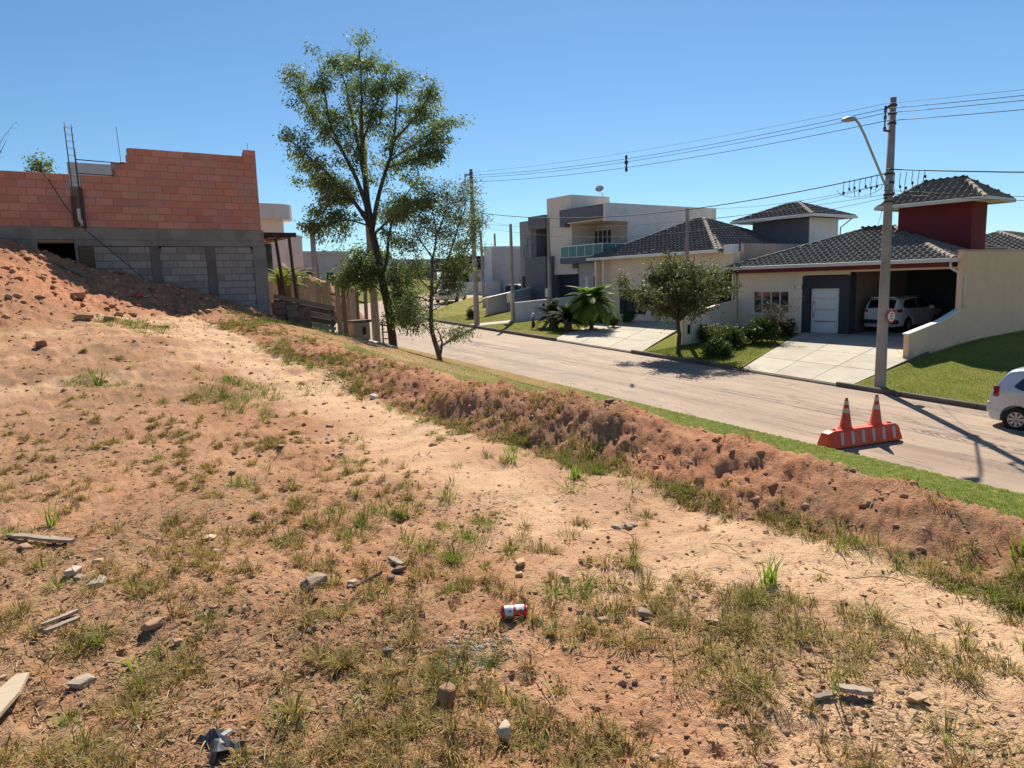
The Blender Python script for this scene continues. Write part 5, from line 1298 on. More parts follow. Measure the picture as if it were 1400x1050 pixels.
suv = dict(W=1.82, wr=.35, wheels=(-1.30, 1.35), ground=.26, spokes=6,
    top=[(-2.22, .75), (-2.20, 1.02), (-2.14, 1.14), (-1.95, 1.50), (-1.82, 1.62), (-1.5, 1.66), (-.6, 1.69), (.0, 1.67), (.4, 1.58), (1.0, 1.18), (1.2, 1.10), (1.9, 1.02), (2.12, .86), (2.2, .66)],
    belt=[(-2.22, 1.06), (-1.8, 1.10), (.9, 1.04), (2.2, .84)],
    side_glass=[dict(lo=[(-1.75, 1.22), (-1.5, 1.13), (-.45, 1.12)], hi=[(-1.75, 1.26), (-1.45, 1.50), (-.45, 1.58)]), dict(lo=[(-.38, 1.12), (.88, 1.08)], hi=[(-.38, 1.58), (.2, 1.54), (.88, 1.14)])],
    top_glass=[('rear_window', -2.13, -1.90, .82, .86), ('windscreen', .42, 1.05, .82, .92)], gx=.014,
    tail=(-2.16, -1.90, .96, 1.10), tail_in=True, head=(1.75, 2.05, .78, .94), handles=(-.85, .12), mirror=.78, doors=(-1.1, -.42, .86),
    extra=[('rear_bumper', -2.27, -2.0, -.80, .80, .40, .62, M_trim, .05), ('skid_plate', -2.285, -2.2, -.62, .62, .36, .44, M_rim, .02), ('number_plate', -2.235, -2.21, -.24, .24, .84, .95, M_plate, .004), ('roof_spoiler', -1.98, -1.70, -.58, .58, 1.62, 1.675, M_whitep, .02),
           ('grille', 2.14, 2.215, -.5, .5, .62, .86, M_trim, .02), ('roof_rail', -1.4, .1, -.70, -.66, 1.66, 1.71, M_rim, .01), ('roof_rail', -1.4, .1, .66, .70, 1.66, 1.71, M_rim, .01)])
car('white sport utility car parked nose in inside the dark garage', (33.55, 15.95, 1.50), 0.0, suv, M_whitep).scale = (.95, .95, .93)
pdir = math.atan2(-6.3, -6.3)
car('white car facing the camera where the road bends away', (30.2, 50.6, float(roadz(50.6))+.02), pdir, suv, M_whitep)
car('dark car parked behind the grey yard wall on the bend', (34.6, 47.4, 2.55), math.atan2(-5.8, -6.3)+math.pi, hatch, M_darkp)

# ---------------------------------------------------------------- plants
def np_mesh(name, co, faces, mat, smooth=False):
    """co (n,3); faces (m,k) with one k"""
    me = bpy.data.meshes.new(name); k = faces.shape[1]
    me.vertices.add(len(co)); me.vertices.foreach_set('co', np.ascontiguousarray(co, dtype=np.float32).ravel())
    me.loops.add(faces.size); me.loops.foreach_set('vertex_index', np.ascontiguousarray(faces, dtype=np.int32).ravel())
    me.polygons.add(len(faces)); me.polygons.foreach_set('loop_start', np.arange(len(faces), dtype=np.int32)*k)
    try: me.polygons.foreach_set('loop_total', np.full(len(faces), k, dtype=np.int32))
    except Exception: pass
    if smooth: me.polygons.foreach_set('use_smooth', np.ones(len(faces), bool))
    me.update(calc_edges=True)
    if mat: me.materials.append(mat)
    return me
def unit(v): return v/np.maximum(np.linalg.norm(v, axis=-1, keepdims=True), 1e-9)
def leaves(c, ln, wd, d=None, droop=.5, jit=.9):
    """diamond leaves at points c; d = twig direction"""
    n = len(c); a = rng.normal(size=(n, 3))
    if d is not None: a = d*(1-jit*.5)+a*jit*.6
    a[:, 2] -= droop; a = unit(a); b = unit(np.cross(a, rng.normal(size=(n, 3))))
    L = (ln*rng.uniform(.65, 1.25, n))[:, None]; W = (wd*rng.uniform(.7, 1.2, n))[:, None]
    nrm = np.cross(a, b)
    co = np.stack([c, c+a*L*.45+b*W*.5+nrm*L*.05, c+a*L, c+a*L*.45-b*W*.5+nrm*L*.05], 1).reshape(-1, 3)
    return co, np.arange(n*4).reshape(-1, 4)
def polyline(pts, n):
    P = np.array(pts, float); s = np.concatenate([[0], np.cumsum(np.linalg.norm(np.diff(P, axis=0), axis=1))]); t = np.linspace(0, s[-1], n)
    return np.stack([np.interp(t, s, P[:, k]) for k in range(3)], 1)
def smooth_line(pts, n):
    P = polyline(pts, n)
    for _ in range(2): P[1:-1] = P[:-2]*.25+P[1:-1]*.5+P[2:]*.25
    return P
def tree(name, label, base, limbs, bark, leafm, leaf=(.15, .05), twigs=14, per=46, twl=(.5, 1.2), start=.4, spread=.9, upb=.25, droop=.6, cat='tree', bare=0.0, clump=.16, group=None):
    """limbs: list of (points, r0, r1[, twig factor]); twigs with leaves grow along the outer part of each limb"""
    t_ = thing(name, label, cat, base, group=group)
    mb = MB(); lc = []; ld = []
    for lb in limbs:
        pts, r0, r1 = lb[:3]; fac = lb[3] if len(lb) > 3 else 1.0
        P = smooth_line(pts, 14); P += rng.normal(scale=.02, size=P.shape)*np.linspace(0, 1, 14)[:, None]
        mb.tube([Vector(p) for p in P], list(np.linspace(r0, r1, 14)), 9 if r0 > .06 else 6)
        if fac <= 0: continue
        for _ in range(int(twigs*fac)):
            u = rng.uniform(start, 1.0); i = min(int(u*13), 12); p = P[i]+(P[i+1]-P[i])*(u*13-i); d0 = unit(P[i+1]-P[i])
            d = unit(d0*.55+rng.normal(size=3)*spread*np.array([1, 1, .8])+np.array([0, 0, upb])); L = rng.uniform(*twl)*(1.15-.3*u)
            q = [p]; dd = d.copy()
            for k in range(4):
                dd = unit(dd+rng.normal(size=3)*.22+np.array([0, 0, -.06])); q.append(q[-1]+dd*L/4)
            q = np.array(q); mb.tube([Vector(x) for x in q], list(np.linspace(max(.006, r1*.5), .004, 5)), 4, False)
            subs = [(q, 1.0)]
            for _k in range(3):
                j = rng.integers(1, 5); d2 = unit(dd+rng.normal(size=3)*.8+np.array([0, 0, .1])); l2 = L*rng.uniform(.25, .55)
                q2 = np.array([q[j], q[j]+d2*l2*.5+rng.normal(size=3)*.03, q[j]+d2*l2]); mb.tube([Vector(x) for x in q2], [.006, .005, .003], 3, False); subs.append((q2, .7))
            if rng.random() < bare: continue
            for (qq, w) in subs:
                m = int(per*w*rng.uniform(.5, 1.3)*.4)
                tt = rng.beta(2.2, 1.0, m)*(len(qq)-1); ii = np.minimum(tt.astype(int), len(qq)-2); c = qq[ii]+(qq[ii+1]-qq[ii])*(tt-ii)[:, None]
                lc.append(c+rng.normal(scale=clump, size=c.shape)*np.array([1, 1, .7])); ld.append(np.repeat(unit(qq[-1]-qq[0])[None], m, 0))
    mb.build('trunk', bark, t_, fix=False)
    if lc:
        co, f = leaves(np.concatenate(lc), leaf[0], leaf[1], np.concatenate(ld), droop)
        me = np_mesh('crown', co-np.array(org(t_)), f, leafm); o = mesh_obj('crown', me, t_); o['kind'] = 'stuff'
    return t_
M_bark = surf('tree_bark', (0.085, 0.066, 0.052), .3, 6.0, fine=30, bstr=.6, bdist=.02)
M_bark2 = surf('tree_bark_pale', (0.15, 0.115, 0.085), .3, 6.0, fine=30, bstr=.6, bdist=.02)
LM_big = leafmat('leaf_olive', [(0.085, 0.125, 0.06), (0.135, 0.185, 0.088), (0.19, 0.245, 0.12), (0.28, 0.305, 0.15)], trans=.46)
LM_small = leafmat('leaf_fine_green', [(0.07, 0.10, 0.048), (0.115, 0.155, 0.072), (0.175, 0.205, 0.095), (0.28, 0.27, 0.13)], trans=.48)
LM_round = leafmat('leaf_grey_green', [(0.055, 0.07, 0.03), (0.09, 0.105, 0.048), (0.14, 0.145, 0.07), (0.24, 0.215, 0.12)], trans=.4)
LM_shrub = leafmat('leaf_shrub', [(0.035, 0.06, 0.015), (0.06, 0.10, 0.025), (0.10, 0.14, 0.04)], trans=.35)
LM_rust = leafmat('leaf_rust', [(0.14, 0.07, 0.05), (0.20, 0.12, 0.08), (0.16, 0.13, 0.08)], trans=.35)
LM_palm = leafmat('leaf_palm', [(0.09, 0.16, 0.03), (0.15, 0.23, 0.045), (0.22, 0.29, 0.07)], trans=.45, spec=.1)
LM_cycad = leafmat('leaf_cycad', [(0.02, 0.035, 0.014), (0.035, 0.055, 0.02), (0.055, 0.08, 0.028)], trans=.25, spec=.1, rough=.7)
SR = np.array([math.cos(YAW), -math.sin(YAW), 0.0]); SF = np.array([math.sin(YAW), math.cos(YAW), 0.0])
# limb paths of the two roadside trees are laid out in metres: across, along, up from the foot
def limb_path(base, scale, ref, pts, dep):
    out = []; n = len(pts)
    for i, (px, py) in enumerate(pts):
        s = (px-ref[0])/scale; z = (ref[1]-py)/scale; d = dep*(i/(n-1))**1.2
        out.append(np.array(base)+SR*s+SF*d+np.array([0, 0, z]))
    return out
B1 = (12.1, 24.75, gz(12.1, 24.75)-.05); rf1 = (541, 478)
def L1(pts, r0, r1, dep, f=1.0): return (limb_path(B1, 38.6, rf1, pts, dep), r0, r1, f)
fork = (519, 300)
big = [(limb_path(B1, 38.6, rf1, [(541, 482), (539, 440), (534, 400), (527, 350), (519, 300)], 0), .17, .125, 0),
       L1([fork, (507, 274), (484, 243), (464, 220), (430, 190), (408, 168)], .085, .018, -.9, 1.5),
       L1([fork, (484, 243), (462, 240), (440, 226), (420, 205)], .06, .015, .8, 1.2),
       L1([fork, (513, 263), (498, 217), (481, 186), (467, 148), (464, 106), (461, 68)], .10, .015, -.3, 1.5),
       L1([(498, 217), (470, 170), (440, 130), (420, 100), (412, 70)], .05, .012, 1.0, 1.3),
       L1([fork, (514, 250), (507, 191), (498, 148), (493, 117), (481, 62)], .11, .014, .6, 1.4),
       L1([(511, 215), (513, 170), (516, 140), (521, 95), (520, 58)], .07, .014, -.8, 1.4),
       L1([(507, 191), (530, 130), (545, 90), (552, 64)], .05, .012, .9, 1.1),
       L1([fork, (530, 251), (544, 214), (556, 180), (560, 148), (566, 85)], .10, .015, .4, 1.4),
       L1([(556, 177), (581, 157), (607, 128), (621, 104)], .05, .010, -.7, 1.1),
       L1([(548, 205), (585, 180), (615, 160), (632, 145)], .045, .010, .9, 1.2),
       L1([(544, 214), (575, 205), (600, 200), (620, 185)], .04, .010, .2, 1.0),
       L1([(526, 372), (537, 355), (541, 311), (548, 277), (568, 250), (590, 225)], .07, .014, .6, 1.3),
       L1([(523, 305), (551, 283), (583, 280), (605, 262)], .05, .012, -.6, 1.0),
       L1([(519, 296), (490, 285), (460, 290), (435, 298)], .04, .010, -.5, 1.3),
       L1([(516, 280), (480, 250), (450, 262), (440, 280)], .03, .010, .6, .9),
       L1([(533, 395), (510, 372), (492, 358), (478, 372)], .035, .010, -.5, 1.7),
       L1([(530, 380), (508, 352), (490, 345)], .03, .010, .5, 1.3),
       L1([(534, 410), (552, 392), (560, 400), (566, 432)], .035, .010, -.6, 1.8),
       L1([(533, 385), (548, 370), (558, 372)], .03, .010, .4, 1.2)]
tree('big_tree', 'tall slender roadside tree with open airy crown on the verge', B1, big, M_bark, LM_big, leaf=(.14, .052), twigs=20, per=84, twl=(.35, .8), start=.32, clump=.15, droop=.7)
B2 = (12.65, 22.15, gz(12.65, 22.15)-.05); rf2 = (602, 489)
def L2_(pts, r0, r1, dep, f=1.0): return (limb_path(B2, 37.0, rf2, pts, dep), r0, r1, f)
small = [(limb_path(B2, 37.0, rf2, [(603, 492), (599, 470), (591, 445), (592, 420), (595, 395), (598, 350)], 0), .10, .05, .3),
         L2_([(602, 480), (606, 460), (604, 448), (596, 440)], .05, .02, -.2, 0),
         L2_([(596, 400), (612, 370), (625, 335), (640, 300), (648, 268)], .045, .010, -.5, 1.8),
         L2_([(612, 370), (632, 350), (652, 325), (658, 300)], .03, .008, .5, 1.3),
         L2_([(598, 352), (605, 320), (600, 290), (590, 268)], .04, .010, .5, 1.5),
         L2_([(598, 350), (582, 325), (572, 300), (565, 280)], .035, .010, -.5, 1.4),
         L2_([(605, 320), (618, 290), (622, 265)], .03, .008, .3, 1.2),
         L2_([(595, 395), (575, 370), (562, 352), (556, 340)], .03, .008, .4, 1.3),
         L2_([(595, 398), (618, 388), (632, 380)], .03, .008, -.5, 1.2),
         L2_([(594, 408), (575, 398), (565, 408), (560, 425)], .025, .008, -.3, 1.2),
         L2_([(594, 385), (620, 372), (640, 362)], .025, .008, .5, .9),
         L2_([(597, 455), (583, 440), (578, 425)], .02, .006, -.2, .35), L2_([(598, 462), (615, 448), (632, 440)], .02, .006, -.2, .3), L2_([(600, 470), (622, 452), (640, 458)], .02, .006, .2, .25),
         L2_([(590, 445), (578, 432), (574, 438)], .02, .006, .2, .3)]
tree('small_tree', 'small leaning tree with thin feathery foliage growing beside the big tree', B2, small, M_bark2, LM_small, leaf=(.10, .04), twigs=17, per=80, twl=(.35, .85), start=.28, clump=.14, bare=.06, droop=.5)

def round_tree(name, label, base, h, rx, rz, trunk_h, leafm, bark, n_limb=12, twigs=10, per=50, leaf=(.12, .06), cat='tree', r0=.1, seed=1, clump=.12, twl=(.3, .7), group=None, lean=(0, 0)):
    limbs = []; b = np.array(base, float); top = b+np.array([lean[0], lean[1], trunk_h])
    if trunk_h > .3: limbs.append(([b-np.array([0, 0, .1]), b+(top-b)*.5+rng.normal(scale=.03, size=3)*[1, 1, 0], top], r0, r0*.7, 0))
    cz = b[2]+h-rz
    for k in range(n_limb):
        a = 2*math.pi*(k+rng.uniform(-.3, .3))/n_limb*1.618*n_limb/ n_limb*3; el = rng.uniform(-.55, 1.45); rr_ = rng.uniform(.5, 1.0)
        tip = np.array([b[0]+lean[0]+rx*rr_*math.cos(el)*math.cos(a), b[1]+lean[1]+rx*rr_*math.cos(el)*math.sin(a), cz+rz*rr_*math.sin(el)])
        mid = top*.5+tip*.5+np.array([0, 0, .12*rz])
        limbs.append(([top, mid, tip], r0*.45, .012, 1.0))
    return tree(name, label, base, limbs, bark, leafm, leaf=leaf, twigs=twigs, per=per, twl=twl, start=.35, clump=clump, droop=.4, cat=cat, group=group)
bt = (22.0, 19.2, fz(22.0, 19.2))
round_tree('round_tree', 'round leafy street tree with short trunk on the lawn strip', bt, 4.1, 2.5, 1.45, 1.3, LM_round, M_bark, n_limb=28, twigs=9, per=74, leaf=(.12, .06), r0=.10, clump=.13, twl=(.35, .85))
# shrubs by the beige house
for (lab, x, y, h, r_, lm, nl, tw_) in (('dark green bush at the end of the driveway bed', 26.3, 18.3, 1.0, .75, LM_shrub, 12, 12), ('low leafy bush between the dark bush and the round tree', 24.6, 18.6, .6, .7, LM_shrub, 10, 10),
                                    ('low green bush below the curved cream wall', 25.1, 19.9, .6, .7, LM_round, 10, 10), ('ragged green bush under the shade of the round tree', 22.6, 17.7, .4, .6, LM_shrub, 9, 9),
                                    ('dark rounded bush against the house wall', 28.6, 18.95, .6, .55, LM_shrub, 10, 10)):
    round_tree('shrub', lab, (x, y, fz(x, y)), h, r_, h*.5, .1, lm, M_bark, n_limb=nl, twigs=tw_, per=46, leaf=(.11, .06), cat='bush', r0=.03, clump=.08, twl=(.2, .45))
round_tree('shrub', 'tall thin rust coloured bush before the four pane window', (26.9, 18.1, fz(26.9, 18.1)), 2.15, .75, .85, .7, LM_rust, M_bark2, n_limb=12, twigs=7, per=8, leaf=(.07, .035), cat='bush', r0=.035, clump=.06, twl=(.3, .6))
for (lab, x, y, r_) in (('small clipped round bush beside the palms', 26.3, 27.4, .32), ('small clipped round bush before the dark gate', 28.3, 28.3, .4), ('small clipped round bush at the foot of the porch', 27.6, 29.4, .35), ('small dark bush on the dry verge at the bend', 23.2, 36.6, .25)):
    round_tree('shrub', lab, (x, y, fz(x, y)), r_*2, r_, r_, .05, LM_shrub, M_bark, n_limb=10, twigs=10, per=30, leaf=(.06, .035), cat='bush', r0=.02, clump=.05, twl=(.12, .25))

# palms and cycads: every frond a piece of its own
def frond_mesh(name, L, wl, arch, n, mat, stiff=0.0, wide=.045):
    mb = MB(); pts = []
    for i in range(n+1):
        t = i/n; pts.append(Vector((L*(t-.12*arch*t*t), 0, L*(arch*(.55*t-.95*t*t)))))
    mb.tube(pts[::2], [.018*(1-.8*i/(n/2)) for i in range(len(pts[::2]))], 4, False)
    for i in range(2, n+1):
        t = i/n; p = pts[i]; l = wl*math.sin(math.pi*min(1, .12+.86*t))**.7; d = (pts[i]-pts[i-1]).normalized()
        for s in (-1, 1):
            e = (d*.55+Vector((0, s, 0))*.8+Vector((0, 0, .25*stiff-.28*(1-stiff)))).normalized(); q = p+e*l; w_ = d*wide*.5
            mid = p+e*l*.5+Vector((0, 0, .03*l)); mb.add([p-w_*.4, p+w_*.4, mid+w_, q, mid-w_], [(0, 1, 2, 4), (4, 2, 3)])
    return mb.mesh(name, mat, fix=False)
def palm(name, label, x, y, z, th, tr, n, fm, lo, hi, s=(.8, 1.1), trunk_m=None, trunk_lean=(0, 0)):
    t_ = thing(name, label, 'palm', (x, y, z), local=True)
    mb = MB(); k = max(4, int(th/.12)); pts = [Vector((trunk_lean[0]*i/k, trunk_lean[1]*i/k, -.1+(th+.1)*i/k)) for i in range(k+1)]
    mb.tube(pts, [tr*(1.12 if i % 2 else .95)*(1.15-.3*i/k) for i in range(k+1)], 12); mb.build('trunk', trunk_m or M_bark2, t_, off=(0, 0, 0))
    for i in range(n):
        o = bpy.data.objects.new('frond', fm[i % len(fm)]); C.objects.link(o); o.parent = t_
        o.location = (trunk_lean[0], trunk_lean[1], th*.98); el = lo+(hi-lo)*((i*7) % n)/max(1, n-1)
        o.rotation_euler = (random.uniform(-.15, .15), -R(el), 2.39996*i+random.uniform(-.2, .2)); sc = random.uniform(*s); o.scale = (sc, sc, sc)
    return t_
FP = [frond_mesh('palm_frond', 1.6, .45, 1.0, 26, LM_palm, 0, .085), frond_mesh('palm_frond', 1.4, .42, 1.25, 26, LM_palm, 0, .085)]
FC = [frond_mesh('cycad_frond', 1.0, .20, .7, 28, LM_cycad, .5, .04), frond_mesh('cycad_frond', .9, .19, .95, 28, LM_cycad, .5, .04)]
LM_py = leafmat('leaf_palm_young', [(0.12, 0.17, 0.035), (0.19, 0.24, 0.05), (0.28, 0.30, 0.08)], trans=.45)
FPY = [frond_mesh('palm_frond', 1.6, .42, .9, 22, LM_py, 0, .05), frond_mesh('palm_frond', 1.4, .40, 1.1, 22, LM_py, 0, .05)]
palm('palm', 'bushy bright green palm with arching fronds beside the cream house', 24.9, 27.6, fz(24.9, 27.6), 1.35, .11, 84, FP, -22, 78)
palm('cycad', 'dark spiky cycad on the dry lawn beside the service pole', 24.2, 29.9, fz(24.2, 29.9), .55, .22, 60, FC, -5, 80, (1.05, 1.4))
palm('cycad', 'dark spiky cycad with stout trunk in front of the bright palm', 23.9, 28.3, fz(23.9, 28.3), .45, .20, 60, FC, -10, 80, (1.05, 1.4))
palm('palm', 'young bright palm between the brick house and the timber posts', 8.3, 25.6, gz(8.3, 25.6), 1.25, .06, 13, FPY, 25, 85, (.55, .85))
palm('palm', 'second young palm with drooping fronds behind the timber posts', 9.6, 28.0, gz(9.6, 28.0), 1.9, .06, 10, FPY, 5, 70, (.5, .7))
# tree tops behind the brick house
round_tree('small_tree', 'small leafy tree top showing above the low brick wall', (1.35, 27.0, 4.0), 4.45, .26, .28, 3.6, LM_big, M_bark, n_limb=5, twigs=5, per=18, leaf=(.12, .06), r0=.04, twl=(.15, .35))
bl = []
for k in range(9):
    a = rng.uniform(-.9, .9); bl.append(([np.array([-.9, 34, 4.5]), np.array([-.9+a*.6, 34+rng.uniform(-.4, .4), 7.8]), np.array([-.9+a*2.2, 34+rng.uniform(-1, 1), 9.8+rng.uniform(-.6, .9)])], .05, .008, 1.0))
tree('bare_tree', 'leafless tree with thin branches behind the low brick wall', (-.9, 34, 4.3), bl, M_bark, LM_big, twigs=7, bare=1.0, twl=(.5, 1.2))
# trees beyond the bend
for (lab, x, y, h, rx, rz) in (('dark tree beyond the grey unfinished house', 26.5, 86, 5.2, 4.5, 2.6), ('dark green tree behind the low pale house', 36, 92, 5.0, 5, 2.6), ('leafy tree at the end of the far street', 45, 94, 5.4, 4.5, 2.6), ('bushy tree before the far grey house', 46.5, 73.5, 3.2, 2.2, 1.6), ('green tree behind the flat roofed grey house', 58, 70, 5.2, 4, 2.5), ('dark bush beside the parked dark car', 33.8, 44.0, 2.2, 1.0, 1.0)):
    round_tree('leafy_tree' if h > 2.5 else 'shrub', lab, (x, y, 3.6 if h > 2.5 else 2.6), h+.4, rx, rz, h*.3, LM_shrub, M_bark, n_limb=18, twigs=10, per=46, leaf=(.3, .18) if h > 2.5 else (.12, .07), cat='tree' if h > 2.5 else 'bush', r0=.14 if h > 2.5 else .04, clump=.35 if h > 2.5 else .1, twl=(.6, 1.4) if h > 2.5 else (.3, .5))

# ---------------------------------------------------------------- grass, litter and stones on the lot
def blades(x, y, z, ln, wd, lean, curve=.5, ang=None):
    """curved three-segment grass blades"""
    n = len(x); a = rng.uniform(0, 2*math.pi, n) if ang is None else ang; d = np.stack([np.cos(a), np.sin(a), np.zeros(n)], 1); s = np.stack([-np.sin(a), np.cos(a), np.zeros(n)], 1)
    b = np.stack([x, y, z], 1); L = ln[:, None]; W = wd[:, None]*.5; le = lean[:, None]; upv = np.array([0, 0, 1.0])
    t1 = le*.72; t2 = np.minimum(le*(1.15+curve*.5), 2.0)
    m = b+(d*np.sin(t1)+upv*np.cos(t1))*L*.55
    t = m+(d*np.sin(t2)+upv*np.cos(t2))*L*.45
    co = np.stack([b-s*W, b+s*W, m-s*W*.8, m+s*W*.8, t], 1).reshape(-1, 3); i = np.arange(n)*5
    f = np.concatenate([np.stack([i, i+1, i+3], 1), np.stack([i, i+3, i+2], 1), np.stack([i+2, i+3, i+4], 1)])
    return co, f
def stuff(name, label, cat, co, f, mat):
    o = mesh_obj(name, np_mesh(name, co, f, mat)); return tag(o, label, cat, kind='stuff')
def sector(n, r0, r1, half=42, p=.5):
    r = r0*(r1/r0)**rng.random(n) if p == 0 else np.sqrt(rng.uniform(r0*r0, r1*r1, n)); a = YAW+np.radians(rng.uniform(-half, half, n))
    return np.sin(a)*r, np.cos(a)*r
def tuft_field(n, cover):
    x, y = sector(n, 1.1, 15, p=0); k = cover(x, y) > rng.random(n); return x[k], y[k]
def cover_dry(x, y):
    _, xe, mound, pile, xb = masks(x, y)
    c = sstep(fbm(x, y, .9, 3, 300)*.5+1.1*fbm(x, y, 3.8, 2, 301), -.40, .50)
    c = c*(.10+.90*sstep(xe, 2.9, 1.9))*(1-.88*sstep(y+1.2*fbm(x, y, .7, 2, 305), 8.6, 11))*(1-mound*.85)*(1-pile)*(xe < 3.9)
    return np.clip(c*.8, 0, .62)
def cover_green(x, y):
    _, xe, mound, pile, xb = masks(x, y)
    edge = .8*np.exp(-((xe-xb-.02)/.16)**2)*(y < 11); left = .14*sstep(xe, 1.2, -1)*(y < 8.5); band = .30*np.exp(-((xe-2.2)/.45)**2)*(y < 9)*sstep(fbm(x, y, 1.1, 2, 310), -.1, .25)
    return np.clip(edge*1.0+left*sstep(fbm(x, y, 1.4, 2, 311), -.05, .3)+band+.035*(y < 8)*(xe < 3.6), 0, 1)*(1-pile)
def tufts(x, y, rad, nb, ln, lean_hi):
    n = len(x); k = (nb*rng.uniform(.4, 1.5, n)).astype(int)+4; idx = np.repeat(np.arange(n), k); m = len(idx); sz = rng.uniform(.5, 1.25, n)[idx]
    ox = rng.normal(scale=rad, size=m)*sz; oy = rng.normal(scale=rad, size=m)*sz; bx_ = x[idx]+ox; by_ = y[idx]+oy
    z = ground_z(bx_, by_)-.008; q = np.hypot(ox, oy)/(rad*sz)
    return blades(bx_, by_, z, ln*rng.uniform(.4, 1.25, m)*sz, rng.uniform(.0013, .0030, m)*(1+.16*np.hypot(bx_, by_)), np.clip(.18+.40*q+np.abs(rng.normal(scale=.35, size=m)), .05, lean_hi), .7, np.arctan2(oy, ox)+rng.normal(scale=.7, size=m))
GM_dry = leafmat('grass_dry', [(0.16, 0.09, 0.036), (0.34, 0.22, 0.09), (0.52, 0.37, 0.17), (0.24, 0.16, 0.058), (0.26, 0.21, 0.06), (0.60, 0.46, 0.24)], trans=.25, rough=.9, spec=.08)
GM_olive = leafmat('grass_olive', [(0.17, 0.14, 0.04), (0.25, 0.21, 0.06), (0.36, 0.28, 0.10), (0.50, 0.37, 0.18)], trans=.2, rough=.9, spec=.1)
GM_green = leafmat('grass_green', [(0.10, 0.14, 0.025), (0.16, 0.20, 0.035), (0.19, 0.25, 0.045), (0.28, 0.28, 0.08)], trans=.35, rough=.8, spec=.15)
GM_straw = leafmat('straw', [(0.30, 0.20, 0.10), (0.46, 0.33, 0.18), (0.58, 0.45, 0.26), (0.16, 0.10, 0.052), (0.34, 0.21, 0.11)], trans=.1, rough=.95, spec=.05)
x, y = tuft_field(8200, lambda a, b: cover_dry(a, b)*(.75+.5*sstep(np.hypot(a, b), 3, 5))); co, f = tufts(x, y, .018, 66, .075, 1.55)
stuff('dry_grass', 'short dry brown grass tufts scattered over the dirt lot', 'grass', co, f, GM_dry)
x, y = tuft_field(2600, lambda a, b: cover_dry(a, b)*.6); co, f = tufts(x, y, .020, 76, .085, 1.5)
stuff('olive_grass', 'olive green grass tufts among the dry ones on the lot', 'grass', co, f, GM_olive)
x, y = tuft_field(4300, cover_green); co, f = tufts(x, y, .026, 44, .125, 1.4)
stuff('green_grass', 'greener grass growing along the foot of the soil bank', 'grass', co, f, GM_green)
yb = rng.uniform(.9, 13, 1500); xbv = masks(np.full(1500, 3.7), yb)[4]; xq = xbv+.07+rng.normal(scale=.10, size=1500); kq = fbm(xq, yb, 1.3, 3, 320)+rng.normal(scale=.15, size=1500) > .16
co, f = tufts(xq[kq], yb[kq], .024, 40, .085, 1.5); stuff('bank_foot_weeds', 'olive weeds matted along the foot of the soil bank', 'weeds', co, f, GM_olive)
yb = rng.uniform(.8, 19, 2600); xq = 3.8+np.abs(rng.normal(scale=.9, size=2600)); kq = (fbm(xq, yb, 1.1, 3, 330)+rng.normal(scale=.12, size=2600) > .12) & (xq < 7)
co, f = tufts(xq[kq], yb[kq], .022, 34, .075, 1.6); stuff('bank_dry_grass', 'dry brown grass growing on the soil bank', 'grass', co, f, GM_dry)
# a few creeping runners and weeds on the bank face and far pad
xx, yy = [], []
for (cx, cy, r_, n) in ((2.3, 9.1, .5, 26), (2.25, 9.7, .35, 14), (.86, 10.4, .25, 16), (2.0, 15.3, .5, 26), (1.7, 15.6, .4, 18), (4.0, 10.6, .3, 20), (3.9, 9.3, .3, 20), (4.1, 12.5, .3, 16), (4.4, 16, .5, 24), (5.2, 19, .6, 26), (6.3, 20.2, .5, 26), (7.6, 21, .7, 26), (9, 22.2, .8, 30)):
    xx.append(cx+rng.normal(scale=r_, size=n)); yy.append(cy+rng.normal(scale=r_*1.1, size=n))
co, f = tufts(np.concatenate(xx), np.concatenate(yy), .07, 30, .16, 1.2)
stuff('weeds', 'patches of green weeds on the trampled pad and soil bank', 'weeds', co, f, GM_green)
xx, yy = [], []
for (cx, cy, r_, n) in ((2.75, 1.95, .13, 26), (2.45, 1.85, .14, 30), (2.75, 1.55, .12, 22), (2.35, 2.3, .16, 24), (2.9, 1.3, .12, 18), (3.05, 1.15, .08, 10), (2.2, 1.6, .12, 18)):
    xx.append(cx+rng.normal(scale=r_, size=n)); yy.append(cy+rng.normal(scale=r_, size=n))
co, f = tufts(np.concatenate(xx), np.concatenate(yy), .022, 50, .085, 1.5); stuff('sand_strip_weeds', 'matted olive weeds beside the pale sand strip', 'weeds', co, f, GM_olive)
# long creeping stems
mb = MB()
def creeper(x0, y0, a, L):
    pts = []; n = 9; px, py = x0, y0
    for k in range(n):
        pts.append(Vector((px, py, gz(px, py)+.012+.02*math.sin(k*.9)))); a += random.uniform(-.22, .22); px += math.cos(a)*L/n; py += math.sin(a)*L/n
    mb.tube(pts, .0028, 4, False)
for _ in range(70):
    x0, y0 = sector(1, 1.5, 7); creeper(float(x0[0]), float(y0[0]), random.uniform(0, 6.28), random.uniform(.15, .55))
tag(mb.build('dry_stems', GM_straw, None, fix=False), 'thin dry stems lying on the dirt lot', 'stems', kind='stuff')
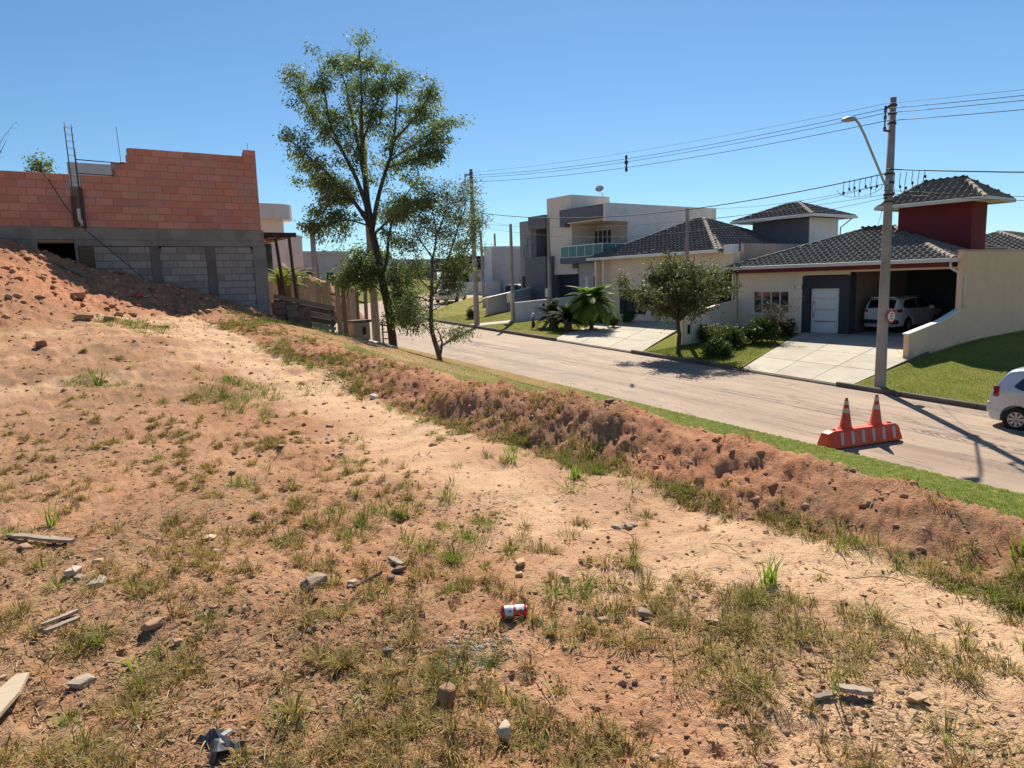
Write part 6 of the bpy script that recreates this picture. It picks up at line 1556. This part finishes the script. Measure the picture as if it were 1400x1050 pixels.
# straw litter
def litter(n, r0, r1, ln, wd, cov):
    x, y = sector(n, r0, r1, p=0); k = cov(x, y) > rng.random(n); x, y = x[k], y[k]; n = len(x)
    a = rng.uniform(0, 2*math.pi, n); L = ln*rng.uniform(.3, 1.3, n)*.5; W = wd*rng.uniform(.5, 1.4, n)*.5*(1+.05*np.hypot(x, y)); dx, dy = np.cos(a), np.sin(a)
    P = []
    for (s, t) in ((-1, -1), (1, -1), (1, 1), (-1, 1)):
        px = x+dx*L*s-dy*W*t; py = y+dy*L*s+dx*W*t; P.append(np.stack([px, py, ground_z(px, py)+.004+.008*rng.random(n)*(s > 0)], 1))
    return np.stack(P, 1).reshape(-1, 3), np.arange(n*4).reshape(-1, 4)
def cov_l(x, y):
    _, xe, mound, pile, xb = masks(x, y); return (1-.75*sstep(xe, 2.4, 3.0))*np.clip((.12+.9*sstep(fbm(x, y, .8, 4, 230)+.25*sstep(xe, 2.2, -1), -.15, .3))*(1-.85*sstep(y, 7.5, 9.5)), 0, 1)*(xe < 3.7)
co, f = litter(62000, 1.1, 11, .050, .0021, cov_l); stuff('straw_litter', 'bits of straw and dead grass strewn over the lot', 'straw', co, f, GM_straw)
GM_chip = leafmat('dead_leaf', [(0.14, 0.09, 0.055), (0.24, 0.165, 0.10), (0.34, 0.24, 0.15), (0.12, 0.075, 0.05)], trans=.05, rough=.95, spec=.05)
co, f = litter(7000, 1.1, 9, .026, .013, cov_l); stuff('dead_leaves', 'dead leaf bits strewn over the lot', 'leaves', co, f, GM_chip)
# clods and small gravel
def pebbles(x, y, s, sink=.25):
    n = len(x); base = np.array([[1, 0, 0], [.3, .95, 0], [-.8, .6, 0], [-.8, -.6, 0], [.3, -.95, 0], [0, 0, 1], [.25, .2, .85], [0, 0, -.8]])
    F = np.array([[0, 1, 6], [1, 2, 5], [1, 5, 6], [2, 3, 5], [3, 4, 5], [4, 0, 6], [4, 6, 5], [1, 0, 7], [2, 1, 7], [3, 2, 7], [4, 3, 7], [0, 4, 7]])
    V = base[None]*rng.uniform(.65, 1.25, (n, 8, 3)); a = rng.uniform(0, 2*math.pi, n); ca_, sa_ = np.cos(a)[:, None], np.sin(a)[:, None]
    sx = s[:, None]*rng.uniform(.7, 1.3, (n, 1)); sz = s[:, None]*rng.uniform(.4, .9, (n, 1))
    X_ = (V[..., 0]*ca_-V[..., 1]*sa_)*sx; Y_ = (V[..., 0]*sa_+V[..., 1]*ca_)*s[:, None]; Z_ = V[..., 2]*sz
    z = ground_z(x, y)+s*.35-s*sink
    co = np.stack([X_+x[:, None], Y_+y[:, None], Z_+z[:, None]], -1).reshape(-1, 3); f = (F[None]+(np.arange(n)*8)[:, None, None]).reshape(-1, 3)
    return co, f
def pebmat(name, cols):
    m, nt, b, o = nmat(name); r = nt.nodes.new('ShaderNodeNewGeometry').outputs['Random Per Island']; c = ramp(nt, r, [(i/(len(cols)-1), k) for i, k in enumerate(cols)])
    f = noise(nt, 60, 4, .65, wpos(nt)); c = mixc(nt, mathn(nt, 'MULTIPLY', f, .5), c, tuple(x*.5 for x in cols[0])); nt.links.new(c, b.inputs['Base Color']); b.inputs['Roughness'].default_value = .95; b.inputs['Specular IOR Level'].default_value = .15
    bump(nt, b, f, .5, .008); return m
PM_soil = pebmat('soil_clod', [(0.34, 0.16, 0.088), (0.46, 0.24, 0.135), (0.58, 0.34, 0.20), (0.40, 0.25, 0.16)])
PM_grey = pebmat('grey_gravel', [(0.30, 0.26, 0.20), (0.46, 0.41, 0.33), (0.58, 0.53, 0.44), (0.36, 0.30, 0.23)])
PM_mix = pebmat('mixed_stone', [(0.34, 0.20, 0.13), (0.48, 0.32, 0.21), (0.60, 0.45, 0.31), (0.26, 0.165, 0.11), (0.46, 0.23, 0.13)])
x, y = sector(9500, 1.1, 10, p=0); k = ground_z(x, y) > -9; s = .004+.011*rng.random(len(x))**3
_, xe, _, _, _ = masks(x, y); kk = (xe < 3.8) & (rng.random(len(x)) > .72*sstep(xe, 2.3, 2.9)); co, f = pebbles(x[kk], y[kk], s[kk]); stuff('soil_crumbs', 'small soil crumbs and pebbles over the lot', 'soil', co, f, PM_soil)
x, y = sector(1700, 1.2, 9, p=0); _, xe, _, _, _ = masks(x, y); kk = (xe < 3.4) & (rng.random(len(x)) > .8*sstep(xe, 2.2, 2.8)); x, y = x[kk], y[kk]; co, f = pebbles(x, y, .006+.018*rng.random(len(x))**3); stuff('small_stones', 'small broken stones scattered over the lot', 'stones', co, f, PM_mix)
# clods on the bank and the heap
yy = rng.uniform(.5, 20, 6500); xx = 3.72+np.abs(rng.normal(scale=.7, size=6500)); _, xe, mo, pi_, _ = masks(xx, yy); kk = xe < 6.5
co, f = pebbles(xx[kk], yy[kk], .004+.040*rng.random(kk.sum())**7, .5); stuff('bank_clods', 'loose red clods along the soil bank', 'clods', co, f, PM_soil)
xx = rng.uniform(-4, 6.5, 3600); yy = rng.uniform(14, 21.3, 3600); _, xe, mo, pi_, _ = masks(xx, yy); kk = (pi_ > .3)
co, f = pebbles(xx[kk], yy[kk], .015+.10*rng.random(kk.sum())**5); stuff('heap_clods', 'loose red clods on the dirt heap before the brick house', 'clods', co, f, PM_soil)
x, y = sector(9500, 6.5, 19, 40); _, xe, mo, pi_, _ = masks(x, y); kk = (xe < 3.9) & (pi_ < .5); co, f = pebbles(x[kk], y[kk], .008+.030*rng.random(kk.sum())**4, .4); stuff('pad_crumbs', 'soil crumbs over the levelled pad', 'soil', co, f, PM_soil)
t = rng.normal(size=(900, 2)); gx = 1.46+t[:, 0]*.10; gy = 2.37+t[:, 1]*.085; co, f = pebbles(gx, gy, .004+.006*rng.random(900)); stuff('gravel', 'small spill of pale grey gravel near the red can', 'gravel', co, f, PM_grey)
# grass on the verge and the lawns
def verge():
    n = 150000; x = rng.uniform(5.6, 13.8, n); y = rng.uniform(2.0, 30, n); _, xe, _, _, _ = masks(x, y)
    c = sstep(xe+3.0*fbm(x, y, .8, 5, 200, .6), 6.3, 8.0)*(1-.8*sstep(y+4*fbm(x, y, .5, 3, 205), 12, 18))*(.45+.55*sstep(fbm(x, y, 1.3, 3, 207), -.2, .2)); k = c > rng.random(n)*1.05; x, y = x[k], y[k]; m = len(x)
    return blades(x, y, ground_z(x, y)-.01, rng.uniform(.02, .062, m), rng.uniform(.006, .012, m), rng.uniform(.2, 1.3, m))
co, f = verge(); stuff('verge_grass', 'short green grass on the bank along the road', 'grass', co, f, GM_green)
def lawn_blades(n, quad, lnm):
    u, v = rng.random(n), rng.random(n); q = np.array(quad, float); P = (q[0]*(1-u)[:, None]+q[1]*u[:, None])*(1-v)[:, None]+(q[3]*(1-u)[:, None]+q[2]*u[:, None])*v[:, None]
    x, y = P[:, 0], P[:, 1]; z = fz_np(x, y)-.008
    return blades(x, y, z, rng.uniform(.03, lnm, n), rng.uniform(.008, .016, n), rng.uniform(.1, 1.2, n))
parts_ = [lawn_blades(26000, [(21.3, 2), (21.3, 11.4), (27, 11.9), (32, 2)], .07), lawn_blades(20000, [(21.3, 15.75), (21.3, 20.4), (24, 20.4), (29.8, 18.9)], .08), lawn_blades(22000, [(21.3, 26.5), (21.3, 33.1), (30, 33.1), (29.5, 31.4)], .06), lawn_blades(12000, [(21.4, 34.1), (21.4, 38), (27, 40), (27, 34.1)], .06)]
off = 0; CO, FF = [], []
for co, f in parts_: CO.append(co); FF.append(f+off); off += len(co)
stuff('lawn_grass', 'short mown grass of the front lawns across the road', 'grass', np.concatenate(CO), np.concatenate(FF), GM_green)

# ---------------------------------------------------------------- single stones, boards and litter
def rock(label, x, y, sx, sy, sz, col, rot=0., seed=0, flat=.0, sink=.2, name='stone', cat='stone', group=None, tilt=0.):
    rr_ = random.Random(seed*13+5); bm = bmesh.new()
    for _ in range(26):                      # broken stone: hull of scattered points, corners then worn
        p = Vector((rr_.gauss(0, 1), rr_.gauss(0, 1), rr_.gauss(0, 1))).normalized(); k = .72+.38*rr_.random()
        p = Vector((max(-.8, min(.8, p.x*1.25)), max(-.8, min(.8, p.y*1.25)), max(-.75, min(.75, p.z*1.3))))*k; bm.verts.new((p.x*sx*1.1, p.y*sy*1.1, p.z*sz*1.1))
    h_ = bmesh.ops.convex_hull(bm, input=bm.verts[:]); bmesh.ops.delete(bm, geom=[v for v in h_['geom_interior'] if isinstance(v, bmesh.types.BMVert)], context='VERTS')
    bmesh.ops.bevel(bm, geom=bm.edges[:], offset=min(sx, sy, sz)*.10, segments=1, affect='EDGES')
    me = bpy.data.meshes.new(name); bm.to_mesh(me); bm.free(); me.materials.append(surf('stone_%d' % (hash(col) % 997), col, .25, 12, fine=70, bstr=.5, bdist=.006))
    o = mesh_obj(name, me); o.location = (x, y, gz(x, y)+sz*(1-sink*2)); o.rotation_euler = (tilt, tilt*.5, rot); return tag(o, label, cat, group)
GB, WP, OC, GR, BR = (.33, .24, .165), (.58, .46, .35), (.56, .36, .20), (.36, .29, .22), (.32, .18, .10)
for a in (('thick square grey brown stone chunk on the lot, biggest of the loose stones', 1.16, 3.47, .085, .06, .045, GB, .5, 1), ('whitish angular stone among dry grass near the weathered plank', .16, 4.44, .055, .038, .024, (.56, .44, .35), .9, 2), ('flat beige stone lying in dry grass', .9, 4.6, .06, .035, .012, (.58, .44, .30), .3, 3),
          ('flat grey stone half buried beside the whitish stone', .25, 4.19, .07, .05, .018, GR, 1.0, 4), ('flat brown stone with a pale edge below a dead seedling', .41, 3.49, .055, .035, .022, (.38, .22, .13), .4, 5), ('flat grey slab stone beside the pale splintered board', .10, 3.2, .055, .04, .018, GR, .6, 6),
          ('dark brown upright chunk of clay between two smaller stones', 1.19, 2.14, .040, .035, .045, BR, .3, 7), ('small dark clod beside the brown upright chunk', 1.27, 2.1, .03, .022, .028, BR, 1.1, 8), ('dark grey pebble below the brown upright chunk', 1.10, 2.05, .02, .018, .018, (.16, .12, .09), .1, 9),
          ('pale yellowish stone with a rounded top near the bottom of the lot slope', 1.24, 1.84, .034, .022, .040, (.55, .44, .31), .7, 10), ('small ochre stone beside the broken tile', 2.37, 1.19, .02, .016, .014, OC, .2, 11), ('dark flat stone beside the broken stick ends', 1.61, 3.38, .05, .022, .02, (.17, .12, .085), .2, 12),
          ('small dark stone among grass between the square chunk and the can', 1.52, 3.30, .028, .025, .022, (.20, .14, .10), .8, 13), ('cream stone half sunk beside the dark flat stone', 1.34, 3.38, .03, .025, .02, WP, .8, 14), ('small dark grey stone on bare soil left of the gravel spill', 1.18, 2.62, .03, .018, .015, (.17, .15, .125), .1, 15),
          ('pale whitish stone at the foot of the soil bank', 3.75, 8.3, .10, .05, .04, (.62, .54, .44), .8, 16), ('large dark clod standing on the crest of the soil bank', 4.5, 4.75, .07, .05, .045, (.20, .12, .08), .5, 17, 0, .62), ('small brown clod behind the can', 2.05, 2.86, .026, .02, .016, OC, .5, 18),
          ('round red clod alone on the trampled pad', .42, 12.6, .09, .08, .07, (.28, .14, .09), .2, 19), ('large red clod halfway down the dirt heap', 1.35, 18.2, .16, .14, .12, (.34, .18, .11), .7, 20), ('red boulder clod at the foot of the dirt heap', 3.55, 18.8, .15, .12, .1, (.26, .13, .085), .4, 21),
          ('long pale clod at the foot of the dirt heap', 1.25, 15.7, .2, .11, .07, (.40, .23, .14), -.3, 22), ('low red clod next to the long pale one on the heap foot', 1.62, 15.5, .13, .09, .06, (.32, .17, .11), .3, 23), ('round clod at the dirt heap foot beside green weeds', 2.6, 15.6, .11, .09, .06, (.27, .15, .1), .1, 24)):
    rock(*a)
for k in range(46):
    xs_, ys_ = sector(1, 1.6, 8.0, 40); xx_, yy_ = float(xs_[0]), float(ys_[0])
    if xx_ > 3.2: continue
    s_ = random.uniform(.014, .034); rock('small broken stone lying loose on the dry grass lot', xx_, yy_, s_*1.3, s_, s_*.6, random.choice([GB, GR, OC, BR, (.46, .30, .19)]), random.uniform(0, 3), 40+k, group='small loose stones on the lot')
M_greywood = woodmat('grey_driftwood', (0.42, 0.34, 0.25)); M_palewood = woodmat('pale_split_wood', (0.62, 0.50, 0.35), .2, .1)
def ground_board(label, a, b, wd, th, mat, lift=.02, roll=0., dza=0., dzb=0.):
    A_ = Vector((a[0], a[1], gz(*a)+lift+dza)); B_ = Vector((b[0], b[1], gz(*b)+lift+dzb)); n = 6; mb = MB(); d_ = (B_-A_).normalized(); s_ = d_.cross(Vector((0, 0, 1))).normalized(); u_ = s_.cross(d_); rng2 = random.Random(int(a[0]*1000))
    vs = []
    for i in range(n+1):
        p = A_.lerp(B_, i/n); w0 = wd*.5*(1+rng2.uniform(-.12, .12))*(1 if 0 < i < n else .6); h0 = th*.5*(1+rng2.uniform(-.15, .15)); sk = rng2.uniform(-.1, .1)*wd
        for (q, r_) in ((-1, -1), (1, -1), (1, 1), (-1, 1)): vs.append(p+s_*(q*w0+sk)+u_*r_*h0)
    mb.add(vs, [(i*4+k, i*4+(k+1) % 4, i*4+4+(k+1) % 4, i*4+4+k) for i in range(n) for k in range(4)]+[(3, 2, 1, 0), (4*n, 4*n+1, 4*n+2, 4*n+3)])
    c_ = (A_+B_)/2; o = mb.build('wooden_board', mat, None, off=c_); o.location = c_; return tag(o, label, 'board')
ground_board('grey weathered plank lying in grass near the whitish stone', (-.12, 5.5), (.20, 5.03), .05, .018, M_greywood, .016)
ground_board('upper of two thin grey splinters lying side by side', (-.01, 3.76), (.14, 3.84), .022, .015, M_greywood, .02); ground_board('lower of two thin grey splinters lying side by side', (.0, 3.68), (.14, 3.77), .03, .012, M_greywood, .012)
ground_board('pale splintered board propped up out of the dry grass', (-.42, 2.55), (-.085, 3.30), .085, .016, M_palewood, .03, 0, .0, .03)
ground_board('thin brown stick on bare soil beside the square stone chunk', (1.31, 3.31), (1.52, 3.40), .012, .012, M_darkwood, .012); ground_board('short split stick standing beside the dark flat stone', (1.66, 3.60), (1.67, 3.45), .035, .02, M_greywood, .02)
ground_board('broken flat tile piece among the grass', (2.37, 1.30), (2.47, 1.22), .035, .018, surf('tile_grey', (.42, .34, .25), .2, 9), .025, 0, .01, 0)
ground_board('bent brown strip of wood next to the broken tile', (2.27, 1.33), (2.36, 1.30), .022, .012, M_greywood, .015)
# crushed dark plastic piece
pl = thing('plastic_scrap', 'crumpled dark grey plastic scrap half buried in the grass', 'plastic', (.43, 2.42, gz(.43, 2.42)), .4, local=True)
mb = MB(); vs = []; n = 7; rr2 = random.Random(4)
for i in range(n):
    for j in range(n): vs.append(((i/(n-1)-.5)*.13, (j/(n-1)-.5)*.15, .028*math.sin(i*1.1)*math.cos(j*.8)+rr2.uniform(-.012, .012)+.02-.012*abs(i-3)*.6))
mb.add(vs, [(i*n+j, i*n+j+1, (i+1)*n+j+1, (i+1)*n+j) for i in range(n-1) for j in range(n-1)]); o = mb.build('shell', plain('dark_plastic', (.055, .06, .065), .35), pl); o.modifiers.new('t', 'SOLIDIFY').thickness = .004
mb = MB(); mb.box(.015, .05, -.035, -.015, .042, .047); mb.build('label', plain('pale_plastic', (.35, .36, .37), .4), pl)
# red drink can lying on its side
cn = thing('drink_can', 'dented red and white drink can lying on the bare soil', 'can', (1.775, 2.53, gz(1.775, 2.53)+.028), -YAW+R(3), local=True)
def can_ring(u, r_, dent=True):
    out = []
    for k in range(32):
        t = 2*math.pi*k/32; q = r_
        if dent: q *= 1-.10*math.exp(-((t-2.0)/.5)**2)*math.exp(-((u-.02)/.03)**2)-.05*math.exp(-((t-1.1)/.4)**2)*math.exp(-((u+.025)/.02)**2)
        out.append((u, q*math.cos(t), q*math.sin(t)))
    return out
prof = [(-.058, .022), (-.060, .025), (-.056, .028), (-.050, .0325), (-.03, .033), (-.01, .033), (.01, .033), (.03, .033), (.046, .033), (.054, .029), (.059, .0265), (.061, .0265)]
mb = MB(); vs = []
for (u, r_) in prof: vs += can_ring(u, r_)
mb.add(vs, [(i*32+k, i*32+(k+1) % 32, (i+1)*32+(k+1) % 32, (i+1)*32+k) for i in range(len(prof)-1) for k in range(32)]+[tuple(range(32))], True); mb.build('body', plain('can_red', (.50, .012, .02), .3, .35, .3), cn)
def can_patch(nm, u0, u1, t0, t1, mat, wave=0.):
    mb = MB(); vs = []; nu, nt_ = 6, 8
    for i in range(nu+1):
        for j in range(nt_+1):
            t = R(t0+(t1-t0)*j/nt_+wave*math.sin(i*1.3)); u = u0+(u1-u0)*i/nu
            q = .0336*(1-.10*math.exp(-((t-2.0)/.5)**2)*math.exp(-((u-.02)/.03)**2)-.05*math.exp(-((t-1.1)/.4)**2)*math.exp(-((u+.025)/.02)**2)); vs.append((u, q*math.cos(t), q*math.sin(t)))
    mb.add(vs, [(i*(nt_+1)+j, i*(nt_+1)+j+1, (i+1)*(nt_+1)+j+1, (i+1)*(nt_+1)+j) for i in range(nu) for j in range(nt_)], True); mb.build(nm, mat, cn)
M_canw = plain('can_white', (.74, .74, .76), .3, .2); M_cans = plain('can_silver', (.42, .44, .42), .3, .6)
can_patch('white_panel', -.044, -.002, 95, 150, M_canw, 6); can_patch('white_panel', .008, .046, 85, 140, M_canw, 5); can_patch('silver_panel', -.042, -.004, 152, 215, M_cans)
mb = MB(); vs = can_ring(.0612, .0265, False)+can_ring(.0585, .024, False)+can_ring(.0585, .001, False); mb.add(vs, [(i*32+k, i*32+(k+1) % 32, (i+1)*32+(k+1) % 32, (i+1)*32+k) for i in range(2) for k in range(32)], True); mb.build('lid', M_cans, cn)
# single weeds that stand out
def weed(label, x, y, n, L, wd, lean, mat, name='weed'):
    t_ = thing(name, label, 'weed', (x, y, gz(x, y)))
    xx = x+rng.normal(scale=.02, size=n); yy = y+rng.normal(scale=.02, size=n)
    co, f = blades(xx, yy, ground_z(xx, yy)-.01, L*rng.uniform(.5, 1.15, n), wd*rng.uniform(.7, 1.2, n), rng.uniform(.15, lean, n), .6)
    o = mesh_obj('blades', np_mesh('blades', co-np.array(org(t_)), f, mat), t_); return t_
GM_fresh = leafmat('grass_fresh', [(0.12, 0.22, 0.02), (0.2, 0.32, 0.035), (0.3, 0.38, 0.06)], trans=.45)
for a in (('bright green grass clump on pale sand near the bank', 3.0, 2.02, 38, .20, .008, 1.0, GM_fresh), ('tall single green shoot standing above the broken tile', 2.33, 1.29, 3, .30, .010, .35, GM_green), ('bright yellow green clump at the foot of the bank', 3.45, 4.9, 24, .2, .009, 1.0, GM_fresh), ('bright green clump against the cut face of the bank', 3.5, 4.1, 26, .17, .009, 1.0, GM_fresh),
          ('yellow green sprout among dry grass on the lot edge', .12, 5.6, 14, .2, .010, .8, GM_fresh), ('drooping green and grey weed with long blades', .72, 2.47, 20, .17, .011, 1.2, GM_olive), ('small yellow green seedling beside the brown flat stone', .30, 3.22, 7, .12, .012, .9, GM_fresh), ('reddish dead seedling with thin upright stems', .50, 3.52, 12, .17, .004, .7, leafmat('dead_red', [(.2, .09, .05), (.3, .15, .09)], trans=.1)),
          ('bright green clump on the crest of the bank above the road', 4.75, 2.15, 40, .18, .010, 1.1, GM_fresh), ('green clump on top of the bank near its end', 4.2, 1.35, 26, .14, .009, 1.0, GM_fresh), ('dark green weed clump on the trampled pad', .9, 10.3, 40, .26, .012, 1.0, GM_green)):
    weed(*a)

# small red scrap at the heap and a garden lamp on the dry lawn
x_, y_ = 2.72, 19.3
sc_ = thing('plastic_scrap', 'small red and white plastic scrap at the foot of the dirt heap', 'plastic', (x_, y_, gz(x_, y_)), .6, local=True)
mb = MB(); mb.add([(-.12, -.06, .03), (.1, -.08, .05), (.14, .07, .02), (-.05, .1, .10), (.02, 0, .13)], [(0, 1, 4), (1, 2, 4), (2, 3, 4), (3, 0, 4), (0, 3, 2, 1)]); mb.build('sheet', plain('scrap_red', (.55, .05, .05), .5), sc_)
mb = MB(); mb.add([(.12, -.05, .02), (.26, -.04, .04), (.27, .08, .03), (.15, .09, .07)], [(0, 1, 2, 3)]); o = mb.build('flap', plain('scrap_white', (.7, .7, .68), .5), sc_); o.modifiers.new('t', 'SOLIDIFY').thickness = .01
x_, y_ = 23.6, 30.9; z_ = fz(x_, y_)
gl = thing('garden_lamp', 'small dark bollard lamp with pale head on the dry lawn', 'garden lamp', (x_, y_, z_), local=True)
mb = MB(); mb.lathe([(.10, -.05), (.10, .28), (.04, .32), (.03, .55)], (0, 0, 0), 12); mb.build('stem', M_iron, gl)
mb = MB(); mb.lathe([(.03, .55), (.09, .60), (.10, .70), (.05, .76), (.001, .77)], (0, 0, 0), 12); mb.build('head', plain('lamp_opal', (.7, .7, .68), .3), gl)
